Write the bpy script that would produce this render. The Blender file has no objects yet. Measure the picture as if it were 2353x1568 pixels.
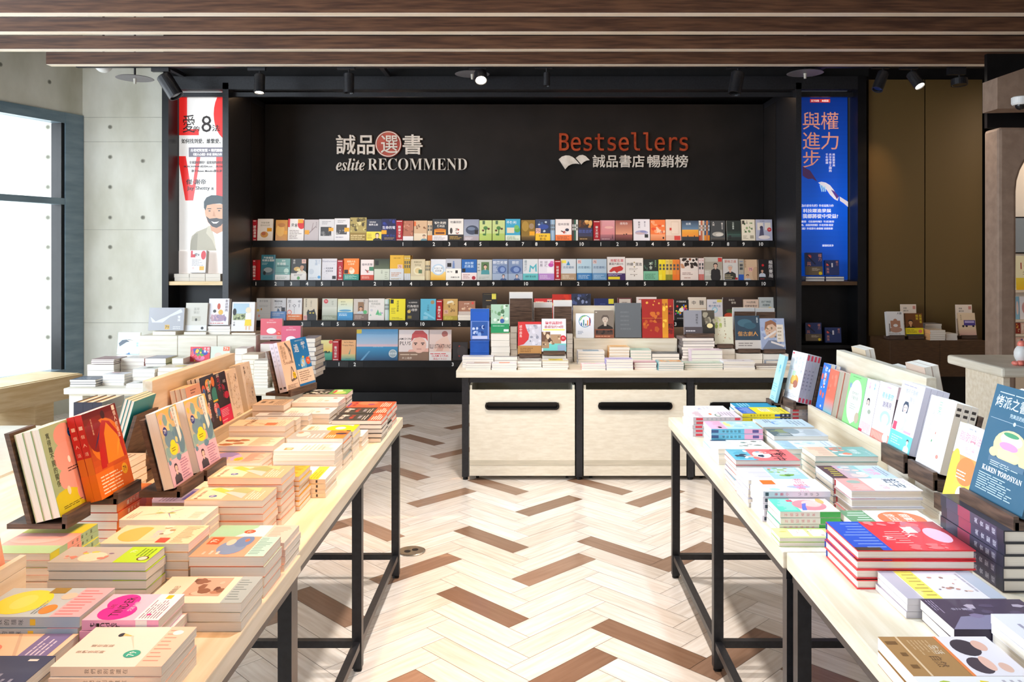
import bpy, math, random, os
from mathutils import Matrix, Vector
R = math.radians
sc = bpy.context.scene
COL = sc.collection

# ---------------------------------------------------------------- camera
F, CX, CY, EYE = 1890.0, 1215.0, 583.0, 1.52      # focal length and principal point in pixels of the 2353x1568 frame
cam = bpy.data.cameras.new('camera'); cam.sensor_width = 36; cam.lens = 36*F/2353
cam.shift_x = -(CX-1176.5)/2353; cam.shift_y = -(784-CY)/2353
cam.clip_start = .05; cam.clip_end = 100
co = bpy.data.objects.new('camera', cam); COL.objects.link(co)
co.location = (0, 0, EYE); co.rotation_euler = (R(90), 0, 0); sc.camera = co

# ---------------------------------------------------------------- world and light
w = bpy.data.worlds.new('sky'); sc.world = w; w.use_nodes = True
bg = w.node_tree.nodes['Background']; bg.inputs[0].default_value = (.80, .90, 1, 1); bg.inputs[1].default_value = 2.6
sc.view_settings.view_transform = 'Standard'; sc.view_settings.look = 'None'
sc.view_settings.gamma = 1; sc.view_settings.exposure = .35; sc.view_settings.use_curve_mapping = False

def area(name, loc, rot, sx, sy, watt, col, spread=180):
    l = bpy.data.lights.new(name, 'AREA'); l.shape = 'RECTANGLE'; l.size = sx; l.size_y = sy; l.energy = watt; l.color = col
    l.spread = R(spread)
    o = bpy.data.objects.new(name, l); COL.objects.link(o); o.location = loc; o.rotation_euler = rot
    return o
def spot(name, loc, aim, watt, col, size=50, blend=.6, rad=.05):
    l = bpy.data.lights.new(name, 'SPOT'); l.energy = watt; l.color = col; l.spot_size = R(size); l.spot_blend = blend; l.shadow_soft_size = rad
    o = bpy.data.objects.new(name, l); COL.objects.link(o); o.location = loc
    o.rotation_euler = (Vector(aim)-Vector(loc)).to_track_quat('-Z', 'Y').to_euler(); return o
WARM = (1, .47, .15); SOFT = (1, .80, .62); COOL = (.66, .83, 1)
# daylight through the glazed street front beside the camera
area('window_daylight', (-5.2, 1.6, 2.3), (0, R(-80), 0), 2.6, 4.6, 280, (.78, .89, 1))
area('rear_fill_light', (.6, -2.2, 2.6), (R(80), 0, 0), 7.5, 2.6, 30, (.9, .95, 1))  # added fill lamp, standing before the closed rear wall
area('corner_window_daylight', (-5.35, 7.25, 1.7), (0, R(-90), R(20.5)), 2.2, 1.8, 32, (.88, .95, 1))
# ceiling track lamps, out of the picture above the tables
for x, y, ax, ay, p in ((-.7, 2.9, -.85, 3.1, 115), (-.7, 1.7, -.75, 1.75, 105), (-1.0, 3.9, -1.1, 3.5, 50), (-.3, 2.2, -.9, 2.4, 45)):
    spot('track_lamp_light', (x, y, 3.0), (ax, ay, .75), p, WARM, 62, .7, .06)
for x, y, ax, ay, p in ((1.0, 3.2, 1.0, 3.0, 90), (1.1, 1.9, 1.1, 1.9, 80)):
    spot('track_lamp_light', (x, y, 3.0), (ax, ay, .75), p, COOL, 66, .7, .06)
for x, y, ax, ay, p in ((0, 4.2, 0, 4.1, 200), (0, 2.6, 0, 2.4, 150), (1.5, 4.6, 1.2, 5.6, 90), (-.2, 4.6, .2, 5.6, 90)):
    spot('track_lamp_light', (x, y, 3.0), (ax, ay, .3), p, (1, .93, .87), 80, .9, .08)
area('header_strip_light', (-.15, 8.14, 3.07), (R(-20), 0, 0), 4.4, .03, 10, (1, .72, .5))
spot('wall_wash_light', (3.3, 7.1, 2.95), (3.16, 7.65, 2.1), 14, (1, .62, .28), 46, 1, .03)
# track lamps aimed at the bookcase rows
for x in (-2.2, -1.2, -.2, .8, 1.8):
    spot('track_lamp_light', (x, 6.5, 3.05), (x, 8.25, 1.35), 60, SOFT, 48, .8, .05)

# ---------------------------------------------------------------- helpers
def at(px, py, Y): return Vector(((px-CX)*Y/F, Y, EYE-(py-CY)*Y/F))
def atz(px, py, z):
    Y = (EYE-z)*F/(py-CY); return Vector(((px-CX)*Y/F, Y, z))
def X(px, Y): return (px-CX)*Y/F
def Z(py, Y): return EYE-(py-CY)*Y/F
def lin(c): return c/12.92 if c <= .04045 else ((c+.055)/1.055)**2.4
_hc = {}
def hx(s):
    if s not in _hc:
        q = ''.join(c*2 for c in s) if len(s) == 3 else s
        _hc[s] = tuple(lin(int(q[i:i+2], 16)/255) for i in (0, 2, 4))
    return _hc[s]

MATS = {}
def mat(name, col=None, rough=.5, metal=0, emit=0, coat=0, spec=.5):
    if name in MATS: return MATS[name]
    m = bpy.data.materials.new(name); m.use_nodes = True; b = m.node_tree.nodes['Principled BSDF']
    if col is not None: b.inputs['Base Color'].default_value = (*(hx(col) if isinstance(col, str) else col), 1)
    b.inputs['Roughness'].default_value = rough; b.inputs['Metallic'].default_value = metal
    b.inputs['Coat Weight'].default_value = coat; b.inputs['Specular IOR Level'].default_value = spec
    if emit:
        b.inputs['Emission Color'].default_value = b.inputs['Base Color'].default_value; b.inputs['Emission Strength'].default_value = emit
    MATS[name] = m; return m
def noise_mat(name, c1, c2, scale=(1, 1, 1), ns=4, rough=.5, bump=0, coord='Object', detail=6, lo=.35, hi=.65, metal=0, coat=0, spec=.5, attr=None):
    m = mat(name, c1, rough, metal, 0, coat, spec); nt = m.node_tree; N = nt.nodes; L = nt.links; b = N['Principled BSDF']
    tc = N.new('ShaderNodeTexCoord'); mp = N.new('ShaderNodeMapping'); mp.inputs['Scale'].default_value = scale
    n = N.new('ShaderNodeTexNoise'); n.inputs['Scale'].default_value = ns; n.inputs['Detail'].default_value = detail
    L.new(tc.outputs[coord], mp.inputs[0]); L.new(mp.outputs[0], n.inputs[0])
    cr = N.new('ShaderNodeValToRGB'); e = cr.color_ramp.elements; e[0].position = lo; e[1].position = hi
    e[0].color = (*hx(c1), 1); e[1].color = (*hx(c2), 1)
    L.new(n.outputs[0], cr.inputs[0])
    if attr:
        at_ = N.new('ShaderNodeAttribute'); at_.attribute_name = 'Col'
        mx = N.new('ShaderNodeMix'); mx.data_type = 'RGBA'; mx.blend_type = 'MULTIPLY'; mx.inputs[0].default_value = 1
        L.new(cr.outputs[0], mx.inputs[6]); L.new(at_.outputs['Color'], mx.inputs[7]); L.new(mx.outputs[2], b.inputs['Base Color'])
    else: L.new(cr.outputs[0], b.inputs['Base Color'])
    if bump:
        bp = N.new('ShaderNodeBump'); bp.inputs['Strength'].default_value = bump; bp.inputs['Distance'].default_value = .01
        L.new(n.outputs[0], bp.inputs['Height']); L.new(bp.outputs[0], b.inputs['Normal'])
    return m
def print_mat(name, rough, coat, emit=0):
    m = mat(name, 'ffffff', rough, 0, 0, coat); nt = m.node_tree; a = nt.nodes.new('ShaderNodeAttribute'); a.attribute_name = 'Col'
    b = nt.nodes['Principled BSDF']; nt.links.new(a.outputs['Color'], b.inputs['Base Color'])
    if emit: nt.links.new(a.outputs['Color'], b.inputs['Emission Color']); b.inputs['Emission Strength'].default_value = emit
    return m
PRINT = print_mat('printed_cover', .42, .12)
POSTER = print_mat('backlit_print', .4, .2, .45)
WOODT = noise_mat('whitewashed_wood', 'e9dfcc', 'd9cbb2', (1.2, 14, 14), 3, .42, .05)
WOODY = noise_mat('whitewashed_wood_lengthwise', 'e9dfcc', 'd8cab0', (14, 1.2, 14), 3, .42, .05)
WHITEW = noise_mat('cracked_white_paint', 'e6e0d0', 'd2cab6', (2, 2, 20), 3, .5, .1, lo=.3, hi=.75)
DRAWW = noise_mat('drawer_wood', 'f0e6d2', 'e6dac4', (2, 6, 9), 9, .5, .03)
OAK = noise_mat('light_oak', 'f0d8ae', 'dfc08c', (1.5, 1.5, 16), 2.5, .5, .05)
DARKW = noise_mat('dark_walnut', '6a5243', '44332a', (3, 3, 26), 4, .5, .05)
BEAMW = noise_mat('beam_walnut', '7c563e', '54382a', (1.2, 12, 18), 3, .45, .05)
BEAMU = noise_mat('beam_pale_underside', 'fbeedd', 'f4e2c8', (1, 10, 10), 3, .5)
STEEL = noise_mat('black_steel', '26262a', '1c1c1f', (1, 1, 1), 60, .38, .02, spec=.5)
BLACK = noise_mat('black_lacquer', '121214', '0b0b0d', (1, 1, 1), 8, .4, 0, spec=.3)
BPANEL = noise_mat('black_board', '242120', '1c1a19', (1, 1, 1), 3, .55, .02, spec=.22)
CEIL = noise_mat('ceiling_black', '0d0d0f', '060607', (1, 1, 1), 10, .9)
CONC = noise_mat('cast_concrete', 'eae8dc', 'c4c1ae', (1.4, 1.4, .7), 2.2, .75, .12, detail=10, lo=.3, hi=.75)
ALU = noise_mat('blue_grey_aluminium', '8499a6', '6f8592', (1, 1, 6), 3, .3, 0)
BROWN = noise_mat('olive_brown_fabric_wall', '6b5329', '5a4620', (60, 60, 60), 6, .6, .05)
BOXB = noise_mat('brown_lacquer_box', '5a4028', '47311e', (4, 4, 30), 4, .4, .03)
TAUPE = noise_mat('taupe_plaster', '9a8270', '8a7362', (3, 3, 3), 5, .7, .03)
CHROME = mat('brushed_steel', 'b8b4ac', .25, 1)
WHITEP = mat('white_plastic', 'e8e8e6', .4)
DGLASS = mat('smoked_dome', '15171a', .08)
PAGES = noise_mat('page_edges', 'f4ece0', 'd9cfc0', (1, 1, 420), 2, .75, 0, lo=.3, hi=.8, attr=True)
FLOORM = noise_mat('floor_plank', 'ffffff', 'e2dad2', (2.2, 26, 1), 2, .27, .02, 'UV', lo=.35, hi=.8, attr=True, coat=.15)
LAMPON = mat('lamp_lens_lit', 'fff0d8', .3, 0, 14)
LEDS = mat('led_strip', 'ffd0a0', .3, 0, 5)
LEDU = mat('under_shelf_led', 'ffc890', .3, 0, 9)
COPPER = noise_mat('copper_lettering', 'd0603a', 'a83c1c', (3, 3, 3), 6, .3, 0, metal=.5)
SILVER = noise_mat('ivory_lettering', 'efeae2', 'd8d2c8', (3, 3, 3), 6, .35, 0)
TAGM = mat('black_tag', '0e0e10', .3)
REDM = mat('red_divider', 'b01626', .35)
def glass():
    m = mat('window_glass', 'ffffff', .02); b = m.node_tree.nodes['Principled BSDF']; b.inputs['Transmission Weight'].default_value = 1
    b.inputs['IOR'].default_value = 1.01; return m
GLASS = glass()

class MB:
    """collects faces with a colour and a material slot"""
    def __init__(s): s.v = []; s.f = []; s.c = []; s.m = []; s.uv = None
    def face(s, pts, col=None, mi=0):
        b = len(s.v); s.v += [tuple(p) for p in pts]; s.f.append(tuple(range(b, b+len(pts)))); s.c.append(col or (1, 1, 1)); s.m.append(mi)
    def box(s, x0, x1, y0, y1, z0, z1, col=None, mi=0, M=None):
        p = [Vector((x, y, z)) for z in (z0, z1) for y in (y0, y1) for x in (x0, x1)]
        if M is not None: p = [M @ q for q in p]
        b = len(s.v); s.v += [tuple(q) for q in p]
        for q in ((0, 2, 3, 1), (4, 5, 7, 6), (0, 1, 5, 4), (2, 6, 7, 3), (0, 4, 6, 2), (1, 3, 7, 5)):
            s.f.append(tuple(b+i for i in q)); s.c.append(col or (1, 1, 1)); s.m.append(mi)
        return s
    def prism(s, pts, d, col=None, mi=0):
        """pts: loop of 3D points, d: extrusion vector"""
        d = Vector(d); a = [Vector(p) for p in pts]; q = [p+d for p in a]; n = len(a); b = len(s.v)
        s.v += [tuple(p) for p in a+q]
        fs = [tuple(range(b, b+n))[::-1], tuple(range(b+n, b+2*n))]+[(b+i, b+(i+1) % n, b+n+(i+1) % n, b+n+i) for i in range(n)]
        for f in fs: s.f.append(f); s.c.append(col or (1, 1, 1)); s.m.append(mi)
        return s
    def tube(s, p0, p1, r0, r1=None, n=20, col=None, mi=0, caps=True, rings=None):
        p0 = Vector(p0); p1 = Vector(p1); r1 = r0 if r1 is None else r1; a = (p1-p0).normalized()
        u = a.orthogonal().normalized(); w_ = a.cross(u)
        rings = rings or [(0, r0), (1, r1)]; b = len(s.v)
        for t, r in rings:
            for k in range(n):
                an = 2*math.pi*k/n; s.v.append(tuple(p0+(p1-p0)*t+(u*math.cos(an)+w_*math.sin(an))*r))
        for i in range(len(rings)-1):
            for k in range(n):
                s.f.append((b+i*n+k, b+i*n+(k+1) % n, b+(i+1)*n+(k+1) % n, b+(i+1)*n+k)); s.c.append(col or (1, 1, 1)); s.m.append(mi)
        if caps:
            s.f.append(tuple(range(b, b+n))[::-1]); s.f.append(tuple(b+(len(rings)-1)*n+k for k in range(n)))
            s.c += [col or (1, 1, 1)]*2; s.m += [mi]*2
        return s
    def sphere(s, c, r, sx=1, sy=1, sz=1, n=16, col=None, mi=0):
        c = Vector(c); rg = []
        b = len(s.v)
        for i in range(1, n//2):
            a = math.pi*i/(n//2)
            for k in range(n):
                an = 2*math.pi*k/n; s.v.append(tuple(c+Vector((math.sin(a)*math.cos(an)*r*sx, math.sin(a)*math.sin(an)*r*sy, math.cos(a)*r*sz))))
        m = n//2-1
        for i in range(m-1):
            for k in range(n):
                s.f.append((b+i*n+k, b+(i+1)*n+k, b+(i+1)*n+(k+1) % n, b+i*n+(k+1) % n)); s.c.append(col or (1, 1, 1)); s.m.append(mi)
        s.f.append(tuple(b+k for k in range(n))); s.f.append(tuple(b+(m-1)*n+k for k in range(n))[::-1]); s.c += [col or (1, 1, 1)]*2; s.m += [mi]*2
        return s
    def mesh(s, name, mats, smooth=False):
        me = bpy.data.meshes.new(name); me.from_pydata(s.v, [], s.f)
        for m in (mats if isinstance(mats, (list, tuple)) else [mats]): me.materials.append(m)
        me.polygons.foreach_set('material_index', s.m)
        if smooth: me.polygons.foreach_set('use_smooth', [True]*len(s.f))
        a = me.color_attributes.new('Col', 'FLOAT_COLOR', 'CORNER'); d = []
        for f, c in zip(s.f, s.c): d += [c[0], c[1], c[2], 1.0]*len(f)
        a.data.foreach_set('color', d)
        if s.uv:
            u = me.uv_layers.new(name='UVMap'); u.data.foreach_set('uv', [x for q in s.uv for x in q])
        me.update(); return me
def link(name, me, parent=None, loc=None, **kw):
    o = bpy.data.objects.new(name, me); COL.objects.link(o)
    if parent: o.parent = parent
    if loc is not None: o.location = loc
    for k, v in kw.items(): o[k] = v
    return o
def obj(name, mb, m, parent=None, smooth=False, bev=0, **kw):
    o = link(name, mb.mesh(name, m, smooth), parent, **kw)
    if bev:
        b = o.modifiers.new('edge', 'BEVEL'); b.width = bev; b.segments = 2; b.limit_method = 'ANGLE'
    return o
def struct(name, mb, m, **k): return obj(name, mb, m, None, kind='structure', **k)
def thing(name, label, cat, loc=(0, 0, 0), group=None):
    o = bpy.data.objects.new(name, None); COL.objects.link(o); o.location = loc; o['label'] = label; o['category'] = cat
    o.empty_display_size = .05
    if group: o['group'] = group
    return o
def tag(o, label, cat, group=None):
    o['label'] = label; o['category'] = cat
    if group: o['group'] = group
    return o
def bx(*a, **k): return MB().box(*a, **k)
# objects under a thing whose Empty is not at the origin: give mesh coordinates relative to it
class Rel:
    def __init__(s, root): s.r = root; s.o = root.location.copy()
    def part(s, name, mb, m, parent=None, **k):
        o = s.o; mb.v = [(p[0]-o.x, p[1]-o.y, p[2]-o.z) for p in mb.v]
        return obj(name, mb, m, parent or s.r, **k)

# text: glyph outlines turned to flat faces
FONTD = os.path.join(bpy.utils.system_resource('DATAFILES') or '', 'fonts')
_tc, _fc = {}, {}
def font(n):
    if n not in _fc:
        try: _fc[n] = bpy.data.fonts.load(os.path.join(FONTD, n))
        except Exception: _fc[n] = None
    return _fc[n]
def glyphs(s, fn=None, off=0, res=2):
    k = (s, fn, off, res)
    if k not in _tc:
        c = bpy.data.curves.new('t', 'FONT'); c.body = s; c.offset = off; c.resolution_u = res
        if fn and font(fn): c.font = font(fn)
        o = bpy.data.objects.new('t', c); COL.objects.link(o); bpy.context.view_layer.update()
        m = o.evaluated_get(bpy.context.evaluated_depsgraph_get()).to_mesh()
        vs = [(v.co.x, v.co.y) for v in m.vertices]; fs = [tuple(p.vertices) for p in m.polygons]
        o.to_mesh_clear(); bpy.data.objects.remove(o); bpy.data.curves.remove(c)
        if vs:
            x0 = min(v[0] for v in vs); x1 = max(v[0] for v in vs); y0 = min(v[1] for v in vs); y1 = max(v[1] for v in vs)
        else: x0 = x1 = y0 = y1 = 0
        _tc[k] = (vs, fs, x0, x1, y0, y1)
    return _tc[k]
def put_text(mb, s, fit, col=None, mi=0, fn=None, off=0, depth=None, res=2, keep=None):
    """fit(u,v)->3D point with the text's box mapped to 0..1 x 0..1; keep = aspect-true callback instead"""
    vs, fs, x0, x1, y0, y1 = glyphs(s, fn, off, res)
    if not vs or x1 <= x0 or y1 <= y0: return
    b = len(mb.v)
    mb.v += [tuple(fit((v[0]-x0)/(x1-x0), (v[1]-y0)/(y1-y0))) for v in vs]
    for f in fs: mb.f.append(tuple(b+i for i in f)); mb.c.append(col or (1, 1, 1)); mb.m.append(mi)
    if depth is not None:
        n = len(vs); d = Vector(depth); b2 = len(mb.v); mb.v += [tuple(Vector(mb.v[b+i])+d) for i in range(n)]
        cnt = {}
        for f in fs:
            for i in range(len(f)):
                e = (f[i], f[(i+1) % len(f)]); cnt[e] = 1
        for (p, q) in list(cnt):
            if (q, p) not in cnt:
                mb.f.append((b+q, b+p, b2+p, b2+q)); mb.c.append(col or (1, 1, 1)); mb.m.append(mi)
def aspect(s, fn=None, off=0):
    _, _, x0, x1, y0, y1 = glyphs(s, fn, off); return (x1-x0)/max(1e-6, y1-y0)
SERIF = 'NotoSansMath-Regular.woff2'
def serif(s): return ''.join(chr(0x1D400+ord(c)-65) if c.isupper() else chr(0x1D41A+ord(c)-97) if c.islower() else c for c in s)
def serif_it(s): return ''.join(chr(0x1D482+ord(c)-97) if c.islower() else chr(0x1D468+ord(c)-65) if c.isupper() else c for c in s)

# ---------------------------------------------------------------- the room
def plank_floor():
    L, W = .471, .11775; s2 = math.sqrt(.5)
    U = Vector((s2, -s2)); V = Vector((-s2, -s2)); c0 = Vector((-.206, 4.38))-(U*(L/2)+V*(W/2))
    rnd = random.Random(5); mb = MB(); mb.uv = []
    hd = [(-.206, 4.38), (-.20, 3.546), (-.22, 5.39), (.46, 4.207), (.467, 3.21), (.45, 5.39), (-.88, 3.55), (-.875, 4.56), (-.88, 5.73), (-.91, 6.75), (1.13, 4.71), (1.13, 2.87), (1.8, 3.9), (1.8, 5.0),
          (-1.55, 4.1), (-1.55, 5.2), (-1.55, 6.3), (-2.2, 4.7), (-2.2, 6.1), (-2.9, 5.4), (-2.9, 6.9), (1.8, 2.6), (-.2, 6.4), (-.88, 2.5)]
    vd = [(.13, 2.967), (.13, 3.961), (.123, 4.968), (-.53, 2.81), (-.533, 3.97), (-.541, 5.14), (-.555, 6.31), (-.56, 7.33), (.80, 4.126), (.80, 5.10), (.8, 3.1), (-1.22, 3.3), (-1.22, 4.5),
          (-1.22, 5.7), (-1.9, 4.9), (-1.9, 6.4), (1.47, 3.5), (1.47, 4.4), (1.47, 2.4), (-2.55, 5.9), (.13, 5.9), (-1.22, 7.2)]
    cream = [hx(c) for c in ('efe7de', 'e8ded3', 'f3ece5', 'e4dacf', 'f0e8e0', 'ebe3da')]; brown = [hx(c) for c in ('94745f', '866650', 'a0806a')]
    g = .0009
    for j in range(-9, 10):
        for k in range(-45, 52):
            for typ in (0, 1):
                if typ == 0: a0, a1, b0, b1 = k*W+j*L, k*W+j*L+L, k*W-j*L, k*W-j*L+W
                else: a0, a1, b0, b1 = k*W+L+j*L, k*W+L+W+j*L, k*W+W-L-j*L, k*W+W-j*L
                q = c0+U*((a0+a1)/2)+V*((b0+b1)/2)
                if not (-5.4 < q.x < 5 and .3 < q.y < 8.6): continue
                dark = any(abs(q.x-p[0]) < .2 and abs(q.y-p[1]) < .084 for p in (hd if typ == 0 else vd))
                col = rnd.choice(brown if dark else cream); f = rnd.uniform(.96, 1.03); col = tuple(min(1, c*f) for c in col)
                pts = [c0+U*a+V*b for a, b in ((a0+g, b0+g), (a0+g, b1-g), (a1-g, b1-g), (a1-g, b0+g))]
                mb.face([(p.x, p.y, 0) for p in pts], col)
                ou = rnd.uniform(0, 30); ov = rnd.uniform(0, 30)
                uv = [(0, 0), (0, W), (L, W), (L, 0)] if typ == 0 else [(0, 0), (L, 0), (L, W), (0, W)]
                mb.uv += [(u+ou, v+ov) for u, v in uv]
    mb.face([(-7, -3, -.002), (6, -3, -.002), (6, 9, -.002), (-7, 9, -.002)], hx('8d857c')); mb.uv += [(0, 0)]*4
    mb.box(-7, 6, -3, 9, -.12, -.01, hx('8d857c')); mb.uv += [(0, 0)]*24
    struct('floor', mb, FLOORM)
plank_floor()
mb = bx(-5.4, 6, -2.6, 9, 4.3, 4.45); struct('ceiling', mb, CEIL)
# back walls
YB = 8.0
mb = bx(-4.6, 6, 8.95, 9.1, 0, 4.3); mb.box(-3.385, 3.15, 7.62, 7.66, 3.161, 4.3)
struct('wall_back', mb, CEIL)
struct('wall_rear_sky_block', bx(-5.4, 6, -3.1, -3.0, 0, 4.3), TAUPE)  # unseen wall added to hold back sky light from behind
def holes(mb, pts, r, n, d):
    for p in pts:
        p = Vector(p); a = p+Vector(n)*.0015; u = Vector(d); v = Vector((0, 0, 1))
        mb.face([a+u*r*math.cos(t)+v*r*math.sin(t) for t in [2*math.pi*k/14 for k in range(14)]], None, 1)
        a = a+Vector(n)*.0008
        mb.face([a+u*r*.62*math.cos(t)+v*r*.62*math.sin(t) for t in [2*math.pi*k/14 for k in range(14)]], None, 2)
CH = noise_mat('concrete_tie_hole', 'b4b2a4', 'a09e90', (1, 1, 1), 9, .9); CH2 = mat('concrete_hole_core', '7c7a6e', .9)
mb = bx(-4.34, -3.392, YB, YB+.3, 0, 4.3)
holes(mb, [at(px, py, YB-.001) for px in (253,) for py in (292, 361, 430, 500, 568, 640, 707, 775)]+[at(328, py, YB-.001) for py in (370, 500)], .021, (0, -1, 0), (1, 0, 0))
for py in (270, 326, 528, 742): p = at(0, py, YB); mb.box(-4.34, -3.392, YB-.002, YB, p.z-.002, p.z+.002, None, 1)
struct('wall_back_concrete', mb, [CONC, CH, CH2])
mb = bx(-9, -4.5, 8.15, 8.4, -.5, 5)
holes(mb, [at(110, py, 8.149) for py in (292, 361, 430, 500, 568, 640, 707, 775)], .024, (0, -1, 0), (1, 0, 0))
struct('wall_outside', mb, [noise_mat('concrete_painted_daylight', 'fbfbf6', 'f0f1ea', (1, 1, .6), 1.6, .8), CH, CH2])  # outdoor brightness is put into this near-white concrete colour
mb = bx(-9.5, -4.4, 2, 8.6, -.2, -.05); struct('ground_outside', mb, MATS['concrete_painted_daylight'])
# angled window wall: runs from the corner towards the camera
WA = R(20.5); C0 = Vector((-4.34, 8.0, 0)); WD = Vector((-math.sin(WA), -math.cos(WA), 0)); WN = Vector((math.cos(WA), -math.sin(WA), 0))
def wbox(mb, t0, t1, n0, n1, z0, z1, mi=0):
    M = Matrix((( WD.x, WN.x, 0, C0.x), (WD.y, WN.y, 0, C0.y), (0, 0, 1, 0), (0, 0, 0, 1))); mb.box(t0, t1, n0, n1, z0, z1, None, mi, M); return mb
mb = MB(); wbox(mb, 0, 2.5, -.3, 0, 2.86, 4.3); wbox(mb, 0, 2.5, -.3, 0, 0, .34)
holes(mb, [C0+WD*t+Vector((0, 0, z)) for t, z in ((.36, 3.12), (.84, 3.18), (1.4, 3.18))], .021, WN, WD)
struct('wall_left', mb, [CONC, CH, CH2])
root = thing('window_1', 'tall window in blue grey aluminium frame by the concrete corner', 'window'); root['kind'] = 'structure'
mb = MB(); wbox(mb, 0, .2, -.16, .015, .34, 2.86); wbox(mb, .2, 2.5, -.12, .012, 2.76, 2.86); wbox(mb, .2, 2.5, -.12, .012, .34, .42); wbox(mb, .2, 2.5, -.1, .01, 1.985, 2.045)
wbox(mb, 2.4, 2.5, -.14, .01, .34, 2.86)
obj('window_frame', mb, ALU, root)
mb = MB(); wbox(mb, .19, .235, -.13, .0, .42, 2.76); obj('window_gasket', mb, BLACK, root)
mb = MB(); wbox(mb, .2, 2.4, -.07, -.062, .42, 1.985); obj('pane', mb, GLASS, root)
mb = MB(); wbox(mb, .2, 2.4, -.07, -.062, 2.045, 2.76); obj('pane', mb, GLASS, root)
# olive brown wall panels beside the bookcase
for i, (a, b) in enumerate(((1996, 2124), (2127, 2257))):
    struct('wall_right_panel', bx(X(a, 7.65), X(b, 7.65), 7.65, 7.75, 0, Z(183, 7.65)), BROWN)
struct('wall_right_recess', bx(X(1990, 7.8), X(2420, 7.8), 7.8, 7.9, 0, 4.3), BLACK)
# taupe arch wall: pillar with an arched opening
mb = MB(); YA = 6.3; x0, x1, zt = X(2295, YA), X(2337, YA), Z(292, YA)
pts = [(x0, YA, 0), (x1, YA, 0), (x1, YA, Z(440, YA))]
for k in range(1, 9):
    a = math.pi-k*math.pi/16; pts.append((x1+.42+.42*math.cos(a), YA, Z(440, YA)+.42*math.sin(a)))
pts += [(x1+.9, YA, Z(440, YA)+.42), (x1+.9, YA, zt), (x0, YA, zt)]
mb.prism(pts, (0, .21, 0)); struct('wall_right_arch', mb, TAUPE, bev=.025)
struct('wall_right_side', bx(5.5, 5.6, -1, 9, 0, 4.3), TAUPE)
mb = MB(); mb.prism([(X(2292, 6.1), 6.1, Z(250, 6.1)), (X(2292, 6.1), 6.1, Z(178, 6.1)), (X(2353, 6.1), 6.1, Z(157, 6.1)), (5.4, 6.1, Z(130, 6.1)), (5.4, 6.1, Z(238, 6.1))], (0, .2, 0))
struct('trim_1', mb, TAUPE)
struct('wall_right_dark_sheet', bx(X(2262, 6.6), 5.4, 6.56, 6.6, Z(294, 6.56), 3.115), BLACK)  # black sheet added to keep the gap above the arch dark
# room beyond the arch
struct('wall_far_room', bx(X(2320, 7.5), 5.4, 7.5, 7.6, 0, 3.2), mat('warm_white_wall', 'e8dccb', .7))
# ceiling beams
for i, (py, xl) in enumerate(((148, -4.08), (113, -4.8), (73, -4.9), (30, -5.0), (-22, -5.0), (-90, -5.0), (-190, -5.0), (-340, -5.0))):
    zb = 3.12; Yf = (zb-EYE)*F/(CY-py)
    mb = bx(xl, 5.4, Yf, Yf+.08, zb+.002, zb+.105)
    mb.box(xl, 5.4, Yf, Yf+.08, zb, zb+.0019, None, 1)
    struct('trim_beam', mb, [BEAMW, BEAMU])
    if i > 3: continue
mb = MB()
mb.box(-3.9, 5.2, 7.08, 7.12, 3.126, 3.155)
for x in (-3.2, -1.3, 2.6): mb.box(x-.02, x+.02, 7.08, 7.598, 3.1551, 3.19)
struct('trim_track', mb, STEEL)
# ================================================================ bookcase, portal and light boxes
YF, YP, YS, YK = 7.6, 7.82, 8.23, 8.63
FL0, FL1, PL1, PL2, PR0, PR1, FR0, FR1 = -3.39, -3.33, -2.83, -2.775, 2.47, 2.52, 3.04, 3.12
root = thing('portal_frame', 'tall black steel portal framing the bookcase and both light boxes', 'frame', (-.15, YF, 0))
rl = Rel(root)
rl.part('side_post', bx(FL0, FL1, YF, 8.9, 0, 3.16), BLACK); rl.part('side_post', bx(FR0, FR1, YF, 8.9, 0, 3.16), BLACK)
for a, b in ((PL1, PL2), (PR0, PR1)): rl.part('fin', bx(a, b, YF, YS+.5, 0, 3.1), STEEL)
mb = bx(FL1, FR0, YF, YF+.06, 3.04, 3.16); mb.box(FL1, FR0, YF+.06, YF+.4, 3.06, 3.1); mb.box(FL1, FR0, YF+.1, YF+.14, 2.99, 3.03); rl.part('top_rail', mb, STEEL)
mb = bx(FL1, FR0, YF+.4, 8.9, 3.12, 3.16); rl.part('roof_board', mb, BLACK)
for a, b, s in ((FL1, PL1, 1), (PR1, FR0, -1)):
    mb = bx(a, b, YP+.03, YP+.06, 0, 3.06); rl.part('niche_back', mb, BLACK)
    mb = bx(a, b, YF+.01, YP+.03, Z(656, YF)-.0, Z(647, YF)); rl.part('niche_shelf', mb, OAK if s > 0 else BOXB, bev=.002)
    mb = bx(a, b, YF+.04, YP+.03, Z(795, YF)-.03, Z(795, YF)); rl.part('niche_lower_shelf', mb, BLACK)
    mb = bx(a+.01, b-.01, YP-.02, YP, Z(206, YP), Z(204, YP)); rl.part('light_strip', mb, LEDS)

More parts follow.
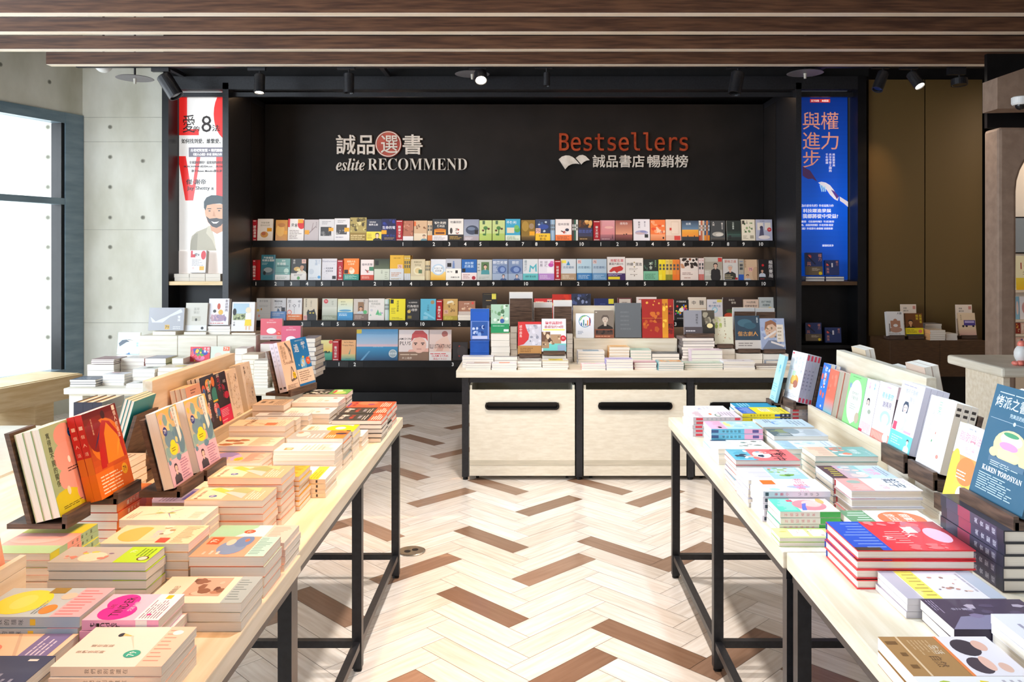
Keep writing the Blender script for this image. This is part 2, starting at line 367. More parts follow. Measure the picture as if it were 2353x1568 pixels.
root = thing('bookcase', 'long black bookcase with four display shelves and lettered header board', 'bookcase', (-.15, YS, 0)); rl = Rel(root)
SX0, SX1 = X(578, YS), X(1782, YS)
SH = [Z(554, YS), Z(645, YS), Z(737.5, YS), Z(830, YS)]
for z in SH:
    sh = rl.part('shelf', bx(SX0+.01, SX1-.01, YS+.01, YK, z-.03, z), BLACK)
    rl.part('shelf_lip', bx(SX0+.01, SX1-.01, YS-.01, YS+.01, z-.062, z+.004), BLACK, sh)
    b_ = rl.part('display_stop', bx(SX0+.03, SX1-.03, YS+.215, YS+.23, z, z+.1), BLACK, sh)
for i, z in enumerate(SH[:3]):
    for a, b in ((SX0+.1, -1.15), (-1.0, .35), (.5, SX1-.1)):
        rl.part('under_shelf_light', bx(a, b, YS+.3, YS+.312, z-.036, z-.0301), LEDU)
        area('under_shelf_led_light', ((a+b)/2, YS+.27, z-.04), (R(35), 0, 0), b-a, .02, 6.5, (1, .66, .42))
rl.part('header_board', bx(X(609, YK), X(1754, YK), YK, YK+.03, SH[0]+.0, Z(240, YK)), BPANEL)
rl.part('back_panel', bx(SX0, SX1, YK+.001, YK+.03, 0, SH[0]), BPANEL)
for a, b, sx in ((SX0, SX0+.005, 1), (SX1-.005, SX1, -1)): rl.part('side_panel', bx(a, b, YS-.02, YK, 0, Z(235, YS)), BPANEL)
mb = MB(); mb.prism([(SX0, YS, SH[3]-.06), (SX0, YS+.12, .12), (SX0, YK, .12), (SX0, YK, SH[3]-.06)], (SX1-SX0, 0, 0)); rl.part('base_front', mb, BPANEL)
mb = bx(SX0, SX1, YS+.06, YK, 0, .12); mb.box(X(987, YS), X(989, YS), YS+.055, YS+.06, .0, .12); rl.part('plinth', mb, BLACK)
for a, b in ((598, 930), (941, 1197), (1218, 1475), (1498, 1752)):
    y = 8.1; rl.part('light_strip', bx(X(a, y), X(b, y), y, y+.02, Z(221.5, y), Z(219, y)), LEDS)
rl.part('header_recess', bx(SX0+.005, SX1-.005, 8.88, 8.9, 2.9, 3.115), CEIL)

# ---- lettering on the header board
def letters(name, label, cat, s, px0, px1, py0, py1, m, fn=None, off=0, dep=.022, group=None):
    y = YK-.03; a, b, t, u = X(px0, y), X(px1, y), Z(py0, y), Z(py1, y); mb = MB(); y -= .0006
    put_text(mb, s, lambda p, q: (a+(b-a)*p, y, u+(t-u)*q), None, 0, fn, off, (0, .03, 0), 3)
    o = obj(name, mb, m); tag(o, label, cat, group); return o
G = 'characters of the recommendation sign'
for s, a, b, t, u, d in (('誠', 772, 817, 310, 355, 'first character, beside the disc'), ('品', 821, 861, 311, 355, 'three box character'), ('書', 925, 971, 309, 355, 'last character, beyond the disc')):
    letters('sign_character', 'ivory raised sign letter, '+d, 'sign letter', s, a, b, t, u, SILVER, None, .012, group=G)
root = thing('sign_disc', 'red round sign disc with ivory rim and character', 'sign', (X(893.5, YK), YK, Z(332, YK))); rl = Rel(root)
c = Vector((X(893.5, YK), YK, Z(332, YK))); r = 30*YK/F
mb = MB().tube(c+Vector((0, -.0006, 0)), c+Vector((0, -.03, 0)), r, n=48); rl.part('disc', mb, noise_mat('copper_disc', 'c25a48', 'a84030', (3, 3, 3), 4, .4))
mb = MB()
for k in range(48):
    a0, a1 = 2*math.pi*k/48, 2*math.pi*(k+1)/48
    f = lambda a, q, y: (c.x+q*math.cos(a), y, c.z+q*math.sin(a))
    for q0, q1 in ((r*.9, r*.97),):
        mb.face([f(a0, q0, YK-.034), f(a0, q1, YK-.034), f(a1, q1, YK-.034), f(a1, q0, YK-.034)]); mb.face([f(a0, q1, YK-.034), f(a0, q1, YK-.029), f(a1, q1, YK-.029), f(a1, q1, YK-.034)])
rl.part('rim', mb, SILVER)
mb = MB(); y = YK-.04; put_text(mb, '選', lambda p, q: (X(875, y)+(X(914, y)-X(875, y))*p, y, Z(352, y)+(Z(311, y)-Z(352, y))*q), None, 0, None, .006, (0, .011, 0), 3); rl.part('character', mb, SILVER)
letters('sign_word', 'ivory italic lowercase word under the recommendation characters', 'sign', serif_it('eslite'), 772, 838, 364, 392, SILVER, SERIF)
letters('sign_word', 'ivory serif capitals beside the italic word', 'sign', serif('RECOMMEND'), 845, 1073, 364, 391, SILVER, SERIF, -.008)
letters('sign_word', 'large copper red word above the open book emblem', 'sign', 'Bestsellers', 1285, 1581, 304, 347, COPPER, 'DejaVuSansMono.woff2', .006, .03)
letters('sign_word', 'small ivory character line beside the open book emblem', 'sign', '誠品書店', 1362, 1481, 356, 385, SILVER, None, .01)
letters('sign_word', 'small ivory three character word under the copper lettering end', 'sign', '暢銷榜', 1488, 1581, 356, 385, SILVER, None, .01)
mb = MB(); y = YK-.0306
def emb(pts): mb.prism([(X(a, y), y, Z(b, y)) for a, b in pts], (0, .03, 0))
emb([(1284, 366), (1291, 360), (1300, 357), (1308, 357.5), (1316, 361), (1321, 365), (1332, 377), (1324, 376), (1315, 377), (1306, 381), (1299, 389)])
emb([(1323, 363), (1331, 357), (1339, 356), (1346, 359), (1355, 368), (1348, 369), (1342, 372), (1336, 378)])
tag(obj('book_emblem', mb, SILVER), 'ivory open book emblem under the copper lettering', 'sign')

# ---- the two lit posters
def poster(name, label, x0, x1, y, py0, py1, draw):
    mb = MB(); a, b, t, u = x0, x1, Z(py0, y), Z(py1, y)
    mb.box(a, b, y, y+.02, u, t, (.9, .9, .9)); st = {'e': .0004}
    def PX(p): return X(p, y)
    def nxt(): st['e'] += .00015; return y-st['e']
    def poly(pts, col): yy = nxt(); mb.face([(min(b, max(a, PX(p))), yy, min(t-.0004, max(u+.0004, Z(q, y)))) for p, q in pts], hx(col))
    def rect(p0, q0, p1, q1, col): poly([(p0, q0), (p0, q1), (p1, q1), (p1, q0)], col)
    def ell(cx, cy, rx, ry, col, n=28, a0=0, a1=360): poly([(cx+rx*math.cos(R(a0+(a1-a0)*k/n)), cy+ry*math.sin(R(a0+(a1-a0)*k/n))) for k in range(n)], col)
    def text(s, p0, q0, p1, q1, col, fn=None, off=.008):
        yy = nxt(); put_text(mb, s, lambda u_, v_: (min(b-.001, max(a+.001, PX(p0)+(PX(p1)-PX(p0))*u_)), yy, Z(q1, y)+(Z(q0, y)-Z(q1, y))*v_), hx(col), 0, fn, 0 if off < .004 else .004)
        if off > .005: yy = nxt(); put_text(mb, s, lambda u_, v_: (min(b-.001, max(a+.001, PX(p0+.55)+(PX(p1+.55)-PX(p0+.55))*u_)), yy, Z(q1, y)+(Z(q0, y)-Z(q1, y))*v_), hx(col), 0, fn, .004)
    draw(poly, rect, ell, text)
    o = obj(name, mb, POSTER); return tag(o, label, 'poster')
def red_poster(poly, rect, ell, text):
    rect(405, 214, 530, 630, 'f1efec')
    poly([(411, 214), (430, 214), (430, 297), (457, 297), (457, 311), (411, 311)], 'ee2c28')
    ell(528, 262, 37, 62, 'ee2c28'); ell(538, 262, 22, 46, 'f1efec')
    poly([(411, 359), (427, 359), (438, 425), (443, 425), (452, 359), (461, 359), (444, 461), (426, 461), (411, 378)], 'ee2c28')
    rect(497, 359, 530, 461, 'ee2c28')
    text('愛', 420, 264, 448, 305, '221510', None, 0); text('的', 445, 290, 458, 302, '221510'); text('8', 463, 266, 486, 304, '221510', None, .0); text('法', 487, 287, 505, 302, '221510')
    text('如何找到愛、維繫愛、放下', 417, 319, 532, 330, '1c1c1c', None, .01)
    rect(434, 339, 530, 361, '6a6470'); text('古老吠陀智慧 × 現代關係科學', 438, 342, 524, 349, 'ffffff', None, .012); text('《僧人心態》作者 愛的力作', 444, 352, 510, 358, 'ffffff', None, .012)
    text('全球讀者期待！最實用的感情指南', 435, 370, 520, 377, '2a2020'); text('BLACKPINK成員Rosé、演員Lily Collins', 423, 380, 540, 386, '2a2020'); text('歌手Shawn Mendes都在讀！', 440, 390, 512, 396, '2a2020')
    text('傑‧謝帝', 428, 412, 473, 424, '1a1a1a', None, .012); text('Jay Shetty', 430, 428, 482, 439, '1a1a1a'); text('著', 485, 431, 491, 437, '1a1a1a')
    poly([(437, 576), (438, 556), (441, 543), (452, 533), (474, 524), (483, 519), (515, 519), (530, 524), (530, 576)], 'a39c86')
    poly([(437, 576), (440, 552), (448, 538), (455, 536), (453, 576)], '8f8873')
    poly([(484, 524), (491, 548), (498, 576), (530, 576), (530, 521)], 'f2f0ee'); poly([(478, 520), (485, 519), (493, 545), (497, 574), (488, 552), (474, 536)], 'b9b19b')
    poly([(482, 508), (486, 530), (499, 538), (516, 530), (520, 505)], 'c08a68')
    poly([(470, 476), (472, 494), (478, 511), (488, 522), (498, 524), (508, 519), (517, 506), (522, 488), (522, 470), (474, 468)], 'cf9a78')
    poly([(474, 497), (479, 511), (488, 521), (498, 524), (508, 519), (516, 508), (520, 496), (512, 503), (505, 503), (498, 501), (490, 502), (482, 503)], '2b211e')
    poly([(486, 509), (494, 511), (504, 509), (498, 514), (491, 514)], 'f7f2ee')
    poly([(469, 478), (469, 464), (475, 454), (486, 449), (500, 449), (514, 452), (524, 462), (524, 480), (519, 472), (506, 468), (490, 469), (476, 472), (473, 484)], '1d2b30')
    rect(477, 479, 486, 480.8, '2b211e'); rect(499, 478.5, 510, 480.3, '2b211e'); ell(482, 485, 2.6, 1.6, '3a3230', 12); ell(504, 484.5, 2.6, 1.6, '3a3230', 12); poly([(492, 484), (489, 497), (496, 498)], 'b98463')
    rect(405, 577, 530, 640, 'e8e0da')
poster('backlit_poster', 'lit white and red poster of a smiling bearded man', FL1+.006, PL1-.001, YP, 211, 640, red_poster)
def blue_poster(poly, rect, ell, text):
    for i in range(40):
        q = i/39; k = 1-abs(q-.62)/.62; rect(1830, 212+i*11, 1955, 212+(i+1)*11, '%02x%02x%02x' % (8, int(48+44*k), int(130+86*k)))
    rect(1861, 228, 1883, 236, 'd03028'); rect(1884, 228, 1907, 236, 'e0402c'); text('天下文化', 1863, 229.5, 1881, 234.5, 'ffffff'); text('85折起', 1888, 229.5, 1903, 234.5, 'ffffff')
    pk = 'e8987c'
    for s, p, q in (('權', 1886, 258), ('力', 1886, 304), ('與', 1844, 258), ('進', 1844, 304), ('步', 1844, 346)): text(s, p, q, p+40, q+40, pk, None, -.004)
    for s, p in (('科技變革與', 1912), ('共享繁榮之間的', 1904), ('千年辯證', 1896)):
        for i, c_ in enumerate(s): text(c_, p, 353+i*6.2, p+5.5, 358.4+i*6.2, 'e8e0f0')
    poly([(1843, 382), (1852, 388), (1860, 392), (1868, 404), (1877, 418), (1866, 411), (1856, 412), (1849, 408), (1843, 404)], '4a2c58')
    poly([(1879, 420), (1886, 418), (1896, 420), (1906, 426), (1914, 436), (1921, 447), (1926, 453), (1924, 462), (1916, 458), (1906, 448), (1898, 436), (1888, 428)], 'e9e2ea')
    for a in (0, 1, 2): poly([(1882+a*5, 425+a*2), (1885+a*5, 424+a*2), (1889+a*4, 440), (1887+a*4, 442)], 'a8d8f0')
    poly([(1908, 436), (1916, 440), (1926, 452), (1922, 458)], '5a3a8c'); poly([(1928, 452), (1948, 464), (1948, 476), (1938, 468), (1929, 462)], 'e8dce0')
    text('《為什麼會失敗》作者最新力作', 1838, 470, 1914, 476, 'e8ecff'); text('科技躍進發展', 1844, 480, 1908, 489, 'ffffff', None, .014); text('我都將從中受益?', 1843, 492, 1924, 502, 'ffffff', None, .014)
    text('‧ 選書 《金融時報》年度選書', 1836, 507, 1915, 512, 'e8ecff'); text('槍炮、病菌與鋼鐵》作者賈德‧戴蒙', 1834, 515, 1913, 520, 'e8ecff'); text('《正義》作者邁可‧桑德爾 重磅推薦', 1834, 523, 1912, 528, 'e8ecff')
    text('掃描看更多', 1888, 562, 1914, 567, 'e8ecff')
poster('backlit_poster', 'lit deep blue poster with robot hand and salmon characters', PR1+.001, FR0-.01, YP, 214, 643.5, blue_poster)

# ---- lamps on the track
def spotlamp(px, py0, py1, Y, tilt, twist, lit, desc, r=.045, L=.17):
    r *= 7.1/Y; L *= 7.1/Y; Y = 7.1; top = at(px, py0, Y); root = thing('track_spotlight', desc, 'spotlight', top, 'spotlights on the ceiling track'); rl = Rel(root)
    d = Vector((math.sin(R(twist))*math.sin(R(tilt)), -math.cos(R(twist))*math.sin(R(tilt)), -math.cos(R(tilt))))
    j = top+Vector((0, 0, -.035)); e = j+d*L
    rl.part('mount', MB().box(top.x-.1, top.x+.05, top.y-.02, top.y+.02, top.z+.0, 3.1259), STEEL)
    rl.part('stem', MB().tube(top+Vector((0, 0, .01)), j+d*.02, .008, n=10), STEEL)
    rl.part('lamp_head', MB().tube(j, e, r, rings=[(0, r*.9), (.03, r), (1, r), (1, r*.86), (.93, r*.8)], n=28), STEEL)
    rl.part('lens', MB().tube(j+d*(L*.93), j+d*(L*.94), r*.78, n=24), LAMPON if lit else DGLASS)
    if lit:
        s = spot('track_spot_light', tuple(e+d*.01), tuple(e+d*2), 30, SOFT, 60, .8, .03)
for a in ((376, 165, 0, 6.7, 32, 90, 0, 'wide grey track spotlight at the concrete wall end', .06, .2), (597, 163, 0, 7.05, 12, 10, 1, 'lit black spotlight above the red poster fin', .045, .165),
          (802, 160, 0, 7.1, 4, 0, 0, 'slim black spotlight above the recommendation characters', .045, .17), (1104, 160, 0, 7.0, 38, 8, 1, 'round lit spotlight beside the disc lamp, glaring yellow', .055, .09),
          (1256, 158, 0, 7.35, 4, 0, 0, 'smallest black spotlight, above the gap between both signs', .03, .12), (1696, 158, 0, 6.9, 16, -50, 0, 'large black spotlight tilted above the copper lettering end', .055, .19),
          (2030, 158, 0, 6.9, 28, -60, 0, 'black spotlight above the brown panels, unlit', .045, .17), (2094, 160, 0, 6.9, 35, 25, 1, 'black spotlight above the brown panels, lit', .045, .15),
          (2204, 172, 0, 6.9, 5, 0, 0, 'squat black spotlight in a wire yoke over the brown panels', .065, .055)):
    spotlamp(*a)
for px, py, Y, d in ((310, 181, 7.15, 'grey disc lamp in front of the concrete wall'), (1085, 171, 7.36, 'grey disc lamp beside the round lit spotlight'), (1850, 169, 7.15, 'grey disc lamp above the blue poster')):
    c = at(px, py, Y); root = thing('disc_lamp', d, 'ceiling lamp', c, 'disc lamps under the beams'); rl = Rel(root)
    rl.part('reflector', MB().tube(c, c+Vector((0, 0, .03)), .155, rings=[(0, .15), (.05, .155), (.3, .14), (1, .03)], n=36), mat('grey_reflector', '77757a', .4))
    rl.part('stem', MB().tube(c+Vector((0, 0, .025)), Vector((c.x, c.y, 4.3)), .009, n=12), STEEL)
    rl.part('bulb', MB().tube(c+Vector((0, 0, .0)), c+Vector((0, 0, -.045)), .014, .01, n=12), mat('dull_bulb', 'c8c4b8', .2))
c = at(238, 147, 7.3); root = thing('globe_lamp', 'white round lamp peeking under the beams near the concrete', 'lamp', c); rl = Rel(root)
rl.part('globe', MB().sphere(c, .078, n=24), WHITEP, smooth=True); rl.part('stem', MB().tube(c+Vector((0, 0, .06)), Vector((c.x, c.y, 4.3)), .01, n=8), STEEL)
c = at(2345, 232, 5.9); root = thing('dome_camera', 'white ceiling dome camera under the taupe bulkhead', 'security camera', c); rl = Rel(root)
rl.part('housing', MB().tube(c+Vector((0, 0, .03)), c+Vector((0, 0, -.03)), .058, rings=[(0, .05), (.1, .06), (.8, .06), (1, .052)], n=32), WHITEP)
rl.part('dome', MB().sphere(c+Vector((0, 0, -.03)), .036, n=20), DGLASS, smooth=True)

# ================================================================ tables
TZ = .746
def steel_table(label, y0, y1, xa, xb, ys, side):
    """xa: aisle edge, xb: far edge; ys: the leg lines"""
    lo, hi = min(xa, xb), max(xa, xb)
    root = thing('display_table', label, 'table', ((xa+xb)/2, (y0+y1)/2, 0), 'pale topped steel tables beside the aisle'); rl = Rel(root)
    rl.part('table_top', bx(lo, hi, y0, y1, TZ-.045, TZ), WOODY, bev=.003)
    q = .035; s = 1 if xb > xa else -1; xi = xa+s*.012; xo = xb-s*.012
    mb = MB()
    for u, v in ((xi, xi+s*.03), (xo-s*.03, xo)): mb.box(min(u, v), max(u, v), y0+.01, y1-.01, TZ-.075, TZ-.0455)
    for y in (y0+.01, y1-.04): mb.box(lo+.05, hi-.05, y, y+.03, TZ-.075, TZ-.0455)
    rl.part('apron', mb, STEEL)
    for y in ys:
        for u, v in ((xi, xi+s*q), (xo-s*q, xo)):
            l = rl.part('leg', bx(min(u, v), max(u, v), y, y+q, .012, TZ-.075), STEEL)
            c_ = (u+v)/2; rl.part('foot', MB().tube((c_, y+q/2, 0), (c_, y+q/2, .0125), .016, n=12), BLACK, l)
        rl.part('cross_rail', bx(min(xi+s*q, xo-s*q), max(xi+s*q, xo-s*q), y+.005, y+.03, .085, .11), STEEL)
    for a, b in zip(ys, ys[1:]):
        for u in (xi+s*.004, xo-s*.031): rl.part('side_rail', bx(min(u, u+s*.027), max(u, u+s*.027), a+q, b, .085, .11), STEEL)
steel_table('pale topped steel table under warm light, farther from the camera', 2.118, 3.89, -.595, -1.82, (2.125, 2.985, 3.845), -1)
steel_table('pale topped steel table under warm light, closest to the camera', .5, 2.113, -.585, -1.82, (.6, 1.2, 2.07), -1)
steel_table('pale topped steel table under cool light, farther from the camera', 2.136, 3.89, .66, 1.98, (2.142, 2.985, 3.845), 1)
steel_table('pale topped steel table under cool light, closest to the camera', .5, 2.131, .668, 2.05, (.6, 1.2, 2.08), 1)

def riser(label, y0, y1, xl, xr, zl, zt, m, bothsides=True):
    """double sided slope: xl ledge edge facing the aisle, xr ridge"""
    s = 1 if xr > xl else -1; root = thing('display_riser', label, 'display stand', (xr, (y0+y1)/2, TZ)); rl = Rel(root); W = abs(xr-xl)
    lo = min(xl, xr+s*W); hi = max(xl, xr+s*W)
    rl.part('base', bx(lo, hi, y0, y1, TZ, zl-.02), m, bev=.002)
    for xx in (xl, xr+s*(W)):
        rl.part('ledge_lip', bx(min(xx, xx+(s if xx == xl else -s)*.014), max(xx, xx+(s if xx == xl else -s)*.014), y0, y1, zl-.0195, zl+.006), m)
    mb = MB(); a = xr-s*.022; b = xr+s*.022
    mb.prism([(a, y0, zl-.02), (b, y0, zl-.02), (xr+s*.018, y0, zt), (xr-s*.018, y0, zt)], (0, y1-y0, 0)); rl.part('ridge_board', mb, m, bev=.002)
riser('pale sloped display ridge on the warm lit table', 2.905, 3.72, -1.205, -1.347, .832, 1.07, WOODY)
riser('pale sloped display ridge on the cool lit table', 2.86, 3.695, 1.253, 1.40, .835, 1.088, WOODY)
riser('pale display ridge end beside the mushroom cover book', 1.0, 1.85, -1.13, -1.27, .836, 1.0, WOODY)

# ---- counter with drawers
root = thing('display_counter', 'long counter with cream top, steel frame and pull out bins', 'counter', (.68, 5.85, 0)); rl = Rel(root)
cx0, cx1, cy0, cy1 = X(1048, 5.5), X(1862, 5.5), 5.5, 6.3; CZ = .737
rl.part('counter_top', bx(cx0, cx1, cy0, cy1, CZ-.048, CZ), WOODT, bev=.003)
fx = [X(1069, 5.52), X(1331, 5.52), X(1587, 5.52), X(1843, 5.52)]
for x in fx:
    l = rl.part('leg', bx(x-.022, x+.022, cy0+.02, cy0+.064, .02, CZ-.0485), STEEL); rl.part('foot', MB().tube((x, cy0+.04, 0), (x, cy0+.04, .0205), .018, n=12), BLACK, l)
    rl.part('leg', bx(x-.022, x+.022, cy1-.064, cy1-.02, 0, CZ-.0485), STEEL)
mb = MB()
for a, b in zip(fx, fx[1:]): mb.box(a+.022, b-.022, cy0+.03, cy0+.06, CZ-.085, CZ-.0485)
rl.part('apron', mb, STEEL)
rl.part('back_board', bx(cx0+.05, cx1-.05, cy1-.06, cy1-.045, .03, CZ-.05), BLACK)
for i, (a, b) in enumerate(zip(fx, fx[1:])):
    c = (a+b)/2; x0, x1 = a+.03, b-.03; z0, z1 = .03, .605
    root = thing('storage_bin', ('cream wooden bin under the counter end by the bookcase shelves', 'cream wooden bin in the middle of the counter', 'cream wooden bin partly hidden by the cool lit table')[i], 'bin', (c, 5.8, 0), 'pull out bins under the counter'); r2 = Rel(root)
    mb = MB(); hz = Z(933.5, 5.505); hw, hh = .245, .022
    y = cy0+.012                                    # front panel with a slot
    mb.box(x0, x1, y, y+.02, z0, hz-hh); mb.box(x0, x1, y, y+.02, hz+hh, z1); mb.box(x0, c-hw, y, y+.02, hz-hh, hz+hh); mb.box(c+hw, x1, y, y+.02, hz-hh, hz+hh)
    fr = r2.part('front_panel', mb, DRAWW)
    mb = MB()
    for s in (-1, 1):
        pts = [(c+s*(hw-hh+hh*math.cos(R(t))), y+.001, hz+hh*math.sin(R(t))) for t in range(-90, 91, 15)]
        pts = [(c+s*(hw+.001), y+.001, hz-hh), *[p for p in pts[:7]]] if 0 else pts
    # black oval grip: a rim and a dark recess
    rim = []
    def oval(rx, rz, yy): return [(c+(rx-rz)+rz*math.cos(R(t)), yy, hz+rz*math.sin(R(t))) for t in range(-90, 91, 15)]+[(c-(rx-rz)-rz*math.cos(R(t)), yy, hz-rz*math.sin(R(t))) for t in range(-90, 91, 15)]
    o1, o2 = oval(hw+.004, hh+.004, y-.012), oval(hw-.008, hh-.006, y-.012); o3 = oval(hw+.004, hh+.004, y+.001); o4 = oval(hw-.008, hh-.006, y+.03)
    n = len(o1)
    for k in range(n):
        q = (k+1) % n; mb.face([o1[k], o1[q], o2[q], o2[k]]); mb.face([o3[k], o3[q], o1[q], o1[k]]); mb.face([o2[k], o2[q], o4[q], o4[k]])
    mb.face(o4); r2.part('grip', mb, mat('black_plastic_grip', '0b0b0c', .22), fr)
    mb = MB(); y1 = 6.15
    for u in (x0, x1-.015): mb.box(u, u+.015, y+.02, y1, z0+.005, z1+.03)
    mb.box(x0, x1, y1, y1+.015, z0+.005, z1+.03); mb.box(x0+.015, x1-.015, y+.02, y1, z0+.005, z0+.02); r2.part('bin_body', mb, WHITEW)
    r2.part('kick_strip', bx(x0, x1, y-.002, y, z0+.07, z0+.105), noise_mat('faded_strip', 'd8ccb6', 'cabfa8', (2, 2, 20), 3, .5))
    for u in (x0+.05, x1-.05): r2.part('wheel', MB().tube((u-.01, y+.06, .0155), (u+.01, y+.06, .0155), .0155, n=14), BLACK)
# riser box on the counter
root = thing('display_step', 'cream stepped display board in the middle of the counter', 'display stand', (X(1437, 6), 5.98, CZ)); rl = Rel(root)
sx0, sx1 = X(1319, 5.95), X(1556, 5.95); SZ = Z(779, 5.95)
rl.part('step_front', bx(sx0, sx1, 5.95, 6.10, CZ, SZ), WOODT, bev=.002)
rl.part('step_back', bx(sx0, sx1, 6.1005, 6.13, CZ, Z(703, 6.1)), WOODT, bev=.002)

# ---- white table by the window
root = thing('white_table', 'distressed white table near the concrete wall, full of books', 'table', (-2.06, 5.2, 0)); rl = Rel(root)
wx0, wx1, wy0, wy1, WZ = -2.67, -1.44, 4.72, 5.66, TZ
rl.part('table_top', bx(wx0, wx1, wy0, wy1, WZ-.035, WZ), WHITEW, bev=.004)
rl.part('apron', bx(wx0+.02, wx1-.02, wy0+.02, wy1-.02, WZ-.045, WZ-.0355), WHITEW)
for x in (wx0+.02, wx1-.1):
    for y in (wy0+.02, wy1-.1): rl.part('leg', bx(x, x+.08, y, y+.08, 0, WZ-.0455), WHITEW, bev=.003)
rl.part('lower_shelf', bx(wx0+.1, wx1-.1, wy0+.06, wy1-.06, .42, .45), WHITEW)
rl.part('end_panel', bx(wx1-.03, wx1-.02, wy0+.1, wy1-.1, .02, WZ-.046), WHITEW)
root = thing('block_riser', 'row of three white wooden blocks on the white table', 'display stand', (-2.13, 5.35, WZ)); rl = Rel(root)
bz = Z(771.8, 5.2); xs = [X(p, 5.2) for p in (319.5, 408, 499, 589)]
for a, b in zip(xs, xs[1:]): rl.part('block', bx(a+.001, b-.001, 5.2, 5.48, WZ, bz), WHITEW, bev=.003)
BZ = bz
# lower grey white table along the window side, and the oak bench
root = thing('low_side_table', 'pale table beyond the dark book stands at the picture edge', 'table', (-2.3, 2.9, 0)); rl = Rel(root)
rl.part('table_top', bx(-2.75, -1.86, 2.3, 3.75, .70, TZ-.01), WHITEW, bev=.003)
for x in (-2.72, -1.93):
    for y in (2.33, 3.68): rl.part('leg', bx(x, x+.05, y, y+.05, 0, .70), WHITEW)
bd = Vector((-.24, -.97, 0)).normalized(); bn = Vector((bd.y, -bd.x, 0)); b0 = Vector((-3.88, 7.15, 0)); M = Matrix(((bd.x, -bn.x, 0, b0.x), (bd.y, -bn.y, 0, b0.y), (0, 0, 1, 0), (0, 0, 0, 1)))
if (M.to_3x3() @ Vector((0, 1, 0))).x > 0: M = Matrix(((bd.x, bn.x, 0, b0.x), (bd.y, bn.y, 0, b0.y), (0, 0, 1, 0), (0, 0, 0, 1)))
root = thing('oak_bench', 'thick light oak bench under the corner window', 'bench', b0); rl = Rel(root)
mb = MB(); mb.box(0, 2.6, 0, .03, .285, .475, None, 0, M); mb.box(0, 2.6, .03, .42, .445, .48, None, 0, M); mb.box(0, 2.6, .42, .45, .25, .48, None, 0, M); rl.part('seat', mb, OAK)
for t in (.27, 1.9): rl.part('leg', MB().box(t, t+.19, .04, .40, 0, .2495 if 0 else .444, None, 0, M), OAK)

# ---- floor socket
c = atz(945, 1268, 0); root = thing('floor_socket', 'round brushed steel floor socket with two cut outs', 'floor outlet', c); rl = Rel(root)
rl.part('cover_plate', MB().tube(c, c+Vector((0, 0, .006)), .072, rings=[(0, .072), (.6, .072), (1, .064)], n=40), CHROME)
mb = MB()
for s in (-1, 1):
    d = c+Vector((s*.018, s*.012, .0062)); mb.tube(d, d+Vector((0, 0, .0008)), .016, n=18)
rl.part('socket_hole', mb, BLACK)
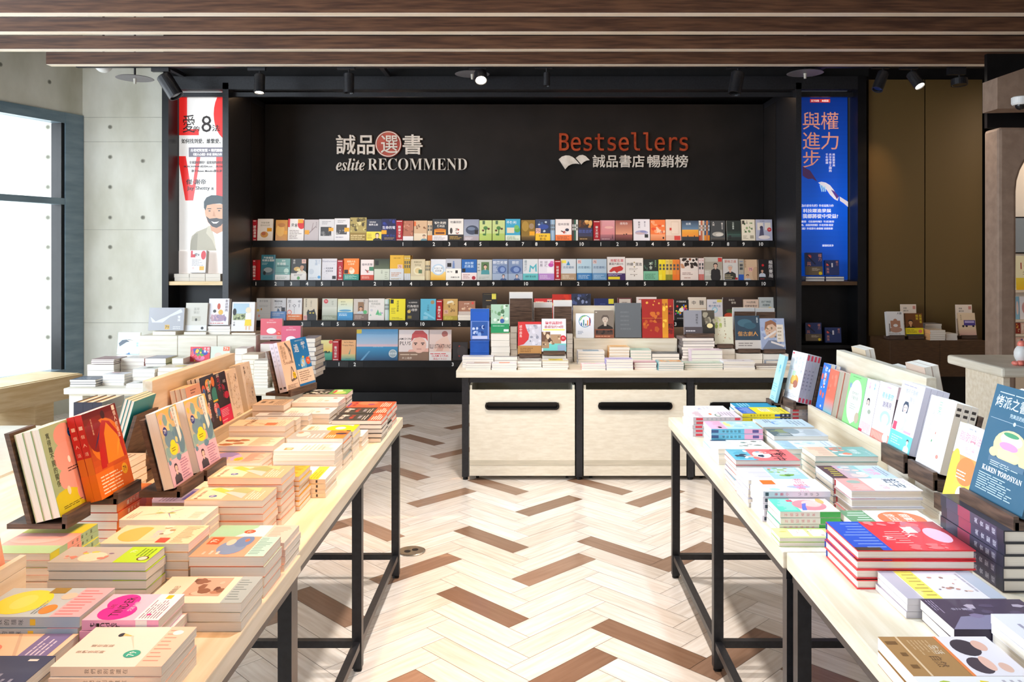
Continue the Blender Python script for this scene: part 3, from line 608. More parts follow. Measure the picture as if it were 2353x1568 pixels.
# ================================================================ books
DES = {}
def _rnd(s): return random.Random(s)
class Art:
    """prints a design on a rectangle; o origin, ex, ey full-length edge vectors, n outward normal"""
    def __init__(s, mb, o, ex, ey, n, mi=0): s.mb = mb; s.o = Vector(o); s.ex = Vector(ex); s.ey = Vector(ey); s.n = Vector(n); s.e = .00012; s.mi = mi; s.ar = s.ex.length/s.ey.length
    def P(s, u, v): u = min(1, max(0, u)); v = min(1, max(0, v)); return s.o+s.ex*u+s.ey*v+s.n*s.e
    def poly(s, pts, col):
        s.e += .00003; s.mb.face([s.P(u, v) for u, v in pts], hx(col), s.mi)
    def rect(s, a, b, c, d, col): s.poly([(a, b), (c, b), (c, d), (a, d)], col)
    def ell(s, x, y, rx, ry, col, n=20): s.poly([(x+rx*math.cos(2*math.pi*k/n), y+ry*math.sin(2*math.pi*k/n)) for k in range(n)], col)
    def text(s, x, y, hgt, col, t, vert=False, fn=None, off=.006, wmax=.96):
        s.e += .00003
        if vert:
            for i, c in enumerate(t):
                if c == '_': continue
                a = min(1.1, aspect(c)); yy = y-(i+.5)*hgt*1.08
                put_text(s.mb, c, lambda u, v: s.P(x+(u-.5)*hgt*a/s.ar*.96, yy+(v-.5)*hgt*.96), hx(col), s.mi, None, off, None, 1)
        else:
            t = t.replace('_', ' '); a = aspect(t, fn); wd = hgt*a/s.ar; k = min(1, wmax/wd)
            put_text(s.mb, t, lambda u, v: s.P(x+(u-.5)*wd*k, y+(v-.5)*hgt), hx(col), s.mi, fn, off if len(t) < 4 else off*1.3, None, 1)
    def run(s, ops, seed=0):
        for q, op in enumerate(ops):
            a = op.split(); k = a[0]; f = lambda i: float(a[i])
            if k == 'r': s.rect(f(1), f(2), f(3), f(4), a[5])
            elif k == 'e': s.ell(f(1), f(2), f(3), f(4), a[5])
            elif k == 'c': s.ell(f(1), f(2), f(3)/s.ar, f(3), a[4], 24)
            elif k == 't': s.text(f(1), f(2), f(3), a[4], a[5])
            elif k == 'T': s.text(f(1), f(2), f(3), a[4], serif(a[5]), False, SERIF)
            elif k == 'v': s.text(f(1), f(2), f(3), a[4], a[5], True)
            elif k == 'p': s.poly([tuple(map(float, p.split(','))) for p in a[2:]], a[1])
            elif k in 'lk':               # fine print: rows (l) or columns (k) of thin bars
                x0, y0, x1, y1, n = f(1), f(2), f(3), f(4), int(a[5]); r = _rnd(seed+q*7+n); s.e += .00003
                for i in range(n):
                    if k == 'l':
                        hh = (y1-y0)/n; yb = y1-(i+.75)*hh; e = x0+(x1-x0)*r.uniform(.55, 1)
                        x = x0
                        while x < e: d = (x1-x0)*r.uniform(.1, .35); s.mb.face([s.P(x, yb), s.P(min(e, x+d), yb), s.P(min(e, x+d), yb+hh*.38), s.P(x, yb+hh*.38)], hx(a[6]), s.mi); x += d+(x1-x0)*.03
                    else:
                        ww = (x1-x0)/n; xb = x0+(i+.25)*ww; e = y1-(y1-y0)*r.uniform(.5, 1)
                        s.mb.face([s.P(xb, e), s.P(xb+ww*.3, e), s.P(xb+ww*.3, y1), s.P(xb, y1)], hx(a[6]), s.mi)
            elif k == 'g':                # printed gradient x0 y0 x1 y1 colA colB (bottom to top)
                A_, B_ = hx(a[5]), hx(a[6]); n = 10; s.e += .00003
                for i in range(n):
                    t = i/(n-1); y0, y1 = f(2)+(f(4)-f(2))*i/n, f(2)+(f(4)-f(2))*(i+1)/n
                    s.mb.face([s.P(f(1), y0), s.P(f(3), y0), s.P(f(3), y1), s.P(f(1), y1)], tuple(A_[j]*(1-t)+B_[j]*t for j in range(3)), s.mi)
            elif k == 'n':                # scattered shapes: seed count x0 y0 x1 y1 size colours
                r = _rnd(int(a[1])); cs = a[8].split(',')
                for i in range(int(a[2])):
                    s.e -= .000022; x, y = r.uniform(f(3), f(5)), r.uniform(f(4), f(6)); rx = f(7)*r.uniform(.4, 1.2); ry = rx*s.ar*r.uniform(.5, 1.6); m = r.randint(5, 9); ph = r.uniform(0, 6)
                    s.poly([(min(f(5)+.02, max(f(3)-.02, x+rx*r.uniform(.7, 1.1)*math.cos(ph+2*math.pi*j/m))), min(f(6)+.02, max(f(4)-.02, y+ry*r.uniform(.7, 1.1)*math.sin(ph+2*math.pi*j/m)))) for j in range(m)], r.choice(cs))
            elif k == 'f':                # portrait: cx cy headradius hair skin cloth
                x, y, h = f(1), f(2), f(3); w_ = h/s.ar
                s.poly([(x-w_*2.3, y-h*4.2), (x-w_*2.1, y-h*2.3), (x-w_*.7, y-h*1.5), (x+w_*.7, y-h*1.5), (x+w_*2.1, y-h*2.3), (x+w_*2.3, y-h*4.2)], a[6])
                s.poly([(x-w_*.35, y-h*1.9), (x-w_*.35, y-h*.7), (x+w_*.35, y-h*.7), (x+w_*.35, y-h*1.9)], a[5])
                s.poly([(x-w_*.98, y-h*.9 if len(a) > 7 else y), (x-w_*1.05, y+h*.5), (x-w_*.6, y+h*1.15), (x+w_*.6, y+h*1.15), (x+w_*1.05, y+h*.5), (x+w_*.98, y-h*.9 if len(a) > 7 else y)], a[4])
                s.ell(x, y-h*.1, w_*.8, h*1.0, a[5], 18)
                s.poly([(x-w_*.82, y+h*.2), (x-w_*.7, y+h*.95), (x, y+h*1.15), (x+w_*.7, y+h*.95), (x+w_*.82, y+h*.2), (x+w_*.4, y+h*.55), (x-w_*.3, y+h*.6)], a[4])
                for d in (-1, 1): s.rect(x+d*w_*.33-w_*.15, y-h*.02, x+d*w_*.33+w_*.15, y+h*.09, '2a2020')
                s.rect(x-w_*.25, y-h*.62, x+w_*.25, y-h*.53, 'a04840')
_bm = {}
def book_mesh(key, w, h, t, hard=False):
    k = (key, round(w, 4), round(h, 4), round(t, 4), hard)
    if k in _bm: return _bm[k]
    side, base, spine, ops = DES[key]; L = side == 'L'
    b = .0026 if hard else .0009; o = .003 if hard else .0004; cb, cs = hx(base), hx(spine)
    mb = MB(); mb.box(0, w, 0, h, t-b, t-.0001, cb); mb.box(0, w, 0, h, .0001, b, cb)
    mb.box(*((0, b) if L else (w-b, w)), 0, h, b, t-b, cs)
    A = Art(mb, (0, 0, t), (w, 0, 0), (0, h, 0), (0, 0, 1))
    S = Art(mb, (0, h, 0) if L else (w, h, 0), (0, -h, 0), (0, 0, t), (-1, 0, 0) if L else (1, 0, 0))
    if not L: S = Art(mb, (w, h, t), (0, -h, 0), (0, 0, -t), (1, 0, 0))
    else: S = Art(mb, (0, h, t), (0, -h, 0), (0, 0, -t), (-1, 0, 0)); S = Art(mb, (0, h, 0), (0, -h, 0), (0, 0, t), (-1, 0, 0))
    band = None; tgt = A; sd = sum(map(ord, key)); bandmb = None
    S.rect(0, 0, 1, 1, spine)
    for i, op in enumerate(ops.split(';') if ops else []):
        op = op.strip(); a = op.split()
        if not a: continue
        if a[0] == 'b':
            bh = float(a[1])*h; bandmb = MB(); c = hx(a[2]); e = .00025
            bandmb.box(-.0002, w+.0002, 0, bh, t-.00005, t+e, c); bandmb.box(-.0002, w+.0002, 0, bh, -.0001, .00005, c)
            bandmb.box(*((-.0007, -.0003) if L else (w+.0003, w+.0007)), 0, bh, 0, t+.0002, c)
            tgt = Art(bandmb, (0, 0, t+e), (w, 0, 0), (0, bh, 0), (0, 0, 1))
        elif a[0] == 's':      # spine patch: from to colour (fractions down the spine)
            q_ = .02 if float(a[2])-float(a[1]) > .15 else .2; S.rect(float(a[1]), q_, float(a[2]), 1-q_, a[3])
        elif a[0] == 'S':      # spine text: from to colour text
            x0, x1 = float(a[1]), float(a[2]); n = len(a[4]); S.e += .00003
            zs = .5*t/h; st = (x1-x0)/max(1, n)
            zw = min(zs, st*.9)
            for j, ch in enumerate(a[4]):
                if ch == '_': continue
                u0 = x0+st*(j+.5)
                flip = 1 if not L else 1
                put_text(mb, ch, lambda p, q: S.P(u0-zw*(q-.5), .5+flip*(.5-p)*zw*h/t*(1 if not L else -1)), hx(a[3]), 0, None, .004, None, 1)
        else: tgt.run([op], sd+i)
    fo, sp = ((b, w-o-.0006), None) if L else ((o+.0006, w-b), None)
    pg = MB(); pg.box(fo[0], fo[1], o, h-o, b+.00005, t-b-.00005, (1, 1, 1))
    r = (mb.mesh('cover', PRINT), pg.mesh('pages', PAGES), bandmb.mesh('belly_band', PRINT) if bandmb else None)
    _bm[k] = r; return r
FARY = 2.75; NB = [0, 0]; WHO = {}
def place(key, w, h, t, M, label, group=None, name='paperback_book', hard=False, parts=True):
    me = book_mesh(key, w, h, t, hard)
    n = len(label.split())
    if n > 16: print('LONG', n, label)
    root = bpy.data.objects.new(name, None); COL.objects.link(root); root.empty_display_size = .03; root.matrix_world = M
    root['label'] = label; root['category'] = 'book'
    if group: root['group'] = group
    for nm, m in zip(('cover', 'page_block', 'belly_band'), me):
        if m: o = bpy.data.objects.new(nm, m); COL.objects.link(o); o.parent = root
    NB[0] += 1; return root
def D(key, side, base, spine, ops=''): DES[key] = (side, base, spine, ops); return key
ORD = ['top of stack', 'second from top', 'third from top', 'fourth from top', 'fifth from top', 'sixth from top', 'seventh from top', 'eighth from top', 'ninth from top', 'tenth from top', 'eleventh from top', 'twelfth from top']
ORF = ['front copy', 'second copy back', 'third copy back', 'fourth copy back', 'fifth copy back', 'sixth copy back']
RN = random.Random(11)
PILE = MB()
def pile(key, w, h, t, M, hard=False):
    k2 = key+'~'
    if k2 not in DES:
        s_, b_, sp_, ops = DES[key]; DES[k2] = (s_, b_, sp_, ';'.join(o for o in ops.split(';') if o.strip()[:2] in ('s ', 'b ')))
    for mi, me in enumerate(book_mesh(k2, w, h, t, hard)):
        if not me: continue
        b = len(PILE.v); PILE.v += [tuple(M @ v.co) for v in me.vertices]; cd = me.color_attributes['Col'].data
        for p in me.polygons: PILE.f.append(tuple(b+i for i in p.vertices)); PILE.c.append(tuple(cd[p.loop_start].color)[:3]); PILE.m.append(1 if mi == 1 else 0)
LAYS = []
def lay(face, corner, key, w, h, t, n, desc, where='', rot=0, hard=False, z0=None, jit=1, name=None):
    LAYS.append([face, [corner[0], corner[1]], key, w, h, t, n, desc, where, rot, hard, TZ if z0 is None else z0, jit, name])
def rect(l):
    f, c, w, h = l[0], l[1], l[3], l[4]
    return (c[0]-h, c[0], c[1], c[1]+w) if f == 'L' else (c[0], c[0]+h, c[1], c[1]+w) if f == 'R' else (c[0], c[0]+w, c[1], c[1]+h)
def settle():
    """keeps neighbouring stacks from running into each other, then builds them"""
    for _ in range(3):
        for i, A in enumerate(LAYS):
            for B in LAYS[i+1:]:
                if A[11]+A[5]*A[6] <= B[11]+.001 or B[11]+B[5]*B[6] <= A[11]+.001: continue
                a, b = rect(A), rect(B); dx, dy = min(a[1], b[1])-max(a[0], b[0]), min(a[3], b[3])-max(a[2], b[2]); g = .004
                if dx <= -g+.001 or dy <= -g+.001: continue
                N, F_ = (A, B) if a[2] <= b[2] else (B, A)            # N starts nearer to the camera
                if dy <= dx or (A[0] == 'C' and dy < .07):
                    k = 4 if N[0] == 'C' else 3; N[k] -= dy+g
                    if dy > .03: print('TRIMY %.3f' % dy, N[7], '|', F_[7])
                else:
                    if A[0] == 'C': Q = A if a[0] < b[0] else B; Q[3] -= dx+g
                    else: Q = A if abs(A[1][0]) < abs(B[1][0]) else B; Q[4] -= dx+g
                    if dx > .03: print('TRIMX %.3f' % dx, A[7], '|', B[7])
    for l in LAYS: lay_now(*l)
def lay_now(face, corner, key, w, h, t, n, desc, where='', rot=0, hard=False, z0=None, jit=1, name=None):
    """a stack lying flat; corner: top corner beside the aisle and the camera. face: 'L','R' (aisle side tables) or 'C' (counter, read from the camera side)"""
    z0 = TZ if z0 is None else z0
    g = f'copies of the {desc}' if n > 1 else None
    base = {'L': 90, 'R': -90, 'C': 0}[face]
    for i in range(n):
        zz = z0+(n-1-i)*t
        j = 0 if i == 0 and jit < 2 else 1
        dx, dy, dr = (RN.uniform(-.003, .003)*jit*j, RN.uniform(-.003, .003)*jit*j, RN.uniform(-1.2, 1.2)*jit*j)
        Rz = Matrix.Rotation(R(base+rot+dr), 4, 'Z')
        off = Vector((0, 0, 0)) if face != 'R' else Vector((-w, 0, 0))
        M = Matrix.Translation((corner[0]+dx, corner[1]+dy, zz+.0002)) @ Rz @ Matrix.Translation(off)
        o_ = '' if n == 1 else ', '+('bottom of stack' if i == n-1 else ORD[i])
        lab = f'{desc} {where}'.strip()+o_
        if (i > 0 and face == 'C' and name is None) or (i > 1 and corner[1] > FARY and not hard): pile(key, w, h, t-.0009, M, hard); continue
        place(key, w, h, t-.0009, M, lab, g, name or ('hardcover_book' if hard else 'paperback_book'), hard)
def stand(face, corner, key, w, h, t, n, desc, where='', lean=14, yaw=0, hard=False, name=None, one=None):
    """books standing with the front cover to the reader; corner: bottom corner of the front cover at local x=0 ('L','C') or x=w ('R', nearest the camera)"""
    base = {'L': 90, 'R': -90, 'C': 0}[face]; g = f'copies of the {desc}' if n > 1 else None
    for i in range(n):
        off = Vector((0 if face != 'R' else -w, 0, -t*(i+1)))
        M = Matrix.Translation(corner) @ Matrix.Rotation(R(base+yaw), 4, 'Z') @ Matrix.Rotation(R(90-lean), 4, 'X') @ Matrix.Translation(off)
        lab = f'{desc} {where}'.strip()+('' if n == 1 else ', '+ORF[i])
        if i > (0 if face == 'C' else 2): pile(key, w, h, t-.0009, M, hard); continue
        place(key, w, h, t-.0009, M, lab, g, name or ('hardcover_book' if hard else 'paperback_book'), hard)
def holder(face, corner, w, depth, label, yaw=0, lean=14, bh=.18, th=.03, group='dark wooden book holders', lip=.012, bt=.012, tail=.07):
    """dark wooden book holder under a leaning book: base slab, lip, tilted back. corner: as in stand(), depth: thickness of the books it carries"""
    base = {'L': 90, 'R': -90, 'C': 0}[face]; x0, x1 = (0, w) if face != 'R' else (-w, 0)
    M = Matrix.Translation(corner) @ Matrix.Rotation(R(base+yaw), 4, 'Z'); root = thing('book_holder', label, 'book holder', corner, group)
    rl = Rel(root); s, c = math.sin(R(lean)), math.cos(R(lean))
    dz = depth*s+.001; rl.part('base', MB().box(x0, x1, -lip, depth*c+tail, -th-dz, -dz, None, 0, M), DARKW)
    if lip: rl.part('lip', MB().box(x0, x1, -lip-.004, -.0035, -th-dz, .006, None, 0, M), DARKW)
    mb = MB(); y = depth*c+.009
    k = (bh*c+dz)*s/c+.001; pts = [(x0, y, -dz+.0005), (x0, y+bt, -dz+.0005), (x0, y+bt+k, bh*c), (x0, y+k, bh*c)]
    mb.prism([M @ Vector(p) for p in pts], (M.to_3x3() @ Vector((x1-x0, 0, 0)))); rl.part('back_rest', mb, DARKW)
# ---------------------------------------------------------------- the warm lit table: stacks (corner = pixel of the top corner beside the aisle)
def LT(px, py, n, t, key, w, h, desc, where='', **k): lay('L', atz(px, py, TZ+n*t), key, w, h, t, n, desc, where, **k)
W1 = 'on the warm lit table'
D('banker', 'R', '2e2a26', '1d1a18', 'r 0 0 1 .28 f0562c;l .1 .03 .9 .24 5 fff0e0;T .7 .8 .12 f4ece0 W;t .5 .86 .1 f0e8dc 業務之神;t .5 .66 .09 e04a30 必修心法;t .5 .5 .07 b8b4c0 銷售筆記;l .1 .34 .9 .44 2 cfc8c0;S .1 .6 d04030 業務之神的')
D('orangered', 'R', 'f0562c', 'd84a28', 'e .75 .6 .35 .22 f47a50;l .1 .06 .9 .28 5 ffe8d8;t .5 .86 .08 6a3050 影響力法則;e .5 .5 .12 .08 8c3a6a;r .1 .95 .7 .99 4a3a90')
D('whitered', 'R', 'f4ece4', 'efe4da', 'l .1 .72 .6 .92 4 c8a890;c .75 .18 .05 e05040;l .1 .4 .9 .5 2 e0c0b0;e .3 .3 .1 .05 e8b8a0')
D('greencomic', 'R', '30322e', '222420', 'r 0 .0 1 .42 6ab04a;e .3 .2 .3 .14 b8d870;e .7 .28 .2 .1 e8f0c0;r .2 .3 .8 .36 d04040;n 4 14 .05 .45 .95 .95 .12 e8e8e0,c8ccc4,484c44,90a890')
D('greyphoto', 'R', 'dcdce0', 'e4e0dc', 'g .05 .5 .95 .9 b8bcc0 e0e2e6;r .3 .55 .85 .8 8c8c90;l .1 .1 .9 .4 6 a8a8ac')
D('paleocean', 'R', 'e6e4e0', 'ece6de', 'g 0 0 1 1 e8dcd0 b8c4cc;l .1 .75 .9 .9 3 7a8890;l .1 .1 .9 .3 5 b0a090;e .6 .5 .2 .1 d8b8a0')
D('shrink', 'R', 'e8d0b4', 'dcc4a8', 'l .06 .06 .94 .3 5 c0a080;r .1 .2 .5 .4 f07848;t .5 .7 .1 8a6a50 單車失竊記;n 9 8 .1 .4 .9 .9 .1 d8b890,c8a080,f0e0c8')
D('orangegrey', 'R', 'a8a8a0', 'c8c4b8', 'r 0 0 1 .36 f08030;e .5 .8 .3 .12 c8ccc4;e .7 .88 .12 .05 d09070;l .1 .4 .7 .7 4 e8e8e0;l .1 .18 .6 .34 4 fff0e0;n 3 7 .45 .02 .98 .2 .14 3a2c3c,5a3a50,d06a30')
D('yellowcream', 'R', 'f6ead0', 'f2e6cc', 'e .5 .3 .45 .26 f6d000;e .5 .3 .2 .1 f8f0d8;r 0 0 1 .1 f8d400;t .5 .86 .1 b8a070 慢慢來;l .1 .7 .9 .8 2 c8b898')
D('creamstamp', 'R', 'f4e6d8', 'f0e2d4', 'r .12 .72 .38 .86 f08a48;e .25 .78 .08 .05 f8c8a0;l .1 .2 .9 .6 6 d8b8a8;k .1 .05 .9 .32 8 d8a898')
D('brownnude', 'R', 'f2dfc8', 'ecd8c0', 'n 5 9 .05 .5 .9 .95 .13 8a5838,a87048,704428,c89868;k .05 .04 .95 .45 12 b89878')
D('purplepink', 'R', 'f6b8a4', 'f0c0b0', 'e .3 .75 .3 .16 a08cc8;e .75 .7 .25 .2 8c80c0;e .5 .5 .3 .07 c0a8d8;e .35 .42 .16 .07 f4c80c;l .2 .38 .5 .46 2 a08000;k .1 .04 .95 .33 10 e07868')
D('yellowbelt', 'L', 'f6efe2', 'ecdcc4', 'r 0 .12 1 .3 f6c414;l .05 .14 .9 .28 3 b88a10;l .1 .4 .9 .9 7 d8c8b4;s .84 .87 3a302c;s .2 .45 e8d8c0;S .3 .6 6a5848 人生有解')
D('orangecircle', 'R', 'f4b040', 'f0a838', 'e .5 .6 .4 .2 f4ece0;l .3 .5 .7 .68 4 908070;g 0 .75 1 1 f4ece0 e8e0d0;k .05 .04 .95 .34 9 b87818;s .85 .93 201c1a')
D('peachmountain', 'R', 'f4b496', 'f0ac90', 'p f0dcc4 .1,.55 .9,.55 .95,.95 .1,.95;p f4c858 .3,.4 .5,.4 .95,.75 .8,.85;p c8c8cc .15,.3 .6,.62 .8,.3;p a0b080 .5,.3 .7,.6 .95,.45 .95,.25;p b8c898 .6,.15 .95,.18 .95,.4;c .3 .7 .05 3a5cb4;t .3 .7 .05 ffffff 79;t .4 .88 .05 6a5040 爬一座人生的山;l .1 .08 .8 .26 5 fff0e4')
D('mintred', 'R', 'f4f0ec', 'f0dcd8', 'r 0 .5 1 1 9cccac;p f4f0ec 0,.45 0,.8 1,.45;v .25 .95 .07 2c3830 雲端情人;c .62 .55 .07 e8502c;t .62 .55 .06 fbe0d0 79;r 0 0 1 .32 f0c8bc;k .08 .05 .92 .28 10 d08c80;s 0 .12 58a080')
D('peachblue', 'R', 'f6a584', 'f0a888', 'r .0 0 1 .26 b4d8cc;k .1 .04 .95 .24 11 6a8c84;e .45 .55 .36 .19 8094b4;e .75 .45 .3 .12 7088b0;e .7 .62 .16 .06 f8c8b0;r .6 .78 .95 .95 f06030;t .77 .87 .1 fff0e8 79;l .1 .62 .3 .9 3 fcd8c8;e .8 .42 .08 .03 e87850')
D('photobeige', 'R', 'ecdcc4', 'e8d4b8', 'r .25 .3 .95 .7 c8a48c;n 7 12 .3 .32 .92 .68 .12 8a5c44,b07c60,d8b8a0,6c4434;r 0 0 1 .22 a8b4b4;k .1 .04 .9 .2 9 708080;t .3 .82 .06 8c7c68 在夏天做回自己')
D('creamlamp', 'L', 'f6e8da', 'eccfb8', 'v .35 .92 .05 a09080 我們告別時;v .5 .84 .05 a09080 還在說話;e .78 .66 .05 .03 2c3840;p f0c878 .76,.64 .82,.64 .74,.52;p e4d4c4 .73,.55 .77,.55 .4,.4;r 0 0 1 .24 f6ccb4;k .1 .05 .95 .22 9 d89c88;c .3 .38 .075 3cac94;t .3 .38 .07 eaf6f0 79;c .84 .13 .05 fdf6f0;S .3 .7 806858 我們告別時還在;')
D('tinderpink', 'L', 'fac4dc', 'f4a8c8', 'r 0 .0 1 .32 fbf2f6;l .06 .04 .94 .3 7 8c6880;e .3 .66 .3 .24 f0289c;e .68 .72 .3 .2 f0289c;t .5 .66 .12 2a1020 TINDER;t .5 .8 .06 601848 LIFE;t .5 .52 .07 fbd0e8 交友小說;r .8 .12 .95 .2 f4c020;c .2 .2 .03 f04090;S .1 .5 2a1020 tinder;s .7 .85 f4ece8')
D('lemonblue', 'L', 'bcd0dc', 'b0c0cc', 'e .5 .7 .42 .24 fbe828;e .5 .7 .25 .1 f8ee60;r 0 0 1 .28 f4b8c4;k .05 .04 .95 .26 9 d87880;e .25 .38 .16 .07 f09030;e .7 .34 .12 .07 f0d0c0;r .8 .42 1 .58 a08838;l .1 .44 .6 .5 2 7890a0;s .55 .6 f0c838;S .05 .5 506070 誰在找我的貓咪')
D('purplesash', 'R', 'f4d8bc', 'e8c8a8', 'r 0 .05 1 .3 8078b0;l .1 .1 .9 .26 4 dcd8f0;e .7 .8 .08 .04 5c4038;e .35 .62 .2 .1 f0907c;p d8c0a8 0,.3 1,.5 1,.53 0,.33;n 2 6 .1 .4 .9 .95 .05 2c2420,f4ece0,e8a890')
D('navyplain', 'R', '3c4668', '343c5c', 'l .1 .1 .5 .3 3 9098b4;r .84 .1 .9 .18 e8e4e0;t .4 .8 .05 7880a0 夜的第幾章')
D('creamcoins', 'L', 'f2ead8', 'ece0cc', 'c .3 .3 .05 d8b880;c .55 .35 .05 e8c898;l .1 .6 .9 .9 4 c8c0b0;r .6 .05 .95 .3 4a4440;l .1 .1 .5 .2 3 b0a898')
D('limewoman', 'R', 'b8b8b0', 'b4b0c0', 'r 0 0 1 .34 b4dc20;e .35 .62 .3 .14 f4dcc4;n 8 12 .1 .4 .9 .9 .1 f0b0a0,c8d060,8c7c98,f4e0cc,e88878;l .4 .04 .95 .2 4 6c9010;e .25 .08 .14 .06 5c3028;e .25 .08 .11 .045 f8d8c4;t .7 .26 .06 f4fcd0 79')
D('tansun', 'R', 'f4d4ac', 'ecc8a0', 'e .5 .72 .4 .2 f8b858;g .15 .35 .85 .62 d8c8b0 e8d8a8;t .5 .5 .08 b0b8d8 山之間;n 6 6 .5 .25 .95 .5 .12 b08c60,8c6c58,f4e0c8;r .05 .28 .3 .4 e04c38;k .05 .04 .95 .24 12 c89c74')
D('creamflower', 'R', 'f8ead8', 'f2e8d8', 'p a8b868 .5,.55 .56,.62 .5,.68 .44,.62;p a8b868 .5,.42 .56,.48 .5,.54 .44,.48;p 9088c0 .52,.55 .9,.7 .55,.56;p 9088c0 .48,.55 .12,.72 .45,.56;p 9088c0 .52,.5 .88,.36 .55,.51;p 9088c0 .48,.5 .1,.4 .45,.51;p c0c890 .5,.55 .3,.85 .52,.58;n 4 8 .1 .2 .9 .8 .02 9088c0,e8a0a0,b8c880;l .1 .85 .6 .95 3 d8a898;k .1 .04 .6 .2 5 d8c8b8')
D('pinkstrip', 'R', 'e4b8c0', 'dcb0b8', 'l .1 .2 .9 .5 5 a87888;r .2 .05 .8 .12 8068a8')
D('redbook', 'R', 'c8341c', 'c02818', 'g 0 0 1 .3 e87420 d8501c;e .5 .6 .3 .2 e88824')
D('greenbubble', 'R', 'd8d83c', 'a8c490', 'e .5 .7 .5 .2 f0a89c;r 0 .7 1 1 a8c490;s 0 .3 c8c828;s .3 .6 f0a89c;S .35 .95 405040 寬得離不開的關係')
D('tanfar', 'R', 'd0bca4', 'c8b8a0', 't .5 .8 .16 4c443c 聰明;t .5 .55 .12 5c5044 做決定;l .1 .1 .9 .4 4 8c7c6c')
# column along the aisle
LT(875.9, 966.2, 5, .018, 'banker', .148, .203, 'black paperback with orange band and bold white title', 'at table end')
LT(887, 949.7, 5, .0181, 'banker', .148, .203, 'black and orange paperback in the middle pile', 'at table end')
LT(899.5, 936, 5, .0182, 'orangered', .14, .203, 'orange red paperback at the outermost table end', '')
LT(757.3, 951, 5, .02, 'whitered', .146, .2, 'white paperback with red dot, lower pile', 'behind the black books')
LT(777.2, 924.8, 6, .0202, 'whitered', .143, .205, 'white paperback with red dot, higher pile', 'behind the black books')
LT(797, 905.7, 6, .022, 'greencomic', .13, .205, 'green and black comic cover paperback', 'at table end')
LT(652, 931.4, 5, .0256, 'tanfar', .148, .135, 'tan dark lettered paperback under the blue book holder')
LT(655.4, 978.7, 5, .0235, 'shrink', .118, .215, 'shrink wrapped tan paperback', 'below the display ridge')
LT(680.5, 966, 5, .0202, 'paleocean', .15, .215, 'pale sea coloured paperback', 'behind the shrink wrapped tan books')
LT(708, 955.5, 5, .021, 'greyphoto', .148, .22, 'grey photo cover paperback with ribbon', W1)
LT(627.5, 1024.8, 4, .0192, 'brownnude', .146, .213, 'cream paperback with brown branch picture', W1)
LT(595.5, 1063.3, 3, .018, 'purplepink', .146, .213, 'pink and purple paperback with yellow oval', W1)
LT(788, 1007.7, 6, .019, 'orangegrey', .14, .2, 'grey and orange mountain paperback', W1)
LT(811, 992, 5, .0216, 'yellowcream', .125, .2, 'cream paperback with yellow circle', 'behind the mountain paperbacks')
LT(832, 1003, 3, .0187, 'creamstamp', .125, .17, 'low cream paperback pile beside yellow circle books')
LT(769.3, 1036.2, 6, .0165, 'creamstamp', .135, .21, 'cream paperback with orange square stamp', W1)
LT(747.4, 1101.4, 4, .015, 'yellowbelt', .155, .19, 'white paperback with yellow sash and dotted spine', W1)
LT(686.9, 1095.3, 7, .0149, 'orangecircle', .13, .16, 'orange paperback with white circle', W1)
LT(646.3, 1098.4, 7, .0198, 'peachmountain', .135, .2096, 'peach mountain paperback, taller pile', 'beside orange circle books')
LT(603.2, 1150, 6, .019, 'peachmountain', .134, .21, 'peach mountain paperback, lower pile in front', '')
LT(653, 1247.6, 4, .0175, 'mintred', .13, .2, 'mint and pink paperback with red sticker', 'at the table seam')
LT(605.1, 1278.8, 4, .0235, 'peachblue', .13, .2, 'salmon paperback with blue figure', W1)
LT(553.9, 1385.7, 3, .02, 'photobeige', .138, .2, 'beige paperback with photo and grey sash', W1)
LT(463.5, 1194.6, 5, .02, 'creamflower', .15, .21, 'cream paperback with violet and green leaf star', W1)
LT(433, 1249, 6, .02, 'tansun', .125, .2, 'tan paperback with orange sun and red label', W1)
LT(334, 1292.6, 6, .019, 'limewoman', .122, .21, 'grey and lime paperback with curled cover', W1)
LT(363.9, 1425, 4, .02, 'tinderpink', .155, .145, 'bright pink paperback with magenta blobs', W1)
LT(183, 1417.6, 4, .021, 'lemonblue', .135, .21, 'pale blue paperback with lemon yellow oval', W1)
LT(115, 1511.7, 3, .018, 'purplesash', .13, .21, 'peach paperback with violet sash', W1)
LT(30, 1590, 3, .021, 'navyplain', .12, .21, 'plain navy paperback at the picture corner', W1)
LT(371, 1532, 4, .0172, 'creamlamp', .15, .19, 'cream rounded paperback with green discount seal', W1)
LT(371, 1650, 2, .02, 'creamcoins', .13, .185, 'pale paperback with gold coins, low pile', W1)
LT(423, 1155, 3, .018, 'pinkstrip', .14, .17, 'dusty pink paperback under the twin book holder', rot=0)
# books with the spine to the aisle, below the holders
def spine_out(corner, key, w, h, t, n, desc):
    for i in range(n):
        M = Matrix.Translation((corner[0]+RN.uniform(-.003, .003), corner[1]+RN.uniform(-.003, .003), TZ+(n-1-i)*t+.0002)) @ Matrix.Rotation(R(180), 4, 'Z') @ Matrix.Translation((0, -h, 0))
        place(key, w, h, t-.0003, M, desc+', '+('bottom of stack' if i == n-1 else ORD[i]), 'copies of the '+desc)
D('redspine', 'L', 'd0401c', 'e0561c', 'r 0 0 1 .3 e87020;s 0 .25 f08028;s .6 .8 c02c18;S .25 .6 f4d0b0 一個人活')
D('greenspine', 'L', 'f0a89c', 'a8cca0', 'r 0 0 1 .34 dcd83c;e .6 .55 .4 .14 f4b4a8;r 0 .75 1 1 a8c890;s .0 .18 d8d434;s .34 .62 f0a89c;S .4 .9 405040 寬得離不開')
spine_out((-1.085, 2.168), 'redspine', .16, .2, .0225, 5, 'orange paperback, spine outward, under the red book holder')
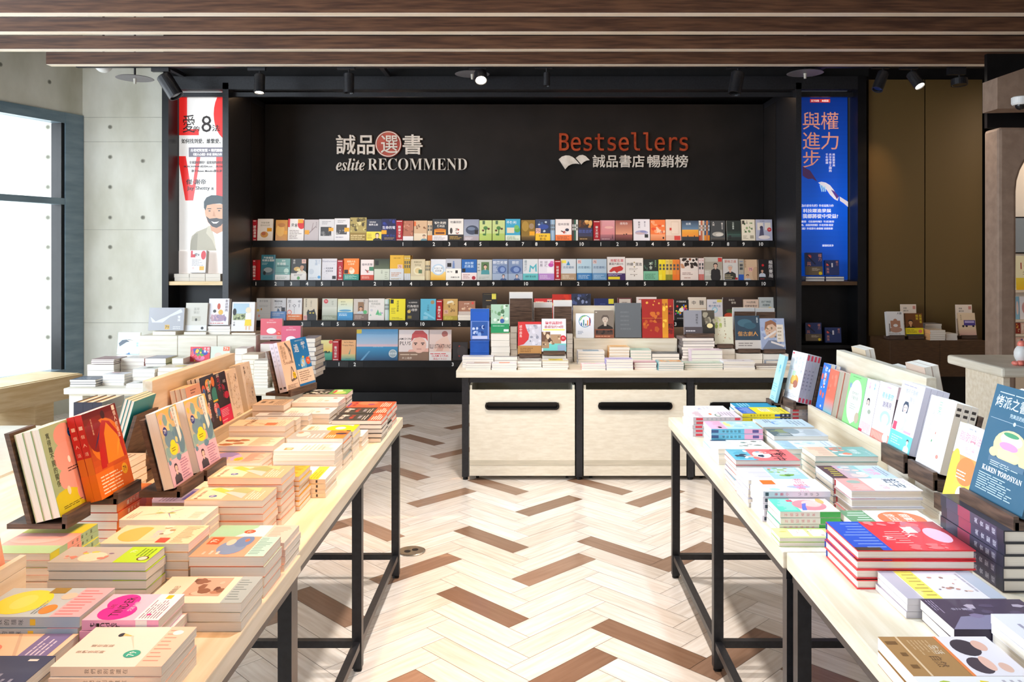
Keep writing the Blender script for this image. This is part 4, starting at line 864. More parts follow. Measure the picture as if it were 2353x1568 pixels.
spine_out((-1.10, 1.895), 'greenspine', .15, .21, .0166, 5, 'green pink paperback, spine outward, under the bubble cover')
lay('L', (-1.275, 2.60), 'tanfar', .14, .2, .022, 5, 'tan paperback pile between the holders', '')
# ---- leaning books on the warm table
D('bubble', 'R', 'a9c295', 'a9c295', 'g 0 0 1 1 a4bc8c b0c8a0;e .62 .84 .3 .14 f0a79a;e .55 .6 .36 .17 f2ab9e;e .86 .5 .2 .2 f0a497;e .5 .36 .3 .14 f2aca0;e .8 .24 .24 .12 f0a79a;e .3 .0 .62 .26 dcd22c;r .0 .0 1 .12 dcd22c;e .82 .16 .2 .12 f2aca0;v .17 .93 .072 2e3c30 寬得離不開的關係;c .82 .85 .06 1c62b8;t .82 .85 .055 ffffff 79;e .4 .23 .05 .05 f4e8c8;e .6 .56 .04 .04 fdf4ec;l .5 .42 .95 .48 2 5a4038;l .15 .05 .9 .09 2 5a5a20')
stand('L', (-1.142, 2.008, .858+.018), 'bubble', .15, .222, .021, 3, 'green book with pink bubbles and blue 79 sticker', '', lean=14)
holder('L', (-1.142, 2.006, .858+.018), .108, .063, 'dark wooden holder under the green pink bubble book', lean=14, th=.012, bh=.21)
D('redrobe', 'L', 'b02418', 'c8201c', 'g 0 .3 1 1 d0581c 6c1414;e .5 .62 .45 .26 e07a1c;e .25 .72 .25 .2 8c1c18;p b8281c .2,.35 .3,.72 .5,.86 .7,.82 .95,.6 .98,.35;p e88c20 .4,.35 .48,.7 .6,.82 .85,.62 .9,.35;p 3a3058 .12,.55 .3,.66 .42,.8 .3,.7;e .56 .92 .06 .05 3c1418;p f0a030 .7,.38 .88,.55 .86,.6 .76,.5;p c01c1c .2,.32 .35,.32 .4,.6 .25,.52;v .9 .99 .062 f8e4d4 一個人的活法;v .2 .92 .03 f4c8a8 走向自己的路;b .3 e8741c;l .1 .1 .8 .85 6 ffe8d0;c .82 .7 .22 f6c020;t .82 .7 .2 3a2010 79;S .1 .5 f4d0b8 一個人活;s .5 .7 e07a1c')
stand('L', (-1.098, 2.119, .885), 'redrobe', .172, .226, .02, 2, 'red and orange book with robed figure', '', lean=14)
holder('L', (-1.096, 2.163, .885), .13, .04, 'dark wooden holder under the red robed figure book', lean=14, th=.014, bh=.2)
D('twinyellow', 'R', '7a98a8', 'd8c8b0', 'g 0 .3 1 1 8ab0b0 e8b860;e .2 .85 .25 .12 f0b898;e .75 .9 .2 .1 88a8a4;e .5 .6 .4 .14 6c90a4;e .8 .55 .2 .2 5c8498;n 12 16 .05 .3 .95 .98 .12 f0c050,80a8a8,e8a890,5c88a0,d8d088;c .2 .72 .06 2a3c88;t .2 .72 .055 ffffff 79;e .42 .46 .2 .08 f6dc10;e .42 .53 .12 .05 f6dc10;l .3 .43 .55 .49 2 6c6010;p e8e8e4 .68,.98 .92,.98 .88,.55 .78,.5;v .78 .97 .05 5c6c70 最好的安排;b .34 e4b4c4;f .3 .66 .14 302430 e8c0b0 3a3440 long;l .52 .1 .95 .9 8 a87898')
stand('L', (-.962, 2.235, .882), 'twinyellow', .132, .212, .03, 1, 'nearer twin blue yellow book with woman on pink sash', '', lean=14, yaw=1)
stand('L', (-.957, 2.40, .882), 'twinyellow', .145, .212, .036, 1, 'second twin blue yellow book, beside the balloon book', '', lean=14, yaw=-2)
holder('L', (-.958, 2.231, .882), .155, .03, 'dark wooden holder under the nearer twin book', lean=14, th=.016, bh=.19)
holder('L', (-.953, 2.396, .882), .155, .036, 'dark wooden holder under the second twin book', lean=14, th=.016, bh=.19)
# slipcased set and the holder facing the window
D('slipcase', 'L', '5c5c5a', '34384a', 'l .1 .2 .9 .9 14 7c7c78;s .1 .9 2c3046;s .35 .5 c09048;r .75 .05 .9 .12 c8c4b8')
for i in range(3):
    M = Matrix.Translation((-1.49+.032*i, 2.75, .747)) @ Matrix.Rotation(R(90), 4, 'Z') @ Matrix.Rotation(R(90), 4, 'X') @ Matrix.Translation((0, 0, -.0318))
    place('slipcase', .15, .275, .0315, M, 'grey slipcased volume standing with navy spine, '+('outermost toward the window', 'middle one of three', 'closest to the aisle')[i], 'grey slipcased volumes', 'boxed_volume', True)
D('tealmag', 'L', '2ca0a8', 'f0c8b8', 'r .1 .1 .9 .6 f4b8a0;n 3 8 .1 .6 .9 .95 .1 f0e0d0,e89080,f8f4f0')
def backstand(x, y, w, key, n, t, desc, hold, side=1, zb=.86, h=.2, cat='paperback_book'):
    # a holder turned the other way: the back rest shows to the aisle
    f = 'R' if side > 0 else 'L'
    stand(f, (x, y if f == 'L' else y, zb), key, w, h, t, n, desc, '', lean=16, name=cat)
    holder(f, (x, y, zb), w, n*t, hold, lean=16, th=.03, bh=.165)
backstand(-1.41, 2.74, .16, 'tealmag', 3, .012, 'wrapped teal magazine in the holder facing the window', 'dark wooden holder turned to the window, beside grey volumes', 1, .82, .225, 'magazine')
for i in range(1):
    tb = thing('holder_block', 'low dark block lifting the holder that faces the window', 'display stand', (-1.36, 2.82, TZ)); Rel(tb).part('block', bx(-1.42, -1.29, 2.745, 2.895, TZ+.0005, .774), DARKW)
# ridge books facing the aisle
ZL = .832-.02
def ridgeL(y, key, w, h, t, n, desc, lean=11, x=-1.222, **k): stand('L', (x, y, ZL+n*t*math.sin(R(lean))+.001), key, w, h, t, n, desc, '', lean=lean, **k)
D('pinkbrown', 'R', 'dca890', 'd89c84', 'l .3 .85 .7 .95 2 805038;l .1 .1 .9 .3 6 a07058;l .2 .5 .8 .62 1 8c5840')
D('balloon', 'R', '2c2638', '2c2638', 'n 21 6 .05 .1 .95 .95 .1 4c3c5c,3c3048;e .15 .78 .12 .08 e0603c;e .15 .74 .1 .06 3c6cb4;e .5 .84 .2 .1 f0b030;e .5 .8 .16 .09 e86848;e .56 .82 .07 .1 3c9c88;e .85 .86 .12 .09 e88030;e .85 .62 .22 .14 2c8c84;e .8 .38 .2 .1 e05c70;e .88 .3 .12 .08 3c70b0;e .2 .36 .16 .12 f0a088;e .12 .28 .1 .1 5c98c8;e .3 .5 .06 .04 d04838;e .9 .18 .07 .05 f09030;e .22 .15 .07 .06 2c8c94;v .45 .83 .13 f6f0e8 快樂;v .3 .55 .09 f6f0e8 會不會;v .72 .5 .09 f6f0e8 太過份;t .55 .87 .06 f6f0e8 人生這麼;r .65 .5 1 .53 f0d020;l .1 .03 .9 .08 1 c8c0d0')
D('blackpink', 'R', '281c28', 'e81c5c', 'v .3 .95 .14 c01c48 可不;v .62 .8 .14 c01c48 痛心;e .78 .82 .22 .08 1c1418;t .78 .82 .06 f0e8f0 人生;t .3 .96 .06 f0f0f0 從從;e .8 .55 .2 .07 c82048;b .36 e81c60;r .05 .3 .5 .35 f8b0c8;l .08 .5 .8 .9 5 fcc8dc;l .1 .05 .6 .25 2 fcb0cc')
D('lineart', 'R', 'f2e2cc', 'e8d8c0', 'k .1 .1 .3 .95 3 8c7c68;n 33 26 .25 .2 .9 .9 .05 e0cdb2,e8d4b8,c8b08c,f2e2cc,d8c0a0;n 34 60 .2 .15 .95 .92 .014 6c5844,8c745c,4c3c30;v .85 .9 .06 2c2824 活著;l .3 .05 .8 .12 2 a89c88')
D('lineart2', 'R', 'f2e4d0', '4c4c40', 'n 43 16 .25 .2 .9 .9 .05 e0cdb2,f4d860,c8c4d8,f2e2cc,d8c0a0;n 44 60 .15 .15 .95 .92 .014 6c5844,8c745c,4c3c30;v .3 .95 .08 6c5c50 本事;v .7 .4 .06 5c4c40 做人;l .3 .05 .8 .12 2 a89c88')
ridgeL(3.02, 'pinkbrown', .13, .205, .02, 3, 'pinkish brown paperback at the near ridge end')
ridgeL(3.157, 'balloon', .137, .222, .017, 3, 'dark book covered in bright balloons')
ridgeL(3.297, 'blackpink', .118, .215, .017, 3, 'black book with hot pink lower half')
ridgeL(3.42, 'lineart', .118, .21, .017, 3, 'cream line drawing book beside the hot pink one')
ridgeL(3.60, 'lineart2', .118, .215, .025, 2, 'cream line drawing book at the far ridge end')
# peach book at the picture edge on the near ridge
D('mushroom', 'R', 'f4dccc', 'ecccb8', 'g 0 0 1 .38 f0a080 f4c8a8;e .75 .62 .2 .07 c8b4c0;p b85c50 .7,.42 .85,.42 .82,.6 .74,.6;p d88870 .6,.3 .9,.3 .8,.48;l .1 .05 .9 .25 6 d06848;e .95 .3 .06 .08 302c30;n 3 8 .2 .4 .9 .95 .03 d8a898,b8a8b8,e0b0a0')
stand('L', (-1.15, 1.66, .818+.012), 'mushroom', .15, .25, .02, 3, 'peach book with mushroom drawing at the picture edge', '', lean=11)
# far holder with the coconut coloured and the blue book
D('critical', 'L', 'f0d6bc', 'c4c0cc', 'v .22 .93 .085 b09478 嚴謹思考;v .4 .9 .085 b09478 的練習;p 6c6058 .5,.95 .58,.98 .9,.8 .82,.76;p 8c8078 .66,.9 .72,.88 .86,.62 .8,.6;p 6c6058 .9,.8 .84,.55 .78,.55 .84,.78;t .55 .56 .06 8c7460 CriticalBias;p 6c6058 .45,.2 .5,.16 .95,.2 .9,.25;p 8c8078 .45,.2 .66,.48 .7,.46 .5,.2;p 6c6058 .66,.46 .72,.46 .92,.2 .86,.2;e .78 .28 .12 .07 f4cc10;t .78 .28 .07 302810 79;l .1 .04 .9 .12 3 a08468;S .05 .5 8c8898 嚴謹思考的;s .9 .94 302c30')
D('overload', 'R', '1c7cc4', '1468ac', 't .5 .95 .03 b0dcf4 在資訊洪流中找回專注;t .25 .8 .17 e4f0f8 過;t .72 .83 .17 e4f0f8 載;e .5 .46 .2 .14 5ca8dc;e .5 .48 .12 .08 a8d4ee;e .5 .5 .04 .04 f4c430;e .82 .5 .14 .08 e0582c;t .82 .5 .06 fbe8d8 79;n 17 12 .1 .4 .95 .64 .05 e8e8e4,f4c430,dcecf4,e8a050;b .36 f4dcc4;l .1 .3 .9 .9 5 98806c;r 0 0 1 .18 1c7cc4')
stand('L', (-1.071, 3.655, .907), 'critical', .11, .222, .02, 2, 'peach book with penrose triangle and 79 sticker', '', lean=14, yaw=-14)
stand('L', (-1.043, 3.765, .907), 'overload', .14, .225, .03, 1, 'bright blue book with cream sash on dark holder', '', lean=14, yaw=-14)
holder('L', (-1.071, 3.653, .907), .235, .04, 'dark wooden holder under the bright blue book', yaw=-14, lean=14, th=.012, bh=.18)
# ---------------------------------------------------------------- the cool lit table
def RT(px, py, n, t, key, w, h, desc, where='', **k): lay('R', atz(px, py, TZ+n*t), key, w, h, t, n, desc, where, **k)
W2 = 'on the cool lit table'
D('greytag', 'R', 'dcd4dc', 'c4bcc4', 'e .7 .55 .2 .06 6c8c78;e .68 .56 .14 .04 f0e4dc;e .5 .42 .12 .03 f08050;k .1 .05 .95 .22 10 c88c90;l .2 .6 .9 .9 5 b8a0b0;s 0 .0 c4bcc4;s .03 .14 d8384c;s .8 .94 d8384c;S .2 .75 8c98a8 不煩惱的練習')
D('whitetop', 'L', 'f0ece8', 'eeeae6', 'l .2 .2 .8 .6 4 c8c8d0;e .6 .3 .06 .03 7880c0')
D('yellowblue', 'R', 'f4e020', 'f0dc24', 'r 0 0 1 .3 2060c0;k .05 .03 .95 .27 9 b8d0f0;r .2 .45 .7 .66 f4f0c0;l .22 .48 .68 .64 4 8c9060;l .1 .72 .9 .95 4 a09c40;s 0 .22 182848;s .22 .33 2060c0;S .02 .2 e8e8f0 投資;S .4 .85 807820 存股致富大作戰')
D('tealcover', 'L', '2498c0', '2090b8', 'l .1 .1 .9 .4 4 b0e0f0')
D('pinkblue2', 'R', 'b4d8e8', '6cc0dc', 'r 0 0 1 .33 ecb0cc;k .05 .12 .95 .3 8 c07898;e .8 .2 .1 .04 302830;e .4 .4 .3 .06 e8d890;n 6 8 .1 .4 .9 .9 .12 d8ecf4,8cc0dc,e8e4a8,a0cce0;s 0 .36 e8a8c8;s .08 .2 5c508c;S .42 .8 3c5c6c 關係勒索者;s .86 1 3c5c8c')
D('plants', 'L', 'e8e8e4', 'e4e4e0', 'k .05 .03 .95 .35 10 b8b0c0;n 5 18 .08 .4 .92 .95 .07 90a090,708070,c8d0c4,e8ecea;r 0 0 .12 .3 2c3c58')
D('tealpink', 'L', 'f07070', 'e8e0e8', 'r 0 0 1 .32 68b0c4;k .1 .05 .9 .28 9 308098;e .5 .5 .3 .14 e8e4e8;n 8 12 .05 .05 .95 .5 .12 48a0b8,e8b8a8,2c3c50,e8dcd8;t .72 .72 .2 2c2428 口中;t .3 .8 .18 302428 說明;n 3 6 .1 .5 .8 .9 .08 f08c80,f0b0a0,e86060')
D('stripes', 'L', 'e0dce8', 'b8c4d0', 'k .04 .02 .96 .4 12 a89cac;r .0 .42 1 .95 9cc0e4;n 4 16 .05 .45 .7 .8 .09 6c9c3c,88b050,4c7c30,c88878;k .1 .5 .6 .9 4 e8f0f8')
D('twoline', 'R', 'f4eef4', 'dcd8e4', 'k .08 .02 .95 .26 8 c8a8b8;r .1 .1 .45 .3 f06c24;e .65 .6 .1 .18 a8b0e0;t .75 .62 .14 f07080 這樣活;t .28 .7 .16 f08090 夠自在;e .85 .2 .1 .08 a8d4e8;S .15 .5 6c7888 內在原力;S .6 .85 e05070 心靈書;s .92 .97 3c4858')
D('greenpink', 'R', 'f4d8d0', 'e8d8d0', 'r 0 0 1 .36 5cc4ac;k .05 .03 .9 .32 9 c4ecdc;e .5 .6 .4 .28 f4848c;e .4 .66 .25 .16 f8b8b0;p 5c6cc0 .9,.4 .75,.42 .4,.5 .35,.58 .6,.52 .88,.48;r .1 .28 .25 .38 e83c58;t .35 .78 .12 f8c8c0 自在;e .2 .85 .2 .06 f4a860;s 0 .34 48a850;S .4 .95 e08088 家庭裡的陌生')
D('limegreen', 'L', 'cce488', 'c4dc80', 'r .15 .2 .85 .42 f4f0dc;r .15 .47 .85 .68 f4f0dc;r .15 .73 .85 .94 f4f0dc;n 4 9 .2 .24 .8 .9 .05 8c6048,b08068,a8c0d8,98b060;k .3 .05 .45 .16 2 e0a040')
D('ltblue', 'L', 'c4d8e4', 'b4ccd8', 'n 5 12 .1 .1 .9 .9 .05 98bcdc,e4ecf0,a8c8e0;l .2 .6 .9 .9 4 88a0b0;l .1 .15 .5 .3 3 7888a0;e .5 .3 .15 .02 70a0d8')
D('greyyellow', 'L', 'c8d0d4', 'b4bcb8', 'r 0 0 1 .36 5c6c70;k .1 .03 .6 .34 5 c8cc48;k .62 .03 .95 .34 3 e8e8e0;e .3 .45 .4 .14 8898a0;k .1 .5 .9 .9 6 a8b4bc')
D('paleblue3', 'L', 'dce8f0', 'a8c0c8', 'r 0 0 1 .25 a8c8d8;k .05 .02 .95 .24 8 7898b0;n 3 10 .1 .3 .9 .8 .1 a8c8e0,f0e8c8,c8dce4;l .1 .8 .9 .95 2 b0c0d0')
D('greenpaint', 'L', '78aca4', '88b0a8', 'r 0 0 1 .36 f0c8ac;k .05 .03 .95 .32 10 b08c70;n 4 12 .1 .4 .9 .62 .12 e87c60,f4ece4,f0c0a8,e8a890;t .5 .74 .14 e4f0ec 情緒;t .5 .88 .1 e4f0ec 修復練習')
D('brownyellow', 'L', 'b8c8d8', 'b0c0d0', 'r 0 0 1 .24 58403c;k .15 .03 .85 .22 5 d8c83c;g 0 .24 1 .6 c8a0a8 88b8b8;t .5 .74 .18 f0a0b8 世界;n 4 9 .1 .3 .9 .6 .12 f0c0b8,90c0c0,f0d8c8;l .1 .85 .9 .95 2 8890a0')
D('redwhite', 'L', 'e8e4ec', 'c02838', 'r 0 0 1 .34 f49c94;e .3 .2 .14 .1 98a89c;k .5 .04 .95 .3 6 f8c8c0;t .4 .76 .22 4c5460 鉛字;t .7 .55 .1 f0b8b8 記憶;l .1 .9 .9 .97 2 c8b0b8')
D('orangetext', 'L', 'ece4dc', 'e0d8d0', 'r 0 0 1 .3 68946c;k .1 .03 .9 .28 6 d0e4d0;e .5 .66 .42 .28 f4784c;t .5 .74 .12 fbe8dc 鋼筆畫;t .5 .56 .12 fbe8dc 旅日記;p f4ece4 0,.34 1,.36 1,.4 0,.36')
D('redblue', 'L', 'e83038', '2448b0', 'r 0 0 1 .3 2850bc;r .9 .0 1 .22 48301c;k .05 .02 .95 .28 9 7890dc;g 0 .78 1 1 e83038 901c28;e .5 .86 .26 .1 dcb4c8;e .2 .72 .2 .07 c86c78;t .45 .62 .09 fbd8d0 OK;k .35 .38 .8 .56 6 f8a8a0;r .2 .62 .42 .72 fbe8e0;t .6 .4 .08 fbd0c8 AI;e .9 .7 .04 .03 f8c0b8;n 3 8 .02 .35 .2 .8 .07 f06868,f08080;n 5 6 .8 .4 1 .8 .06 f06868,f08080')
D('whiteyellow', 'R', 'e8e2ea', 'c4c0c8', 'r 0 0 1 .16 c0b8c4;r 0 .17 1 .36 fbe464;k .1 .18 .95 .34 7 b8a048;n 6 12 .1 .42 .9 .75 .04 a07c6c,e8c8b8,6c5c60,c89080;r 0 .84 1 1 b8bcc8;l .1 .78 .8 .84 1 b8b0b8')
D('darkpurple', 'R', '4c3c50', '302840', 'p 8c84a0 1,.0 1,.5 .5,.7 .6,.2;n 4 10 .2 .3 .95 .95 .14 5c4c64,887898,3c3044,b8a8b8,e0c0a8;v .35 .4 .05 c8bcd0 迷霧之中;l .05 .02 .6 .1 3 a898b0;s 0 1 302840')
D('purpletext', 'L', 'f2eef4', 'e0dce4', 't .5 .86 .08 8c84a0 致幸福的你;k .1 .3 .3 .8 2 8070c0;l .4 .1 .9 .6 6 a8a0b4')
D('tanphoto', 'L', 'b08450', 'e8e4e8', 'k .05 .02 .95 .12 3 7c5830;r .0 .15 1 .17 e8c8a0;t .65 .34 .1 7c5c3c 自然;t .35 .42 .08 e8d8c0 生活;l .1 .22 .5 .42 6 d0ac80;r 0 .5 1 .53 f08848;r 0 .53 1 1 f0e8ec;e .75 .66 .2 .1 4c3c44;e .7 .74 .18 .05 f0c0ac;e .3 .7 .22 .12 40343c;e .25 .84 .14 .06 e8b8a4;e .8 .86 .12 .05 e8bca8')
D('whiteflower', 'R', 'f4f0f0', 'f0ecec', 'n 7 16 .1 .2 .9 .6 .1 f0d838,b8c848,f4f0e8;l .1 .7 .9 .9 3 c0b8c0')
D('blackart', 'L', '2c2c34', '303040', 'g 0 0 1 1 3c3c48 20202c;e .6 .7 .4 .2 e8c8b8;p f0b090 .3,.5 .9,.9 1,.6;s .1 .9 4c4860;s .3 .5 a0405c;S .55 .9 c8c8d8 美食聖經')
RT(1592.9, 958.9, 5, .0166, 'greytag', .147, .205, 'grey paperback with red tags on spine', 'at the table corner')
RT(1583, 945, 5, .0163, 'whitetop', .13, .18, 'plain white paperback behind the red tagged pile')
RT(1706.1, 950.5, 5, .0168, 'yellowblue', .148, .208, 'yellow and blue paperback', W2)
RT(1694, 938, 4, .018, 'tealcover', .13, .19, 'teal paperback hidden behind the yellow and blue pile')
RT(1815.6, 939, 4, .0178, 'greytag', .14, .2, 'grey red tagged paperback under the far holder', '')
RT(1634.5, 985.7, 5, .02, 'pinkblue2', .146, .198, 'pink and sky blue paperback with dark oval', W2)
RT(1650.3, 1031.6, 3, .0197, 'plants', .145, .2, 'white and grey leaf pattern paperback', W2)
RT(1690.8, 1057.7, 6, .0168, 'tealpink', .15, .21, 'coral and teal paperback with big black letters', W2)
RT(1720, 1103.6, 6, .014, 'stripes', .15, .2, 'striped paperback with green trees', W2)
RT(1754, 1129, 5, .0178, 'twoline', .14, .194, 'white paperback with orange square and pink letters', W2)
RT(1792.8, 1175.9, 4, .0172, 'greenpink', .145, .165, 'green and coral swirl paperback', W2)
RT(1791.8, 1235.4, 2, .0127, 'limegreen', .13, .2, 'lime green fruit chart booklet', 'at the table seam')
RT(1753.6, 981.1, 5, .02, 'ltblue', .15, .2, 'light blue paperback with small drops', W2)
RT(1778.8, 1001.8, 5, .0188, 'greyyellow', .14, .203, 'grey paperback with yellow lines on black', W2)
RT(1803, 1031.6, 4, .0192, 'paleblue3', .145, .2, 'pale watercolour paperback', W2)
RT(1873.7, 1048.8, 5, .0197, 'greenpaint', .135, .21, 'sea green paperback with peach flap', W2)
RT(1913.3, 1099, 5, .0188, 'brownyellow', .148, .2, 'blue paperback with yellow lines on brown', W2)
RT(1956, 1127.3, 4, .0245, 'redwhite', .128, .205, 'white and coral hardcover with red edge', W2, hard=True)
RT(1974, 1213, 3, .0195, 'orangetext', .145, .22, 'white green book with large orange circle', W2)
RT(1970.3, 1264.6, 4, .0225, 'redblue', .203, .273, 'large red and blue hardcover', 'at the table seam', hard=True)
RT(2085.2, 1375.5, 3, .0145, 'whiteyellow', .15, .21, 'white paperback with yellow sash and dots', W2)
RT(2192.9, 1446, 2, .022, 'darkpurple', .148, .21, 'dark violet paperback', W2)
RT(2356, 1472, 4, .019, 'purpletext', .14, .2, 'white paperback with violet letters at picture edge', W2)
RT(2100, 1553.8, 2, .026, 'tanphoto', .145, .203, 'tan paperback with two photo figures', W2)
RT(2185, 1650, 3, .018, 'whiteflower', .14, .2, 'white paperback with yellow flowers at picture bottom', W2)
# big black volumes, spine to the aisle
def spine_outR(c, key, w, h, t, n, desc, where):
    for i in range(n):
        M = Matrix.Translation((c[0]+RN.uniform(-.003, .003), c[1]+RN.uniform(-.003, .003), TZ+(n-1-i)*t+.0002))
        place(key, w, h, t-.0003, M, desc+' '+where+', '+('bottom of stack' if i == n-1 else ORD[i]), 'copies of the '+desc, 'hardcover_book', True)
spine_outR((1.083, 1.875), 'blackart', .215, .286, .0286, 5, 'large shrink wrapped black volume', 'under the blue cake book')
P9 = D('underpile', 'R', 'ece6dc', 'e8dcc8', 'l .1 .2 .9 .8 4 c0b8b0;s .1 .14 3c3430')
lay('R', (1.19, 2.385), 'underpile', .15, .2, .0205, 4, 'cream paperback under the faint green letter book holder', '')
lay('R', (1.20, 2.60), 'underpile', .155, .2, .0195, 4, 'cream paperback under the teal sash book holder', '')
lay('R', (1.168, 2.19), 'underpile', .15, .2, .0165, 3, 'cream paperback under the orange juice book holder', '')
# ---- leaning books on the cool table
D('cake', 'R', '38647e', '305870', 'l .1 .93 .9 .95 1 c8dce8;t .36 .86 .11 d8e8f0 烤派之書;t .6 .76 .04 c8dce8 完美派的終極指南;r .05 .7 .95 .703 b8ccd8;c .5 .7 .018 c8dce4;e .52 .5 .3 .14 f0dca0;e .52 .56 .2 .06 e8e4c0;e .5 .6 .14 .02 4c9870;e .5 .5 .17 .035 d898c8;e .52 .43 .24 .04 e0e4a8;e .26 .42 .08 .04 e8d4a0;e .8 .42 .08 .05 e8d4a0;r .2 .33 .85 .38 54748c;l .25 .3 .85 .35 3 c8dce8;T .5 .26 .045 e8f0f8 KAREN_TOROSYAN;l .1 .06 .9 .22 8 b8d0e0')
stand('R', (1.122, 1.875, .915), 'cake', .225, .283, .026, 1, 'tall blue cookbook with a decorated cake', 'on the black volumes', lean=15)
holder('R', (1.118, 1.87, .915), .235, .026, 'dark wooden holder under the tall blue cookbook', lean=15, th=.018, bh=.2)
D('orangejuice', 'L', 'f8f4f8', 'f0d850', 't .5 .95 .03 8890a8 你吃對了嗎;t .5 .84 .12 e8a0b0 脂肪與油;t .5 .7 .07 f0b8c0 一飲而盡;g 0 0 1 .6 f8d850 f4a060;e .15 .4 .18 .26 e8dc50;e .6 .42 .34 .18 f48850;e .55 .12 .12 .1 fbf4e0;l .3 .3 .8 .42 3 fbe8d8;r .4 .63 .62 .66 c8c0c8')
stand('R', (1.17, 2.19, .836), 'orangejuice', .14, .215, .022, 1, 'white and orange juice coloured book', W2, lean=14)
holder('R', (1.166, 2.185, .836), .15, .022, 'dark wooden holder under the orange juice coloured book', lean=14, th=.03, bh=.17)
D('whitegreen', 'R', 'f8f8fa', 'e8dccc', 'v .45 .95 .09 88c8a0 三天;v .25 .8 .08 b8b4bc 用之家好;v .7 .8 .04 c8ccd0 不焦慮的照顧;e .5 .5 .02 .02 c89080;e .42 .38 .02 .02 58a070;e .75 .2 .05 .03 f08c80;l .15 .04 .9 .14 3 d0ccd4;s .06 .1 3c3430;s .14 .18 3c3430')
stand('R', (1.19, 2.385, .88), 'whitegreen', .15, .212, .022, 3, 'white book with faint green letters', W2, lean=14)
holder('R', (1.186, 2.38, .88), .158, .066, 'dark wooden holder under the faint green letter book', lean=14, th=.03, bh=.17)
D('tealwoman', 'R', 'ece8f4', 'dcd8e4', 'l .1 .93 .9 .97 1 a8a4b8;t .5 .87 .07 a8b0c8 坐月子聖經;t .6 .76 .08 b8b8d0 醫生;f .4 .62 .08 3c4c60 e8d0d0 c8d4f0 long;e .3 .4 .2 .12 d0dcf4;r .04 .26 .2 .38 e8506c;e .7 .36 .18 .1 f4f0f8;r .55 .27 .85 .3 e0a8c8;r 0 0 1 .25 6cc8d0;l .1 .06 .6 .2 4 c4ecf0;f .82 .16 .035 3c4c50 f0d8d0 f0f0f0')
stand('R', (1.20, 2.60, .8655+.016), 'tealwoman', .155, .222, .02, 4, 'thick white book with long haired woman and teal sash', '', lean=14)
holder('R', (1.196, 2.59, .8655+.016), .165, .08, 'dark wooden holder under the teal sash book', lean=14, th=.035, bh=.17)
D('mascot', 'R', 'f6f0f8', 'd8b8c0', 't .55 .94 .035 e8a0b8 產後情緒;t .55 .8 .1 88c4e4 產後憂鬱;t .6 .66 .1 6c5c80 說再見;e .62 .44 .28 .12 b8dcf0;e .62 .42 .18 .09 f4f0f4;e .6 .28 .22 .1 e8ecf4;r 0 0 1 .2 f4988c;k .05 .02 .7 .17 8 f8c8bc;e .8 .14 .14 .08 f4f0f0;s .2 .6 5c4850')
D('doctor', 'R', 'f4f0f8', 'e8e0ec', 'v .3 .96 .06 e890b8 必讀;v .7 .96 .06 78c0d8 指南;f .4 .6 .06 302c38 f0d4c8 eceef8 long;e .6 .44 .12 .04 a8b0a0;k .1 .04 .9 .24 8 f0b0c0;r 0 0 .3 .1 e84868')
D('greenframe', 'R', '90d88c', '3c80b8', 'e .5 .52 .4 .4 f8faf4;e .5 .84 .1 .08 f8faf4;e .5 .18 .1 .08 f8faf4;t .5 .66 .07 a8b0a0 食物裡的;t .5 .58 .07 a8b0a0 中醫智慧;l .3 .36 .7 .48 3 b8c4b8;e .15 .78 .06 .05 88a8c8;e .8 .25 .12 .1 c8b8a0;l .2 .95 .8 .97 1 509850;l .25 .03 .75 .05 1 509850')
D('coralspread', 'L', 'f07058', 'e85c48', 'g 0 0 1 .4 58c0d0 f07860;n 4 6 .1 .5 .9 .95 .14 f08870,e85040,f4a890')
D('bluecloud', 'L', '3078d8', '2868c8', 'n 5 14 .05 .1 .95 .95 .14 f0f0f4,e86850,f4f0e8,4c90e8;v .5 .95 .12 f4f4f8 科學怪;l .1 .02 .9 .08 2 1c3c70')
D('teastain', 'R', 'f4f2f6', 'b0acb4', 'r .03 .94 .15 .97 d8384c;v .82 .93 .085 a8b4c4 失智母親;v .6 .92 .085 b0bcc8 眼中的;v .38 .9 .085 b0bcc8 世界;r .1 .62 .9 .625 e8a8a8;e .5 .4 .26 .13 e0a050;e .42 .44 .15 .1 f0c060;e .6 .34 .16 .08 b06c58;r .25 .2 .5 .32 f4d8b8;r .3 .5 .5 .6 c8e4c0;l .1 .05 .9 .14 3 b8b8c0;s .02 .13 c8384c;s .9 .99 c8384c;S .3 .75 5c5864 失智母親眼中')
D('skyslim', 'R', 'a8e0ec', '98d4e4', 'v .6 .8 .09 48a8d0 腦內;l .1 .2 .9 .4 4 70bcd4;l .2 .05 .8 .12 2 4c98b8')
ZR = .835-.02
def ridgeR(y, key, w, h, t, n, desc, lean=11, x=1.272, **k): stand('R', (x, y, ZR+n*t*math.sin(R(lean))+.001), key, w, h, t, n, desc, '', lean=lean, **k)
ridgeR(2.925, 'mascot', .15, .222, .018, 3, 'white coral book with light blue mascots')
ridgeR(3.078, 'doctor', .108, .215, .018, 3, 'slim white book with doctor in white coat')
ridgeR(3.19, 'greenframe', .165, .215, .012, 3, 'light green book with white scalloped frame')
ridgeR(3.47, 'coralspread', .1, .2, .025, 2, 'coral book fading to turquoise')
ridgeR(3.573, 'bluecloud', .085, .215, .022, 2, 'bright blue book with white blobs')
stand('R', (1.208, 3.700, .8505), 'teastain', .145, .222, .017, 4, 'white book with teacup art and red tagged spine', '', lean=13, yaw=8)
holder('R', (1.204, 3.695, .8505), .155, .068, 'dark wooden holder under the teacup art books', yaw=8, lean=13, th=.016, bh=.16)
stand('R', (1.135, 3.80, .832), 'skyslim', .085, .22, .015, 1, 'slim sky blue book at the far table corner', '', lean=13)
